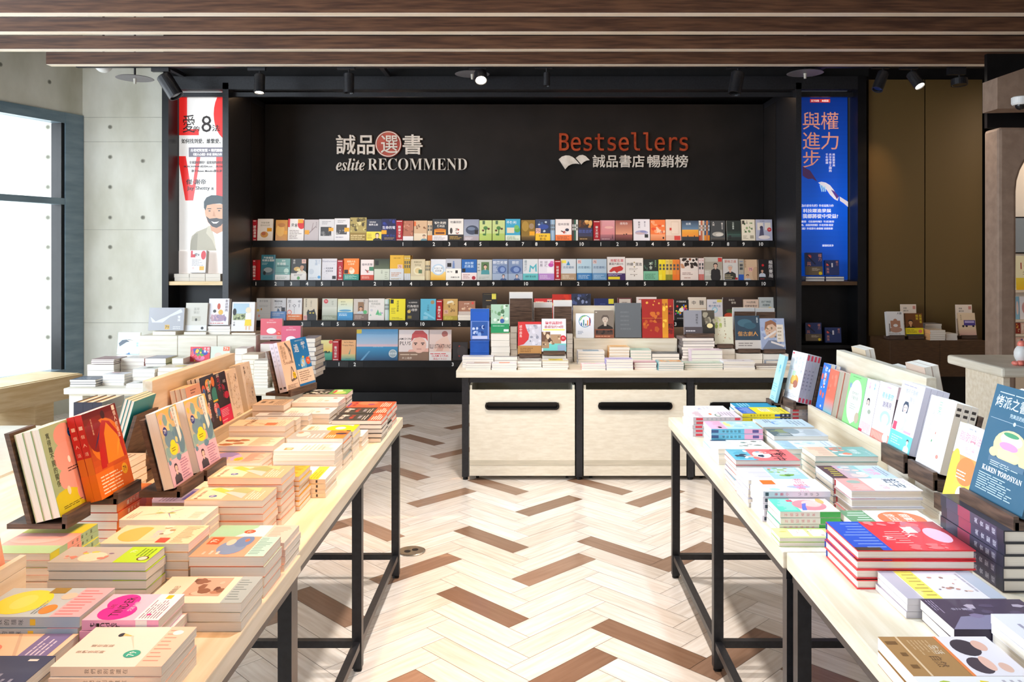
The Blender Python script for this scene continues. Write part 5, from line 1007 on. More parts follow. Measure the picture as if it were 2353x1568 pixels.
holder('R', (1.135, 3.797, .832), .085, .015, 'small dark holder under the slim sky blue book', lean=13, th=.008, bh=.06, tail=.022, bt=.006)
# other side of the ridge
D('brownspine', 'R', 'c8b0a0', 'b89c88', 'l .1 .1 .9 .5 5 8c7464;S .3 .8 5c4838 溫柔書')
D('greenspine2', 'R', 'd8c4a8', 'c4a888', 's 0 .3 2c6c44;S .4 .9 8c7458 香草植物')
def ridgeB(y, key, w, h, t, n, desc, x=1.527, z0=ZR):
    stand('L', (x, y, z0+n*t*math.sin(R(11))+.001), key, w, h, t, n, desc, '', lean=11)
ridgeB(2.95, 'brownspine', .15, .30, .026, 2, 'thick brown spined book on the far ridge side')
ridgeB(3.14, 'whitetop', .15, .262, .02, 2, 'white book on the far ridge side')
ridgeB(3.5, 'greenspine2', .15, .298, .02, 2, 'green capped spine book on the far ridge side')
backstand(1.62, 2.45, .16, 'whitetop', 2, .012, 'white booklet in the holder facing away', 'dark wooden holder facing away behind the cookbook', -1, .90, .2)
tb = thing('holder_block', 'low dark block lifting the holder behind the cookbook', 'display stand', (1.56, 2.52, TZ)); Rel(tb).part('block', bx(1.50, 1.62, 2.455, 2.605, TZ+.0005, .858), DARKW)
# pale side table with coral toy feet at the picture edge
Yt = 4.5; zt = Z(846, Yt); root = thing('round_edge_table', 'pale table corner at the picture edge beyond the cookbook', 'table', (X(2330, Yt), Yt, 0)); rl = Rel(root)
rl.part('table_top', bx(X(2303, Yt), X(2560, Yt), Yt, Yt+.6, zt-.055, zt), WHITEW, bev=.014); rl.part('leg', bx(X(2330, Yt), X(2345, Yt), Yt+.1, Yt+.5, 0, zt-.056), WOODT)
c = Vector((X(2345, Yt+.1), Yt+.1, zt)); root = thing('coral_toy', 'coral pink rounded toy on the pale table corner', 'toy', c); rl = Rel(root); CT = noise_mat('coral_plastic', 'f08878', 'e87868', (2, 2, 2), 5, .3)
for dx, dy, r in ((-.03, 0, .018), (-.008, -.01, .02), (.016, 0, .019)): rl.part('foot', MB().sphere(c+Vector((dx, dy, r*.75)), r, 1, 1.3, .75, 16), CT, smooth=True)
rl.part('body', MB().sphere(c+Vector((.03, .04, .06)), .04, 1, 1, 1.3, 18), WHITEP, smooth=True); rl.part('cap', MB().sphere(c+Vector((.03, .04, .115)), .022, n=14), CT, smooth=True)
# ---------------------------------------------------------------- bookcase rows
# sheet a: x=560+u/3.795, y=480+v/3.795; sheet b: x=1180+u/3.677, y=480+v/3.677
def sx(sheet, u): return 560+u/3.795 if sheet == 'a' else 1180+u/3.677
def sy(sheet, v): return 480+v/3.795 if sheet == 'a' else 480+v/3.677
YB_ = YS+.022
SN = ['top shelf', 'second shelf', 'third shelf', 'lowest shelf']
def shelf_book(row, sheet, u0, u1, v, desc, side, base, spine, ops, t=.03, n=1, wide=None):
    key = f'sh{row}{sheet}{int(u0)}'; D(key, side, base, spine, ops)
    x0, x1 = X(sx(sheet, u0), YB_), X(sx(sheet, u1), YB_); top = Z(sy(sheet, v), YB_); z = SH[row-1]
    x1 = min(x1, SX1-.007); w = x1-x0-.001; h = (top-z)/math.cos(R(6)); g = 'face out books on the '+SN[row-1]
    for i in range(n):
        M = Matrix.Translation((x0+.006*i, YB_, z+n*t*math.sin(R(6))+.0006)) @ Matrix.Rotation(R(84), 4, 'X') @ Matrix.Translation((0, 0, -t*(i+1)))
        place(key, w, h, t-.0004, M, f'{desc}, {SN[row-1]}'+('' if n == 1 else ', '+ORF[i]), g, 'bestseller_book')
def spines(row, sheet, u0, u1, v, cols, desc):
    n = len(cols); z = SH[row-1]; h = Z(sy(sheet, v), YB_)-z; a, b = X(sx(sheet, u0), YB_), X(sx(sheet, u1), YB_); t = (b-a)/n
    for i, c in enumerate(cols):
        c0, c1 = (c+'/'+c).split('/')[:2]
        key = f'sp{c0}{c1}'
        if key not in DES: D(key, 'L', c0, c0, f's .72 1 {c1};s .1 .12 {c1};s .22 .34 {"555555" if sum(hx(c0)) > .9 else "dddddd"};s .38 .5 {"555555" if sum(hx(c0)) > .9 else "dddddd"}')
        M = Matrix.Translation((a+t*i, YB_+.01, z+.0004)) @ Matrix.Rotation(R(90), 4, 'Z') @ Matrix.Rotation(R(90), 4, 'X') @ Matrix.Translation((0, 0, 0))
        M = Matrix.Translation((a+t*i, YB_+.01, z+.0004)) @ Matrix(((0, 0, 1, 0), (1, 0, 0, 0), (0, 1, 0, 0), (0, 0, 0, 1)))
        place(key, .15, h, t-.0006, M, f'{desc}, spine {["one", "two", "three", "four", "five", "six"][i]} of its group, {SN[row-1]}', 'spine out books on the '+SN[row-1], 'bestseller_book')
SB = '''1a|117|252|90|cream book with orange price square and teacup|R|f3eee8|e0c8b0|t .5 .82 .09 a8a498 失智母親;t .5 .7 .08 a8a498 眼中的世界;e .45 .28 .25 .14 d8a058;e .4 .32 .14 .08 c07050;r .62 .42 .93 .58 f0a818
1a|275|380|100|shiny orange gold book|R|d8942c|b87820|e .4 .5 .35 .3 f0b850;e .5 .75 .3 .1 c07818;r .7 .3 .98 .48 f0a818
1a|383|522|90|white book with red corner blocks and brush eight|R|f6f2f0|e8e0dc|r 0 .62 .12 1 e02830;e .85 .75 .25 .22 e02830;t .3 .72 .14 201818 愛;t .5 .7 .18 201818 8;r .62 .8 .95 .98 f0a818;l .1 .08 .9 .5 6 988c8c
1a|527|650|97|lilac grey book with pale branch|R|c8c0c4|b0a8ac|p 98888c .2,.3 .8,.7 .82,.66 .25,.27;p 98888c .5,.5 .6,.85 .63,.85 .55,.5;v .85 .9 .07 8c8488 未知的樹;r .02 .3 .35 .5 f0a818
1a|652|787|93|pale grey book with small dark photo, lower|R|dcdce0|c8c8cc|r .12 .22 .82 .64 3c3c40;n 3 8 .15 .24 .78 .45 .07 8c8c8c,d8d8d8,6c6c70;l .2 .75 .8 .92 3 9898a0;r .64 .44 .95 .6 f0a818
1a|788|922|86|pale grey book with small dark photo, higher|R|e0e0e4|c8c8cc|r .12 .28 .82 .72 444448;n 4 8 .15 .3 .78 .5 .07 9c9c9c,d8d8d8,6c6c70;l .1 .12 .9 .2 1 8888a0;l .2 .8 .8 .94 2 9898a0;r .66 .4 .98 .58 f0a818
1a|925|1069|78|antique engraving book with yellow band|R|a89858|807038|n 12 26 .03 .4 .97 .97 .1 40381c,d8cc90,6c6030,c8bc78;b .34 8c7430;l .05 .1 .95 .8 3 ecd8a0
1a|1070|1200|93|navy book with woman on yellow base|R|28324c|202840|t .4 .86 .07 f0f0f4 李飛飛的;t .45 .74 .1 f0f0f4 視界之旅;b .42 f0d848;f .72 .62 .2 181820 e8c8b0 202028 long;l .05 .2 .45 .8 5 7c7420
1a|1200|1328|90|deep blue book with blazing white title|R|10184c|0c1238|n 13 14 .1 .2 .9 .95 .12 182878,0c1438,203498;t .5 .6 .14 f4f4ff 生命的電;r .0 .3 .35 .48 f0a818;l .2 .05 .9 .15 2 c0a060
1a|1388|1478|107|copper photo book half hidden, white base|R|b87058|8c4c3c|n 14 14 .05 .3 .95 .95 .1 c88468,8c5040,e0a890;b .22 f0ecec
1a|1483|1598|105|tan book with wooden chairs|R|d8b490|c89870|r .0 .72 .15 .95 e87038;n 15 6 .2 .6 .9 .78 .09 6c4830,8c6040;b .36 ecd8bc;f .78 .6 .2 503828 e0b898 6c98a8
1a|1645|1778|92|navy book with lit shop and white title|R|24303c|1c2430|t .5 .82 .13 f4f0e8 不便利的;t .55 .67 .11 f4f0e8 便利店;r .12 .26 .88 .5 e89c30;r .2 .3 .8 .4 6c3c20;e .5 .5 .4 .06 c87828;b .25 e8e4e8;l .1 .2 .9 .8 3 8c8890
1a|1782|1915|90|white ink drawing book with black base|R|e4e0dc|d0ccc8|t .5 .85 .12 585458 地盡頭說;e .2 .45 .09 .14 3c3838;n 17 6 .5 .3 .8 .55 .08 a84840,504848,8c8480;b .28 242020;l .1 .2 .95 .8 3 c8a040
1a|1918|2052|95|slate blue book with hand on bowl|R|7c88a4|606c88|g 0 0 1 1 a0a8b8 8890a8;e .55 .5 .42 .22 3c4860;e .5 .56 .25 .08 6c7c98;r .72 .3 .95 .5 181820;b .22 a8a0a8;l .1 .2 .7 .7 2 e8e8f0
1a|2055|2163|103|first lime green book with curling plant|R|c8d890|a8c060|r 0 0 1 .35 b4cc68;r .25 .8 .45 .98 4c6c50;e .5 .62 .18 .09 4c8448;e .3 .5 .1 .05 5c4030;p 3c7438 .46,.25 .54,.25 .56,.6 .48,.6;e .75 .58 .1 .05 5c4030;e .4 .3 .14 .05 3c7438
1a|2168|2278|103|second lime green book with curling plant|R|c8d890|a8c060|r 0 0 1 .35 b4cc68;r .25 .8 .45 .98 4c6c50;e .5 .62 .18 .09 4c8448;e .3 .5 .1 .05 5c4030;p 3c7438 .46,.25 .54,.25 .56,.6 .48,.6;e .75 .58 .1 .05 5c4030;e .4 .3 .14 .05 3c7438
1a|2282|2412|91|turquoise beach house book|R|38a8d0|2888b0|t .4 .84 .14 f4f8f8 不便利;r .1 .35 .6 .6 e8dcc0;e .8 .5 .2 .12 58a858;e .75 .62 .16 .1 78c068;b .25 e4ecd8;l .1 .2 .9 .8 3 58885c
1b|65|182|98|dark gold brown book|R|8c6c20|6c5014|e .3 .7 .25 .25 b08c38;e .75 .7 .18 .14 a08870;r .6 .25 .98 .45 f0a818;g 0 0 1 .2 3c2c10 6c5018
1b|185|310|92|navy book with first prize yellow band|R|20345c|182848|n 18 10 .1 .4 .9 .95 .1 3c5c90,182440,b8c8d8;e .55 .65 .35 .12 28489c;r .02 .34 .35 .58 f0c0b0;t .18 .46 .14 38406c 75;b .34 f4c020;t .5 .65 .26 201810 本屋大賞;t .5 .25 .34 201810 第1名
1b|355|492|90|white music scene book with orange base|R|ece4e4|d0c8c8|t .5 .76 .12 787078 樹林風聲;e .72 .5 .12 .07 2c3450;n 19 7 .2 .3 .75 .45 .06 a83830,503028,c06050;b .27 f07838;l .1 .2 .9 .8 3 602810
1b|548|670|97|black book with amber eye shapes|R|2c1c18|201410|n 20 12 .05 .62 .95 .97 .16 c88840,683818,e0b068,402010;r 0 .2 1 .62 2c2c50;t .5 .45 .17 4c60a8 假面遊戲;b .18 342010;l .1 .2 .9 .8 1 c09860
1b|733|858|100|pink sunset sea book|R|d88c98|b86878|g 0 .3 1 1 e08c90 e0a0a8;e .6 .65 .3 .06 f0b8b0;g 0 0 1 .3 704858 b87078;p 401c28 .8,.1 .86,.1 .84,.35;l .1 .05 .7 .12 1 f0c8c8
1b|863|1005|100|russet dusk book with hand lettering|R|b0685c|8c4c44|g 0 .3 1 1 e8a080 a05850;t .5 .84 .12 f4e4e0 想見你;g 0 0 1 .3 4c2420 98504c;e .65 .32 .05 .03 301410;e .5 .3 .04 .03 301410
1b|1015|1153|90|white ink mountain book|R|e8e4ec|d0ccd4|v .35 .9 .1 5c5868 蘇東坡;v .7 .9 .06 8c8898 一花萬葉;e .5 .38 .4 .1 a8a8cc;e .4 .34 .3 .06 c8b0b8;e .6 .42 .2 .05 8c90c0;r .68 .14 .9 .3 1c1c20
1b|1158|1285|95|flaming orange cloud book|R|f07838|d85c20|n 22 14 .05 .35 .95 .95 .16 f8a070,e85020,fbc8a8;g 0 0 1 .3 d88050 f0a070;e .86 .13 .06 .05 201818;t .75 .4 .1 4c2c60 75
1b|1288|1418|92|beige document book|R|e8d4c4|d0b8a8|r .35 .3 .85 .9 dcc4b0;r .38 .33 .82 .87 ecd8c8;r .25 .48 .38 .6 c83028;b .25 e0c0b0;r .55 .1 .95 .9 d84038
1b|1425|1565|103|dark blue dusk book with orange horizon|R|3c5c80|2c4868|g 0 .55 1 1 6888a8 28405c;g 0 .2 1 .55 f0901c f8b040;r 0 .0 1 .2 2c3038;t .4 .84 .12 e8f0f8 如果;e .35 .22 .03 .05 181818;e .75 .22 .03 .05 181818
1b|1668|1790|103|charcoal book with white cloud swirl|R|404448|303438|e .5 .32 .4 .12 b8b4ac;e .6 .3 .25 .08 d8d4cc;v .2 .95 .1 e4e0dc 人間;v .8 .9 .08 d0ccc8 一趟值得;g 0 0 1 .15 282828 605c58
1b|1805|1925|103|black book with green aurora line|R|1c2826|14201e|g 0 .2 1 .5 284840 1c2c28;v .45 .95 .09 dce8e0 山空霧香;r .12 .1 .3 .26 101414;r 0 .3 1 .31 4c7868
1b|1930|2043|93|cream book with green plant sprig|R|ece4d0|d8ccb4|n 23 14 .2 .4 .8 .85 .09 6c8c58,90a878,4c6c44;v .4 .96 .08 3c3830 七樂;r .05 .78 .22 .95 3c3830;l .1 .08 .5 .25 3 8c8470;r .62 .1 .9 .25 a8a08c
1b|2049|2190|93|lavender book with seated woman by window|R|b4b8d0|9ca0bc|r .1 .5 .45 .85 e8e0d8;r .55 .5 .9 .85 e8e0d8;e .35 .62 .1 .08 40405c;p 50506c .2,.2 .5,.2 .45,.58 .28,.58;e .5 .16 .35 .09 e8e0e0;c .82 .52 .1 d03038;t .82 .52 .07 f8e8e8 79;t .4 .92 .05 60607c 有人值得
2a|148|271|405|large teal car engineering book|R|2c7488|205c70|t .5 .88 .09 f0f4f4 汽車構造;t .5 .78 .09 f0f4f4 知識全圖解;e .5 .35 .45 .16 506c7c;e .5 .4 .3 .1 a0b0b8;e .25 .28 .1 .08 202c34;l .05 .6 .5 .7 2 a8c8d0
2a|272|402|438|sea green chip book with white base|R|6ca8a4|588c88|t .55 .9 .08 e8f4f0 圖解;t .4 .76 .13 f0f8f4 半導體;r .1 .62 .9 .68 3c7c78;e .75 .42 .17 .13 c8e8dc;r .0 .34 1 .36 4c8884;b .25 ecf0f0;l .1 .2 .9 .7 2 a8c0b8
2a|410|543|439|black photo book of old man with dog|R|343230|282624|v .2 .97 .1 e8e4dc 我的;f .72 .62 .11 201c18 c89878 e8e0d0;e .4 .52 .22 .1 d8b060;e .5 .48 .12 .06 f0e0a8;r .7 .78 .98 .97 f0c0b0;t .84 .88 .09 38406c 75;b .32 ece8e4;e .5 .3 .1 .25 58a058;l .2 .6 .8 .9 2 6c6864
2a|560|672|440|pale blue white book|R|dce4ec|c4ccd8|v .62 .95 .12 a0b4cc 教圖;v .85 .95 .09 b8c4d8 筆記;e .25 .4 .2 .13 c8d4e0;c .86 .14 .07 58a0d8;l .1 .05 .7 .14 2 b0b8c4
2a|680|810|438|white number sense book|R|dcdce4|c8c8d0|t .5 .88 .09 8c90a8 Numbersense;t .5 .55 .08 54586c 我很會讀;t .5 .42 .08 6c7084 數據故事;n 25 12 .1 .05 .9 .9 .03 b8b8c8,c8c8d4;r .7 .05 .95 .2 242428
2a|868|1002|437|orange psychology book with teal band|R|f07c20|e06c14|t .5 .86 .09 fbe0b8 輕鬆人生;t .5 .74 .09 fbe0b8 心理學;e .55 .42 .18 .14 f8e0c8;e .5 .52 .12 .08 f0b890;r .05 .3 .3 .48 2c1c1c;b .28 2c8c80;l .1 .2 .9 .85 4 b8e0d4
2a|1018|1132|447|white music scene book with red base|R|e8dcdc|d0c4c4|t .5 .76 .12 706870 樹林風聲;n 19 7 .2 .3 .75 .5 .06 a83830,503028,c06050;r .65 .45 1 .65 3c8060;b .25 c84c38;l .1 .3 .9 .8 2 f0c8b8
2a|1137|1270|440|dark green forest book with pale base|R|40483c|343c30|g 0 .5 1 1 5c6850 30382c;r .05 .7 .28 .92 181a18;b .52 ccd4c4;v .5 .9 .16 7c8478 正義;l .7 .1 .9 .8 4 98a090
2a|1273|1395|408|tall golden yellow book|R|e8b430|d09c20|t .5 .88 .05 8c6010 想像力的情;r .55 .45 .9 .62 f0c8b8;t .72 .535 .1 8c3c40 75;b .46 d8dce0;l .1 .3 .9 .7 3 c07830;l .1 .05 .9 .2 2 a89040
2a|1455|1580|443|cream book with gold circle|R|dccca8|c8b488|e .5 .45 .3 .2 f0e4c0;e .5 .45 .2 .13 e0c890;t .5 .86 .09 8c7c58 尊嚴信任;t .5 .72 .09 8c7c58 你可以;r .55 .32 .8 .5 607c58;b .18 e8dcb8
2a|1630|1762|443|white book with blue gold halo|R|e0e4ec|c8ccd4|g 0 .0 1 .4 e8b030 f0d080;e .5 .5 .42 .27 b8d0e4;e .5 .5 .32 .21 ecf0f4;t .5 .56 .1 7c8490 人生使用;t .5 .44 .1 7c8490 說明書
2a|1763|1896|440|grey top white base book with blue figure|R|b8bcc8|a0a4b0|e .5 .86 .05 .04 7088b8;p 7088b8 .42,.55 .58,.55 .56,.82 .44,.82;r .08 .62 .35 .8 201c20;b .54 f0eee8;t .25 .72 .14 4c4848 彈了彎;r .62 .6 .78 .85 302c2c;t .6 .25 .14 4c4848 真義是台灣
2a|1900|2032|445|royal blue book with white base|R|1c64b4|1450a0|t .5 .82 .13 c8e4fc 被討厭;t .5 .66 .14 c8e4fc 的勇氣;r .03 .38 .25 .56 181820;b .36 ecdcdc;c .8 .3 .25 b02838;l .1 .2 .6 .85 3 a87878
2a|2035|2165|447|grey book with woman in teal jacket|R|c8ccc8|b0b4b0|r .28 .28 .8 .88 5c7c50;f .55 .66 .09 2c2420 e8c0a8 4c98a0;l .03 .4 .22 .85 3 8c908c;l .1 .05 .9 .18 2 a0a4a0
2a|2168|2303|443|first slate blue sleeping face book|R|8498bc|6c80a4|t .5 .84 .16 f0f4fc 親密恐懼;e .62 .5 .28 .18 506ca8;e .66 .5 .16 .12 8ca4d4;l .05 .35 .35 .7 5 dce4f4;b .3 a8b8d0;f .72 .66 .22 2c3040 e8c8c0 506898 long
2b|-45|78|430|second slate blue sleeping face book|R|8498bc|6c80a4|t .5 .84 .16 f0f4fc 親密;e .52 .5 .38 .18 506ca8;e .56 .5 .2 .12 8ca4d4;b .3 a8b8d0;f .6 .66 .22 2c3040 e8c8c0 506898 long
2b|80|208|428|white book with turquoise M and band|R|e0e4e8|c8ccd4|v .18 .95 .13 8898a4 墨菲定律;p 58b8c8 .4,.38 .5,.38 .52,.6 .68,.5 .8,.65 .82,.4 .92,.4 .9,.8 .68,.62 .46,.72;b .31 68c4c8;t .5 .55 .3 205c64 絕對會出錯
2b|211|344|428|white and purple butterfly effect book|R|e8e4f0|d0c8dc|v .18 .92 .14 8c8498 效應;v .48 .92 .14 9c94a8 蝴蝶;e .8 .72 .17 .1 c050a8;e .85 .84 .12 .07 d880c0;r .55 .36 .9 .6 f4f0f8;b .31 b888cc;l .1 .2 .8 .8 3 e8d8f0
2b|400|530|427|pale book with blue peak and tan band|R|d0d8e0|b8c0c8|p 3c88b8 .35,.7 .5,.9 .62,.7;r .05 .8 .35 .94 f0e058;t .5 .6 .12 7890a8 底層邏輯;b .31 b09478;l .1 .2 .9 .8 3 e8dccc
2b|535|664|427|pale blue logic book with vivid blue band|R|b8d4e4|a0bccc|r .05 .78 .3 .95 f0c0b8;t .18 .86 .1 38406c 75;t .5 .6 .12 6888a4 底層邏輯2;b .33 2c78b8;l .1 .2 .9 .8 3 c0dcf0
2b|667|788|427|pale blue logic book with soft blue band|R|b8ccdc|a0b4c4|r .05 .78 .3 .95 e8c4bc;t .18 .86 .1 38406c 75;t .5 .6 .12 6880a0 底層邏輯2;b .33 6898c4;l .1 .2 .9 .8 3 c0dcf0
2b|793|945|410|investment book with running red bull|R|ece4e0|c02838|t .55 .84 .13 d02030 抱緊名單;t .5 .7 .1 504848 贏過大盤20%;p d03830 .1,.38 .3,.55 .55,.58 .75,.62 .9,.52 .85,.42 .6,.36 .55,.3 .4,.4 .2,.34;b .29 3c2060;r .05 .1 .7 .5 f4dc28;l .05 .6 .9 .95 2 d8c8e8
2b|948|1097|420|white persistence book with plain title|R|ece6e0|d8d0c8|t .25 .72 .14 302c2c 持續;t .75 .72 .14 302c2c 買進;c .5 .8 .03 a08848;c .5 .6 .03 a08848;c .5 .4 .025 6c6050;c .5 .2 .025 6c6050;l .2 .45 .8 .55 2 a89c94;l .25 .22 .75 .3 1 a89c94
2b|1099|1225|430|black night book with mint band|R|1c2420|141a18|n 27 12 .05 .45 .7 .95 .08 38584c,203028,4c6c5c;v .5 .85 .16 dce8d8 不會;v .82 .96 .08 90b888 曾為的人;b .43 78b898;l .1 .15 .9 .75 4 386c54
2b|1412|1562|418|cream cover with dark cooking photo|R|e8dcd4|c83038|n 28 16 .04 .55 .96 .97 .13 38241c,8c4c30,c8906c,20140f;b .42 ecdcd4;l .1 .55 .9 .85 2 8c7064;l .2 .15 .8 .35 1 b08474
2b|1615|1768|412|pale photo book of woman in black coat|R|c8c4b8|a8a498|r 0 .45 1 .8 b0a898;f .62 .64 .09 241c1c e0b8a0 242024 long;e .62 .15 .28 .25 242024;r .76 .8 .98 .97 d83c38;l .05 .2 .35 .4 3 f0ece4
2b|1772|1900|427|white book of elderly man in dark suit|R|dcd8d4|c8a878|t .5 .88 .13 c86048 蒙格之道;f .48 .58 .12 c8c4c0 e8b8a0 2c2c30;r .1 .02 .8 .3 3c3c30;l .12 .05 .7 .28 3 d8c8a0;r .8 .02 .97 .12 c02830
2b|1952|2062|432|beige book with man and 75 mark|R|d8b898|c0a080|v .1 .95 .08 8c6c50 內在致富;r .3 .42 .7 .62 e8b0a0;t .5 .52 .12 304870 75;f .25 .2 .07 403028 d8a888 c8ccd8;e .9 .3 .3 .35 c8a484
2b|2072|2200|432|black book with vertical white title|R|1c1618|141012|v .82 .97 .2 ece8e8 極限賽局;c .3 .72 .06 c82028;f .25 .45 .07 302420 d8a890 c8d0e0;l .1 .03 .5 .1 1 c04040
3a|107|232|785|white atom habit book|R|e4ecf4|ccd4dc|t .5 .87 .09 9ca8b8 原子習慣;e .35 .5 .05 .05 c09050;r .0 .3 1 .31 d0dce8;e .2 .2 .08 .06 f0a8a0;r .05 .4 .2 .5 f4e068;l .2 .6 .8 .7 2 b8c4d0
3a|233|365|785|white think again book with light blue base|R|e4e8f0|ccd0d8|T .5 .86 .08 282c34 THINK;t .5 .74 .1 b8bcc8 逆思維;T .5 .6 .08 282c34 AGAIN;p 3c5c88 .4,.38 .46,.55 .55,.5 .62,.38;r .7 .4 .95 .58 303038;b .4 6c9ce0;l .1 .5 .9 .9 2 d8e4f8;l .1 .1 .8 .3 1 f0f4ff
3a|372|505|785|white thinking book with orange base|R|ecebee|d4d0d4|t .18 .85 .14 787880 思;t .82 .85 .14 787880 考;t .5 .66 .16 585860 1_O_1;p 585860 .49,.3 .51,.3 .51,.6 .49,.6;c .18 .36 .11 e86858;c .18 .36 .08 f4e0dc;b .27 f07c28;l .1 .5 .9 .9 1 fbe0c8;l .2 .1 .8 .3 1 fbe0c8
3a|517|640|785|cream book with black cat|R|d8ccb4|e0d8c4|v .2 .97 .07 5c5444 原來的學習;v .55 .9 .07 5c5444 也有小小;p 181818 .3,.0 .25,.35 .35,.5 .45,.42 .65,.45 .78,.52 .95,.2 .95,0;e .5 .33 .07 .025 f0d840;e .72 .33 .07 .025 f0d840;r .02 .02 .28 .22 e8a8a0;t .15 .12 .1 383c5c 75|n
3a|681|812|787|misty grey green book with round seal|R|c4c8bc|acb0a4|g 0 .2 1 .6 a8b0a0 d0d4c8;c .25 .87 .1 c83840;t .25 .87 .08 f8e0e0 79;v .7 .9 .1 9ca094 雜草;b .22 8c9480;l .1 .2 .9 .8 3 c8d0bc
3a|817|950|790|pale yellow book fading to blue sea|R|d4d8b8|b8bc9c|g 0 .42 1 1 c8dcd8 dcd8a8;e .5 .45 .4 .05 5c9cc0;t .35 .86 .07 7c8468 接受的;t .4 .74 .07 7c8468 這裡人生;b .38 3890c8;l .1 .5 .8 .85 2 e0f0f8;r 0 0 1 .3 2c84bc
3a|956|1083|790|grey book with boy in window|R|c4bcb4|a89c94|r .3 .3 .72 .85 8c6848;f .5 .56 .08 302820 d8a888 b8c0c8;c .8 .38 .09 58b070;v .72 .97 .1 8c847c 還有;b .3 7c6860;l .1 .2 .8 .8 3 c8b4a8
3a|1086|1225|787|white book with green drawn trees|R|e0dcd8|c8c4c0|t .3 .87 .1 888c84 格局決定;t .45 .75 .1 888c84 你的結局;p 58b078 .45,.25 .72,.25 .6,.5;p 7cc898 .6,.22 .85,.22 .78,.4;p 90b8a8 .08,.2 .2,.2 .14,.3;c .2 .46 .06 c8c8d0;l .1 .6 .5 .68 2 a8a8a0;p a080c0 .8,.3 .92,.3 .86,.38
3a|1271|1408|790|bright yellow book with black corner photo|R|ecdc14|d4c40c|r .05 .78 .25 .97 181810;v .52 .93 .1 5c5408 寫給總喜歡;l .1 .3 .4 .6 4 988c10;l .15 .05 .85 .15 2 988c10
3a|1417|1533|797|black behaviour psychology book|R|201c1c|181414|t .5 .86 .07 d8d0c8 B心理學家的;t .5 .68 .13 d8d0c8 行為暗示;t .5 .5 .13 d8d0c8 心理學;c .2 .42 .08 d0b050;r .1 .08 .4 .22 807028
3a|1540|1675|790|sky blue book with round brown seal|R|58b0cc|3c98b4|c .78 .84 .09 a08860;v .5 .72 .09 1c4c60 三分鐘;l .2 .05 .6 .2 3 c8e8f0;p 80c8e0 .2,.3 .9,.05 .95,.1 .3,.4
3a|1738|1865|790|mustard craft book with plant drawing|R|c8a05c|b0883c|n 30 12 .3 .4 .8 .9 .09 5c4428,8c6c3c,e0c890;r .05 .3 .35 .48 d8a890;t .2 .39 .1 502c30 75;r 0 0 1 .2 a89430;l .1 .03 .9 .18 3 e8d868;p e8e0c8 .25,.75 .75,.85 .6,.92 .3,.88
3b|175|328|762|red book with 75 square behind counter stands|R|d83c3c|b02828|r .72 .6 .98 .95 f0c8b8;t .85 .78 .2 38406c 75;l .08 .7 .6 .9 2 f8d0c0;n 31 8 .1 .05 .9 .5 .12 f0b8a0,883028,e87068
3b|328|490|727|red book with bulging yellow title|R|c82c20|a82018|n 32 14 .03 .55 .97 .97 .12 d83820,f0c030,883018;r .1 .1 .9 .5 e8dcc8
3b|490|655|722|dark blue stage photo book|R|2c3450|202840|n 33 16 .05 .4 .95 .97 .13 4c5c90,182038,8c98c0,303c68;f .62 .45 .1 301818 e8b8a0 a02838
3b|682|852|762|navy book with yellow corner sticker|R|1c2c68|142050|r .72 .75 .98 .98 e8dc38;l .3 .5 .7 .8 3 4c5c98
3b|880|1002|757|maroon framed beige book|R|6c3438|502428|r .12 .1 .92 .95 d8ccc0;l .3 .75 .7 .85 1 8c8078
3b|1042|1212|750|white book behind the red dragon volume|R|e8dcd8|d0c4c0|l .1 .85 .9 .95 1 c07068
3b|1357|1485|772|black book with rainbow ink burst|R|181618|101010|t .5 .9 .09 e8e4e0 多巴胺國度;n 34 26 .1 .25 .9 .75 .09 e83830,f0a020,38a858,3870d0,c838a0,f0e030;e .5 .5 .16 .1 f4f0ee;l .2 .05 .8 .15 1 a0a0a0
3b|1482|1632|752|cream book with large black brush title|R|ece0d0|d8ccb8|t .3 .76 .18 1c1818 中;t .74 .76 .2 1c1818 醫;r .0 .5 1 .52 c8a078;l .1 .3 .9 .45 2 a89880
3b|1637|1770|770|white diagram book with blue wheel|R|ece8ee|d4d0d8|t .5 .84 .08 6c8cb0 圖解;t .5 .68 .11 506c98 壓力學大全;c .5 .5 .14 a8d8ec;c .5 .5 .09 e8f0f4;r .65 .86 .95 .98 f0e068;l .1 .05 .9 .18 3 a0a8b8
3b|1774|1936|752|dark cookbook with tomatoes|R|3c2c28|2c201c|t .45 .88 .08 e8dccc 我愛的;t .55 .76 .1 e8dccc 食物;e .3 .2 .25 .12 d85030;e .6 .22 .22 .12 e06838;e .55 .38 .25 .1 58783c;e .3 .4 .15 .07 3c5830
3b|1947|2075|770|cream sugar health book|R|ecd0bc|d8bca8|t .5 .86 .11 5c4c44 90%的病;t .5 .68 .11 5c4c44 控糖就會好;l .1 .1 .9 .5 6 b89880
3b|2078|2213|752|pale grey blue book with small sun|R|c8d0d0|b0b8b8|t .5 .8 .1 54686c 自律神經;t .5 .66 .1 54686c 超圖解;c .75 .5 .08 ecd070;l .1 .1 .6 .3 3 98a4a4
4a|850|975|1150|orange watercolour book with sea base|R|e0a870|c88850|t .5 .88 .08 4c3828 Im_So_Happy;t .45 .74 .08 4c3828 Youre_Here;g 0 0 1 .3 389088 c8b878;p 58907c .5,.3 .65,.6 .6,.3;l .3 .05 .7 .1 1 2c6058
4a|615|656|1155|narrow white book sliver beside grass book|R|d8d4d0|c0bcb8|l .2 .4 .8 .6 4 a8a4a0
'''
for ln in SB.strip().split('\n'):
    a = ln.split('|'); nx = 1
    shelf_book(int(a[0][0]), a[0][1], float(a[1]), float(a[2]), float(a[3]), a[4], a[5], a[6], a[7], a[8])
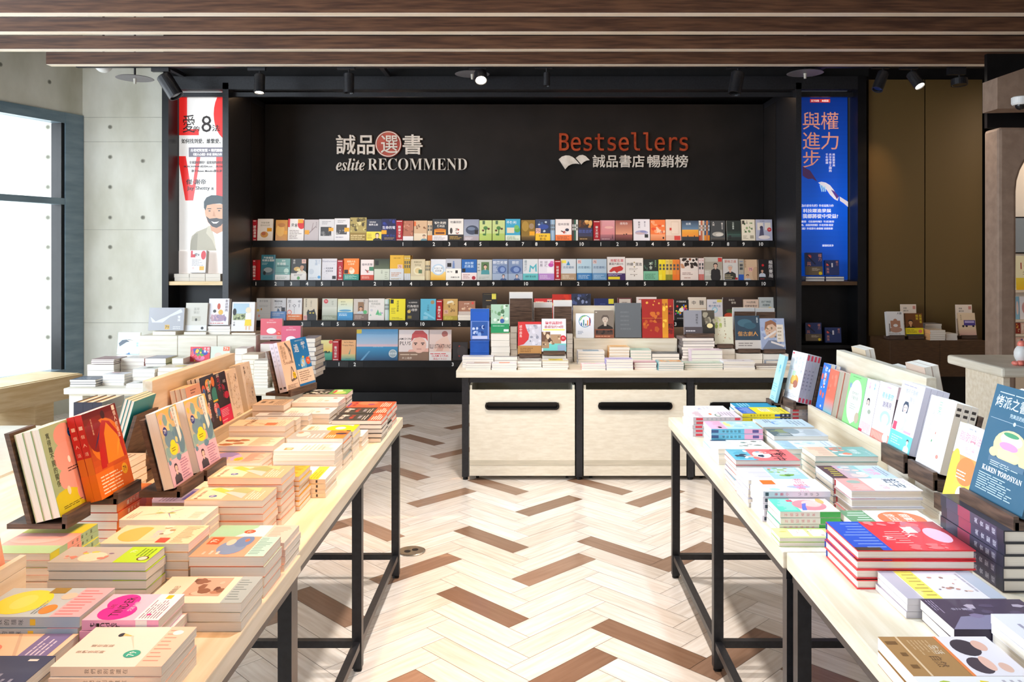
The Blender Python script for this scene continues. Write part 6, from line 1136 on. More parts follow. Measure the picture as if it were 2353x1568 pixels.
shelf_book(4, 'a', 980, 1343, 1055, 'wide blue sea and sky picture book', 'L', '3c88b0', '2c7098', 'g 0 .5 1 1 a8b8cc 58a0d0;g 0 .42 1 .52 d8b8b8 c8b0c0;g 0 .0 1 .44 104870 2c88b8;l .4 .42 .75 .44 1 a8d0e4;c .88 .22 .13 c8d0d0;c .88 .22 .11 98a8b0;t .88 .22 .06 e0e8e8 全民英雄;r .0 .86 .12 .99 e8c838;p 5c98c0 .1,.0 .3,.3 .34,.3 .16,.0', .02)
shelf_book(4, 'a', 1350, 1612, 1060, 'art book with red haired drawn young man', 'L', 'ecdcd8', 'd8c8c0', 'r 0 0 1 .5 e8d8d4;t .2 .7 .07 282020 SLAM_DUNK;t .22 .56 .12 282020 PLUS;p e8b0a0 .3,.28 .4,.18 .95,.18 1,.3 1,.4 .35,.35;e .68 .5 .24 .26 ecbcaa;p c85050 .42,.6 .44,.85 .55,.97 .8,.97 .95,.84 .97,.62 .9,.72 .7,.76 .5,.72;r .5 .55 .62 .58 302020;r .74 .55 .86 .58 302020;r .6 .36 .76 .375 9c5850;e .56 .52 .03 .02 302020;e .8 .52 .03 .02 302020;b .28 8c6c58;l .05 .55 .95 .85 1 d8c0a8;t .28 .28 .28 e0ccb8 井上雄彥;r .0 .86 .01 .9 e8c838', .02)
shelf_book(4, 'a', 1616, 1810, 1060, 'pale art book with crouching sketched figure', 'L', 'e4ccc4', 'd0b8b0', 'e .7 .86 .14 .1 b06860;p e8c4b4 .2,.3 .3,.6 .6,.75 .8,.8 .95,.55 .9,.3;p d8a898 .3,.3 .5,.55 .7,.5 .6,.3;t .5 .46 .14 382828 ILLUSTRATIONS;b .27 e8e0dc;l .05 .7 .95 .95 1 d84048;t .5 .55 .26 d03840 SLAM_DUNK;t .5 .2 .26 d03840 珠玉イラスト', .02)
D('grass', 'R', 'e0d880', 'c8c070', 'g 0 0 1 .4 2c8870 60b090;g 0 .4 1 1 e8c860 e4e0a0;p 285c48 .1,.38 .2,.46 .3,.4 .45,.47 .6,.4 .8,.46 .85,.38 .8,.34 .2,.34;e .55 .42 .06 .04 3c2818;c .86 .9 .09 d85848')
D('clearbag', 'R', '2c2626', '1c1818', 'r .4 .2 .5 .8 c02820;e .6 .5 .3 .3 3c3434')
place('grass', .125, .2, .02, Matrix.Translation((X(734, YB_), YB_, SH[3]+.006)) @ Matrix.Rotation(R(4), 4, 'Z') @ Matrix.Rotation(R(84), 4, 'X') @ Matrix.Translation((0, 0, -.02)), 'yellow green grass painting book, lowest shelf', 'face out books on the lowest shelf')
place('clearbag', .15, .18, .02, Matrix.Translation((X(1040, YB_), YB_, SH[3]+.006)) @ Matrix.Rotation(R(84), 4, 'X') @ Matrix.Translation((0, 0, -.02)), 'black shrink wrapped book with red strip, lowest shelf', 'face out books on the lowest shelf')
spines(1, 'b', 312, 350, 92, ['88a8c8', 'a8c0d8', '90b0cc'], 'light blue paperback')
spines(1, 'b', 495, 545, 92, ['4c3c38', '2c5c4c', 'dcdcd8'], 'mixed paperback beside the amber eyes book')
spines(1, 'a', 1602, 1643, 105, ['e0c8a8/e08040', 'd8bc98/e08040'], 'tan chairs paperback')
spines(1, 'b', 1568, 1660, 100, ['e8e0d8/c85030', 'c87050', 'dcc8b0', '3c5c80/f0901c', 'd08048', '3c5c80/f0901c'], 'dusk toned paperback')
spines(2, 'a', 1398, 1452, 408, ['d8b040/d8dce0', 'd8b040/d8dce0', 'd8b040/d8dce0'], 'golden yellow paperback')
spines(2, 'a', 1583, 1625, 455, ['d8c498', 'e0d0a8', 'd4bc8c'], 'cream gold paperback')
spines(2, 'b', 1227, 1405, 430, ['f0dc30/f8e848', 'f4d820', 'e8cc68/8c8c30', 'e4c058/8c8c30', 'f08c30/f0782c', 'e8843c/f0782c'], 'yellow to orange finance paperback')
spines(2, 'b', 1565, 1612, 418, ['ecd8d4/d87870', 'ecd8d4/d87870'], 'white paperback beside the cooking photo')
spines(2, 'b', 1904, 1949, 427, ['b8b0a0/2c60c0'], 'thick silver paperback with blue foot')
spines(3, 'a', 1228, 1266, 790, ['c8dcd0', 'd8e0e4', 'a8c8b8'], 'pale green paperback')
# brown cover on three white volumes, dark book beside it
D('brownbear', 'R', 'a8745c', '8c5c48', 't .5 .8 .09 f0dccc 金句選集;c .85 .84 .09 e04840;e .3 .42 .12 .08 d8b090;e .7 .42 .12 .08 d8b090;n 35 10 .1 .3 .9 .7 .02 f0e0d0;b .22 c8bcb4')
lay('C', (X(1052.5, YB_), YB_-.02), 'whitetop', .15, .16, .03, 2, 'thick white volume under the brown cover, third shelf', '', z0=SH[2])
D3 = SH[2]+.0605
M = Matrix.Translation((X(1052.5, YB_), YB_+.02, D3)) @ Matrix.Rotation(R(84), 4, 'X'); place('brownbear', .17, .135, .02, M @ Matrix.Translation((0, 0, -.02)), 'brown cover book raised on two white volumes, third shelf', 'face out books on the third shelf')
D('blackgold', 'R', '24201c', '181410', 'r .08 .05 .92 .06 a88c58;r .08 .94 .92 .95 a88c58;l .25 .66 .75 .74 1 c8a868;l .3 .3 .7 .5 3 a08858;r .65 .75 .95 .98 e8dc58')
M = Matrix.Translation((X(1108, YB_), YB_+.02, SH[2]+.03)) @ Matrix.Rotation(R(84), 4, 'X'); place('blackgold', .145, .245, .03, M @ Matrix.Translation((0, 0, -.03)), 'black gold lettered book behind the green forest book', 'face out books on the third shelf')

# red section dividers and numbered tags
for row, sh, u0, u1, v, s, d in ((1, 'a', 62, 112, 97, '誠品選書', 'at the bookcase end'), (1, 'a', 1330, 1386, 100, '翻譯文學', 'beside the blazing blue title'), (1, 'b', 675, 731, 100, '華文創作', 'beside the amber eyes book'),
                               (2, 'a', 50, 104, 447, '自然科學', 'at the bookcase end'), (2, 'a', 817, 865, 448, '人文科學', 'beside the white number sense book'), (2, 'b', 347, 398, 437, '財經商業', 'beside the butterfly book'),
                               (3, 'a', 1680, 1730, 800, '休閒趣味', 'beside the sky blue book'), (4, 'a', 775, 828, 1152, '藝術設計', 'beside the grass book')):
    a, b, z = X(sx(sh, u0), YB_), X(sx(sh, u1), YB_), SH[row-1]; t = Z(sy(sh, v), YB_); a = max(a, SX0+.0055); b = max(b, a+.014); mb = bx(a, b, YB_, YB_+.14, z+.0005, t, None, 0)
    n = len(s); hh = (t-z)*.6/n; cx_ = (a+b)/2
    for i, c in enumerate(s): put_text(mb, c, lambda p, q: (cx_+(p-.5)*hh*.85, YB_-.0008, t-.05-(i+1)*hh+q*hh*.85), None, 1, None, .01)
    mb.box(a+.006, b-.006, YB_-.0008, YB_-.0002, z+.008, z+.014, None, 1); mb.box(a+.006, b-.006, YB_-.0008, YB_-.0002, t-.014, t-.008, None, 1)
    tag(obj('section_divider', mb, [REDM, mat('white_print', 'f0ece8', .5)]), f'red section divider block {d}, {SN[row-1]}', 'divider', 'red section dividers')
TG = {1: 'a1400:1 a1662:2 a1798:3 a1935:4 a2069:5 a2298:6 b83:7 b196:8 b368:9 b573:10 b748:1 b882:2 b1046:3 b1178:4 b1312:5 b1443:6 b1684:7 b1816:8 b1947:9 b2088:10',
      2: 'a118:1 a282:2 a419:3 a556:4 a687:5 a876:1 a1148:2 a1285:3 a1462:4 a1642:5 a1778:6 a1913:7 a2049:8 a2181:9 b103:10 b413:1 b550:2 b812:3 b963:4 b1114:5 b1429:6 b1636:7 b1790:8 b1975:9 b2110:10',
      3: 'a516:3 a689:4 a825:5 a962:6 a1096:7 a1284:8 a1424:9 a1556:10 a1744:1 a1884:2 b1373:3', 4: 'a652:9 a842:1 a972:2 a1828:3'}
allb = [ln.split('|') for ln in SB.strip().split('\n')]+[['4a', '657', '775', '', 'yellow green grass painting book'], ['4a', '980', '1343', '', 'wide blue sea picture book'], ['4a', '1800', '1900', '', 'black shrink wrapped book'], ['3a', '1868', '1990', '', 'brown raised cover book']]
used = set()
for row, s in TG.items():
    for q in s.split():
        sh, u, n = q[0], float(q[1:].split(':')[0]), q.split(':')[1]; px = sx(sh, u); y = YS-.012; zc = SH[row-1]-.031
        near = min((b for b in allb if b[0][0] == str(row)), key=lambda b: abs((sx(b[0][1], float(b[1]))+2)-px))[4]
        near = ' '.join(near.split()[:7])
        lab = f'black tag numbered {n} under the {near}'
        if lab in used: lab += ' edge'
        used.add(lab)
        mb = bx(X(px-4, y), X(px+19, y), y-.002, y, zc-.024, zc+.026, None, 0); hgt = .036; wd = hgt*aspect(n)
        put_text(mb, n, lambda p, r_: (X(px-3.5, y)+p*wd, y-.0026, zc-hgt/2+r_*hgt), None, 1, None, .012)
        tag(obj('shelf_tag', mb, [TAGM, mat('tag_print', 'f4f4f2', .5, emit=0)]), lab+', '+SN[row-1], 'shelf tag', 'numbered black tags on the '+SN[row-1])
# ---------------------------------------------------------------- books on the counter
def CT_(x0, x1, top, base, n, key, hh, desc, where='', **k):
    """front edge in pixels; depth from where the front base meets the counter"""
    Y = (EYE-CZ)*F/(base-CY); t = (Z(top, Y)-CZ)/n
    lay('C', (X(x0, Y), Y), key, X(x1, Y)-X(x0, Y), hh, t, n, desc, where, z0=CZ, **k)
C_ = 'on the counter'
def P0(k, c, s, ops=''): return D(k, 'L', c, s, ops)
P0('cbeige', 'd8ccc8', 'c8bcb8', 'r .3 .3 .9 .8 b89880;l .1 .1 .9 .25 2 988880'); P0('cblot', 'e8e4e8', 'd8d4d8', 'n 51 6 .3 .3 .7 .7 .2 f09058'); P0('cwhite2', 'e4e0e4', 'd0ccd0', 'l .2 .3 .8 .7 4 88a8b0'); P0('cgreyt', '98989c', '88888c', 'l .1 .2 .9 .8 4 c0c0c4')
P0('cyelblk', 'a8a49c', 'c8b878', 'r .1 .1 .9 .9 c8c4bc;l .2 .3 .8 .8 4 7c786c'); P0('cwyel', 'e4dcd4', 'd8d0c8', 'r .25 .35 .8 .95 e8d028;l .3 .4 .75 .9 4 605820;r 0 0 1 .15 e0cc38'); P0('cpink3', 'ecdfe4', 'f0a8a0', 'l .1 .2 .9 .6 5 e8909c;r .4 .7 .6 .9 f0e8c0')
P0('cblueill', 'e8e8ec', 'd4d4e0', 'r .2 .2 .8 .8 88a8c0;l .1 .85 .9 .95 1 9090a0'); P0('corange5', 'ecc898', 'e0a868', 'r .1 .4 .9 .9 f0b060;l .1 .1 .9 .3 3 a88050'); P0('cpurp', 'e8e4f0', '8c84c8', 'r .0 .4 1 1 a8a0d8;l .1 .1 .9 .3 3 8078b0')
P0('cmint', 'b8d8cc', 'c8dcd0', 'l .1 .2 .9 .8 6 7ca894'); P0('cmag', 'dcb0bc', 'a83858', 'r 0 .3 1 1 e8c8d0;r 0 0 1 .2 a03050'); P0('cdark', '48505c', '383c44', 'r .1 .2 .9 .8 38424c;n 52 8 .1 .3 .9 .8 .12 606c78,2c343c,808890'); P0('corteal', 'a8c8c8', '70b0b8', 'r .1 .1 .95 .8 e8a870;e .5 .5 .3 .2 f0c898;n 53 8 .15 .15 .9 .75 .1 e89060,88c0c0,f0d8b0')
P0('cgreenp', 'b8ccb8', '8ca890', 'r .2 .3 .8 .9 c8d8c8;l .05 .05 .95 .2 2 88a088'); P0('cpinkw', 'e4d0dc', 'd8c4d0', 'l .1 .2 .9 .7 5 c8a0b4'); P0('cwh4', 'f0ecf0', 'e4e0e4', 'l .2 .4 .8 .8 4 b8b0b8;c .7 .5 .06 a05060'); P0('cbrn', '786860', '685850', 'l .1 .2 .9 .8 5 a89888')
P0('cgb', '98a4b8', '8490a4', 'n 54 8 .1 .1 .9 .9 .1 7888a4,b8c4d4'); P0('cmagz', '8c8484', '6c6464', 'l .1 .2 .9 .8 5 b0a8a8'); P0('colive', '7c7c30', '6c6c28', ''); P0('cwht', 'ece6dc', 'e0dad0', '')
P0('cblue', '1c50a8', '1c50a8', '')
CT_(1062, 1134, 820, 845, 4, 'cwhite2', .1, 'white illustrated paperback', 'beside the blue boxes')
CT_(1136, 1189, 820, 845, 3, 'cgreyt', .1, 'grey topped paperback under the forest book pile', '')
CT_(1070.6, 1129, 836, 850.5, 3, 'cbeige', .13, 'beige paperback at the counter front corner', '')
CT_(1130, 1188, 836, 850.5, 3, 'cblot', .14, 'white paperback with orange blot', C_)
CT_(1189, 1244.7, 830, 850, 3, 'cyelblk', .13, 'grey paperback with pale yellow foot', C_)
CT_(1246, 1306, 830, 850, 4, 'cwyel', .13, 'white paperback with yellow label', C_)
CT_(1328, 1389.5, 808, 838, 5, 'cblueill', .14, 'white paperback with blue picture', 'before the step')
CT_(1336, 1400, 837, 851, 3, 'cpink3', .08, 'white paperback with pink letters', C_)
CT_(1400, 1447, 798, 838, 6, 'corange5', .14, 'apricot covered paperback', 'before the step')
CT_(1393, 1455, 827, 851, 4, 'cpurp', .12, 'lilac paperback', C_)
CT_(1448.5, 1496.6, 805, 838, 5, 'cmint', .14, 'mint paperback', 'before the step')
CT_(1457.5, 1509, 833, 850, 3, 'cmag', .12, 'rose paperback with magenta foot', C_)
CT_(1498, 1561, 813, 838, 3, 'cdark', .14, 'charcoal picture paperback', 'before the step')
CT_(1513, 1571, 832, 852, 4, 'corteal', .13, 'orange and teal paperback', C_)
CT_(1568, 1641, 777, 838, 9, 'cmagz', .2, 'grey wavy art magazine', 'in the tallest counter pile', name='magazine', jit=2.2)
CT_(1589, 1660, 805, 844, 4, 'cpinkw', .12, 'pale pink paperback on the counter beside the magazines', '')
CT_(1573, 1675, 835, 850, 3, 'cgreenp', .12, 'wide green glossy picture book', C_)
CT_(1662.5, 1735, 831, 850, 3, 'cwh4', .13, 'white paperback with wine red dot', C_)
CT_(1737, 1796, 841, 849, 2, 'cbrn', .13, 'brown covered paperback', 'at the counter end')
CT_(1760, 1824, 829, 842, 2, 'cgb', .16, 'blue grey painted paperback', 'at the counter end')
CT_(1643, 1690, 803, 838, 3, 'cwht', .15, 'cream book pile under the leaf sketch book', '')
CT_(1692, 1753, 813, 839, 2, 'cwht', .15, 'cream book pile under the night blue book', '')
CT_(1756, 1812, 814, 840, 2, 'cwht', .15, 'cream book pile under the portrait book', '')
CT_(1128, 1171, 768, 840, 5, 'cwht', .15, 'thick cream volume under the green forest book', '')
CT_(1173, 1188, 752, 829, 6, 'cwht', .06, 'narrow white volume beside the map book', '')
CT_(1303, 1316, 769, 832, 6, 'cwht', .08, 'narrow white volume beside the step board', '')
CT_(1190, 1243, 824, 843, 3, 'cwht', .12, 'flat book pile under the red map book', '')
CT_(1246, 1301, 818, 843, 4, 'cwht', .12, 'flat book pile under the renovation book', '')
Yb = 5.758; zb_ = Z(784, Yb); BLUEB = noise_mat('blue_card_box', '2058b0', '1a4ea2', (3, 3, 3), 4, .35)
for i_, (u, v, d_) in enumerate(((CZ+.0005, CZ+(zb_-CZ)*.5, 'blue card box at the counter end, lower of two'), (CZ+(zb_-CZ)*.5+.001, zb_, 'blue card box at the counter end, directly under the blue journal'))):
    root = thing('card_box', d_, 'box', ((X(1080, Yb)+X(1124, Yb))/2, Yb+.08, u), 'blue card boxes on the counter'); rl = Rel(root)
    rl.part('body', bx(X(1080, Yb)+.001, X(1124, Yb)-.001, Yb, Yb+.15, u, v-.012), BLUEB, bev=.001); rl.part('lid', bx(X(1080, Yb), X(1124, Yb), Yb-.001, Yb+.151, v-.0119, v), BLUEB, bev=.001)
def CS(x0, x1, top, base, Y, key, side, col, spn, ops, desc, n=1, t=.02, hold=True, zb=None, lean=12, hard=False, yaw=0):
    D(key, side, col, spn, ops); z = Z(base, Y)+(0 if hold else n*t*math.sin(R(lean))+.001); w_ = X(x1, Y)-X(x0, Y); h = (Z(top, Y)-z)/math.cos(R(lean))
    stand('C', (X(x0, Y), Y, z), key, w_, h, t, n, desc, '', lean=lean, hard=hard, yaw=yaw)
    if hold: holder('C', (X(x0, Y)+.01, Y-.004, z), w_-.02, n*t, 'dark holder under the '+desc, lean=lean, th=.018, bh=h*.7, group='dark holders on the counter')
CS(1081, 1124, 710, 781.5, 5.82, 'bluebox', 'L', '1c58b0', '1848a0', 'r 0 .0 1 .6 6c88c8;r .08 .1 .92 .58 2c58a0;r .1 .62 .9 .9 1c58b8;n 60 10 .12 .14 .88 .52 .1 8ca8d8,183c80,c8d4ec;r .1 .02 .9 .12 d0d0e4', 'blue packaged journal standing on the blue box', hold=False, t=.05, lean=2)
CS(1128, 1170, 700, 766, 5.80, 'forest', 'R', 'a8c8b0', '88a890', 'n 61 22 .05 .38 .95 .97 .1 5c8c60,88b088,d8e8d8,4c7050,a8c8a8;e .6 .5 .08 .08 e8b890;e .62 .42 .12 .08 3860a0;b .32 28905c;l .1 .7 .8 .85 1 c8ecd8;r .7 .15 .97 .4 e8e8e8', 'green forest picture book on the cream pile', hold=False, lean=2)
CS(1190, 1244, 741, 814, 5.72, 'mapbook', 'L', 'c8c4cc', 'c83030', 'n 62 26 .3 .3 .98 .9 .07 a8a4b0,d8d4dc,90909c;r 0 .92 1 1 c83030;p cc3434 0,.25 .25,.3 .45,.45 .48,.6 .35,.8 .3,.97 0,.97;v .12 .9 .09 f0d0c8 城中座島;b .26 b88448;l .1 .2 .7 .8 3 7c5020', 'grey map book with curved red side')
CS(1245, 1301, 734, 808, 5.7, 'reno', 'L', 'ece4e8', 'd8d0d4', 't .5 .87 .1 c83048 裝修與翻修;t .5 .75 .09 a83848 最煩惱的94問;r .05 .64 .95 .68 f0e060;r 0 .3 .35 .6 6c4c38;r .36 .2 .8 .52 b09070;r .05 .0 1 .24 70c8c0;r 0 .1 .3 .3 a88868;r .65 .02 .98 .2 8ca8c0;n 63 12 .05 .2 .8 .58 .07 4c3428,d8c0a0,8c6c50;c .88 .4 .09 c83038;t .88 .4 .06 f8e0e0 79', 'white renovation book with kitchen photos')
for x0, x1, top, base, Y, d in ((1170, 1224, 673, 752, 6.06, 'tall white booklet in the dark holder behind the map book'), (1226, 1270, 697, 760, 6.1, 'white booklet in the holder behind the renovation book'), (1272, 1315, 692, 768, 6.0, 'white booklet in the holder beside the step board')):
    D('bk'+str(x0), 'L', 'e4e0dc', 'd8d4d0', ''); z = Z(base, Y); w_ = X(x1, Y)-X(x0, Y); h = Z(top, Y)-z
    root = thing('book_holder', 'dark holder turned away, '+d.split(' in ')[0].split(' booklet')[0]+' booklet leaning '+d.split('holder ')[-1], 'book holder', (X(x0, Y), Y, CZ), 'dark holders on the counter'); rl = Rel(root)
    mb = MB(); mb.prism([(X(x0, Y)+.004, Y+.05, z), (X(x0, Y)+.004, Y+.062, z), (X(x0, Y)+.004, Y+.022, z+h*.83), (X(x0, Y)+.004, Y+.01, z+h*.83)], (w_-.008, 0, 0)); rl.part('back_rest', mb, DARKW)
    rl.part('base', bx(X(x0, Y)+.004, X(x1, Y)-.004, Y+.045, Y+.15, CZ+.0005, z-.0), DARKW)
    place('bk'+str(x0), w_, h, .03, Matrix.Translation((X(x1, Y), Y+.066, z+.001)) @ Matrix.Rotation(R(180), 4, 'Z') @ Matrix.Rotation(R(86), 4, 'X') @ Matrix.Translation((0, 0, .001)), d)
CS(1323.5, 1365, 721, 778, 5.99, 'chart', 'L', 'e8ecf4', 'd0d4dc', 'c .5 .68 .25 3888b0;c .5 .68 .225 e8ecf4;p 88c040 .2,.72 .35,.88 .62,.93 .6,.9 .38,.85 .24,.7;r .28 .5 .34 .62 2858a0;r .4 .5 .46 .74 3c9890;r .52 .5 .58 .58 2c4878;r .62 .5 .68 .72 e09838;r .74 .5 .8 .82 b83038;l .1 .15 .5 .3 3 7888a8', 'white book with coloured bar chart in a ring', hold=False, lean=6)
CS(1366.5, 1411, 714, 778, 5.99, 'arch', 'L', '807468', '60544c', 'f .55 .68 .13 5c5048 c8b8a8 241c18;r 0 0 1 .32 8c5038;r .05 .12 .95 .28 4c3830;n 64 6 .08 .14 .92 .27 .1 2c2420,8c7060;l .05 .03 .95 .1 1 e0a080;l .05 .9 .2 .97 1 e0d8c8', 'brown book with stern grey portrait', hold=False, lean=6)
CS(1414, 1474, 697, 778, 5.99, 'greyvol', 'L', '606468', '7c8488', 'l .2 .2 .7 .8 5 6c7074', 'plain large grey volume on the step', hold=False, n=2, t=.025, lean=6, hard=True)
CS(1476, 1549, 688, 778, 5.99, 'dragon', 'L', 'a02018', '801810', 'g .64 0 .82 1 d89020 c88018;n 66 16 .05 .15 .6 .65 .09 b8501c,c86820,901c10;r .0 .5 .63 .51 c87830;v .9 .8 .12 301008 福龍年;v .9 .38 .14 280c08 龍年;r .84 .4 .97 .6 8c2818;n 67 8 .1 .75 .95 .95 .04 e0a040;n 68 8 .66 .1 .8 .9 .05 f0c040,a05018', 'large red and gold ornamental volume', hold=False, t=.03, lean=6, hard=True)
CS(1573, 1643, 714, 768, 5.84, 'rain', 'L', '302c28', '8c8c90', 'r 0 0 .58 1 8c8c94;r 0 0 .6 .3 50484c;v .42 .85 .1 302c30 雨港顏色;l .05 .08 .5 .2 1 d0ccd0;g .6 0 1 1 14120f 4c4438;n 69 14 .62 .3 .98 .9 .08 6c6454,201c18,98907c;e .84 .35 .1 .1 e8d8a0', 'grey and photo landscape book above the magazines', hold=True, n=2, t=.016, lean=8)
CS(1643, 1686, 729, 792, 5.85, 'leafs', 'L', 'd8d4bc', 'c0bca8', 'n 70 10 .05 .6 .4 .95 .09 a8b860,98a850,c8cc90;v .58 .95 .075 7c7860 攻過過怕;n 71 12 .05 .1 .9 .5 .04 b88c68,c8c0a0,a89070', 'cream book with leaf and fruit sketches')
CS(1692, 1749, 727, 803, 5.8, 'nightblue', 'L', '283c4c', '1c2c38', 'e .4 .78 .3 .12 3c6070;e .6 .7 .25 .1 305464;v .9 .95 .05 c8d0d0 吳明倫;t .5 .46 .14 c89048 偕古劇人;b .27 c8c0b8;l .1 .3 .9 .8 2 7c7470', 'night blue book with gold brush title')
CS(1751, 1806, 733, 804, 5.78, 'painted', 'L', '98a4c0', 'a8b0c4', 'n 72 30 .02 .02 .98 .98 .1 8894b8,a8b4cc,7080a8;e .42 .62 .25 .25 c8a890;n 73 14 .22 .4 .62 .85 .08 b88868,8c6048,d8b8a0,786850;p 8c5c40 .15,.6 .2,.88 .45,.95 .65,.85 .68,.7 .5,.82 .3,.78;p 70788c .0,.0 .3,.3 .6,.3 1,.0;p d8d0cc .1,.38 .62,.62 .64,.56 .14,.32;p d8d0cc .4,.28 .95,.14 .94,.08 .4,.22;r .66 .25 .94 .8 dcd0c0;l .7 .3 .9 .75 4 a89880', 'painted portrait book in blue and flesh tones')
for x0, x1, top, base, Y, d in ((1688, 1738, 709, 760, 6.12, 'grey white booklet behind the night blue book'), (1739, 1784, 710, 760, 6.12, 'white booklet in the holder behind the portrait book')):
    D('bk'+str(x0), 'L', 'c8c8c8', 'b8b8b8', ''); z = Z(base, Y); w_ = X(x1, Y)-X(x0, Y); h = Z(top, Y)-z
    root = thing('book_holder', 'dark holder turned away '+d[d.index('behind'):], 'book holder', (X(x0, Y), Y, CZ), 'dark holders on the counter'); rl = Rel(root)
    mb = MB(); mb.prism([(X(x0, Y)+.004, Y+.04, z), (X(x0, Y)+.004, Y+.052, z), (X(x0, Y)+.004, Y+.022, z+h*.85), (X(x0, Y)+.004, Y+.01, z+h*.85)], (w_-.008, 0, 0)); rl.part('back_rest', mb, DARKW)
    rl.part('base', bx(X(x0, Y)+.004, X(x1, Y)-.004, Y+.035, Y+.14, CZ+.0005, z), DARKW)
    place('bk'+str(x0), w_, h, .03, Matrix.Translation((X(x1, Y), Y+.056, z+.001)) @ Matrix.Rotation(R(180), 4, 'Z') @ Matrix.Rotation(R(86), 4, 'X'), d)

# ---------------------------------------------------------------- white table by the window
def WT(x0, x1, top, base, n, key, hh, desc, where='', z0=None, Y=None, **k):
    z = TZ if z0 is None else z0; Y = Y or (EYE-z)*F/(base-CY); t = (Z(top, Y)-z)/n
    lay('C', (X(x0, Y), Y), key, X(x1, Y)-X(x0, Y), hh, t, n, desc, where, z0=z, **k)
P0('wnavy', '3c4c60', '505860', 'l .1 .2 .9 .6 3 a0b0c0'); P0('wwhite', 'e8e8ea', 'd8d8dc', 'l .2 .2 .8 .7 4 c0b8c0;r .1 .75 .5 .9 e8a8a8'); P0('wpic', 'f0eeea', 'e4e0dc', 'r .3 .3 .9 .8 b8c0b0;e .5 .55 .15 .15 4c4440'); P0('wshrink', 'e0d8cc', 'c8b8a8', 'n 81 8 .1 .1 .9 .9 .1 ece8e0,d0c0b0')
P0('wrose', '9c7c80', '8c686c', 'l .1 .3 .9 .7 3 c0a8a8'); P0('wpink', 'ecdcd4', 'e0ccc0', 'l .1 .2 .9 .8 4 c8b0a8'); P0('wlila', '8c8c98', 'c06468', 'r .1 .1 .9 .9 9c9cac'); P0('wcream', 'ece8d8', 'b8b070', 'l .1 .2 .9 .8 4 c0b8a0'); P0('wyell', 'ecdcc8', 'e0d0bc', 'e .6 .5 .2 .2 e8d060')
P0('wgrey', '8c8490', '787080', 'l .1 .2 .9 .8 3 b0a8b4;s .4 .5 e09058'); P0('wrosy', 'd88c94', 'c87880', ''); P0('wtan', 'e0c8a8', 'd8c0a0', '')
S_ = 'on the white table'
WT(160, 219.6, 872.8, 889, 3, 'wnavy', .15, 'thin navy covered paperback', S_)
WT(236, 286, 860.5, 886, 4, 'wwhite', .1, 'white paperback with pink patch', S_, rot=0)
WT(290, 345, 882, 892, 2, 'wpic', .1, 'white picture book with small animal', S_)
WT(200, 265, 838, 879, 3, 'wshrink', .18, 'thick shrink wrapped pale book', S_)
Yd = (EYE-TZ)*F/(879-CY); WT(210, 265.5, 826, 838, 3, 'wrose', .16, 'thin dusty rose booklet on the wrapped book', '', z0=Z(838, Yd)+.002, Y=Yd+.005)
WT(278, 331.8, 823.8, 849, 6, 'wpink', .16, 'pale pink paperback', S_, Y=5.02)
WT(333, 381, 823.8, 842, 4, 'wlila', .16, 'grey lilac hardcover', S_, Y=5.02)
WT(305, 356, 849, 874, 4, 'wpic', .15, 'white paperback with green picture', S_, Y=4.86)
WT(363, 430, 845, 862, 4, 'wyell', .15, 'cream paperback with yellow spot', S_, Y=4.86)
WT(395, 421, 823.8, 840, 4, 'wcream', .14, 'small cream paperback with olive spine', S_, Y=5.02)
WT(434, 528, 836, 850, 4, 'wpink', .13, 'flat pink pile under the fruit book', '', Y=5.06)
WT(268, 319, 817, 850, 4, 'wpic', .15, 'flat picture books under the aqua book', '', Y=5.24)
WT(540, 568, 801, 838, 5, 'wpink', .13, 'pale pile beside the ridge top', S_, Y=5.05)
WT(556, 594, 815, 858, 6, 'wtan', .13, 'tan paperback beside the rose piles', S_, Y=4.88)
WT(583, 616, 829, 893, 9, 'wcream', .12, 'slim cream paperback stacked at the table front', '', Y=4.735)
Yg = 4.95
WT(693, 724, 778, 862, 9, 'wgrey', .2, 'grey hardcover in the twisted corner pile', '', Y=5.1, jit=3)
WT(598, 640, 790, 840, 4, 'wrosy', .16, 'rose spined book under the smaller rose cover', '', Y=5.15)
WT(648, 691, 800, 850, 5, 'wrosy', .16, 'rose spined book under the larger rose cover', '', Y=5.1)
WT(627, 650, 873, 906, 4, 'wcream', .12, 'cream paperback behind the triangle book holder', '', Y=4.76)
def WS(x0, x1, top, base, Y, key, side, col, spn, ops, desc, t=.02, n=1, lean=8, **k):
    D(key, side, col, spn, ops); z = Z(base, Y)+n*t*math.sin(R(lean)); stand('C', (X(x0, Y), Y, z+.0005), key, X(x1, Y)-X(x0, Y), (Z(top, Y)-z)/math.cos(R(lean)), t, n, desc, '', lean=lean, **k); return z
ZB2 = BZ
def low(x0, x1, base, Y, key, hh, desc, top=None, n=1):
    z = Z(base, Y); t = (z-ZB2-.002)/n
    if t > .004: lay('C', (X(x0, Y), Y-.01), key, X(x1, Y)-X(x0, Y), hh, t, n, desc, '', z0=ZB2)
WS(340, 421, 708, 761, 5.26, 'snow', 'L', 'a0a0a4', '88888c', 'p c8ccd4 .05,.6 .2,.4 .5,.6 .9,.95 .95,.8 .6,.6 .4,.35 .1,.35;v .86 .65 .12 e8e8ec 雪掉;r .47 .05 .6 .25 c8a040;t .535 .15 .13 2c2418 79;l .7 .05 .95 .2 2 d0d0d4', 'grey landscape book with pale silk and 79 label')
low(352, 405, 761, 5.26, 'wcream', .16, 'cream volume under the grey landscape book')
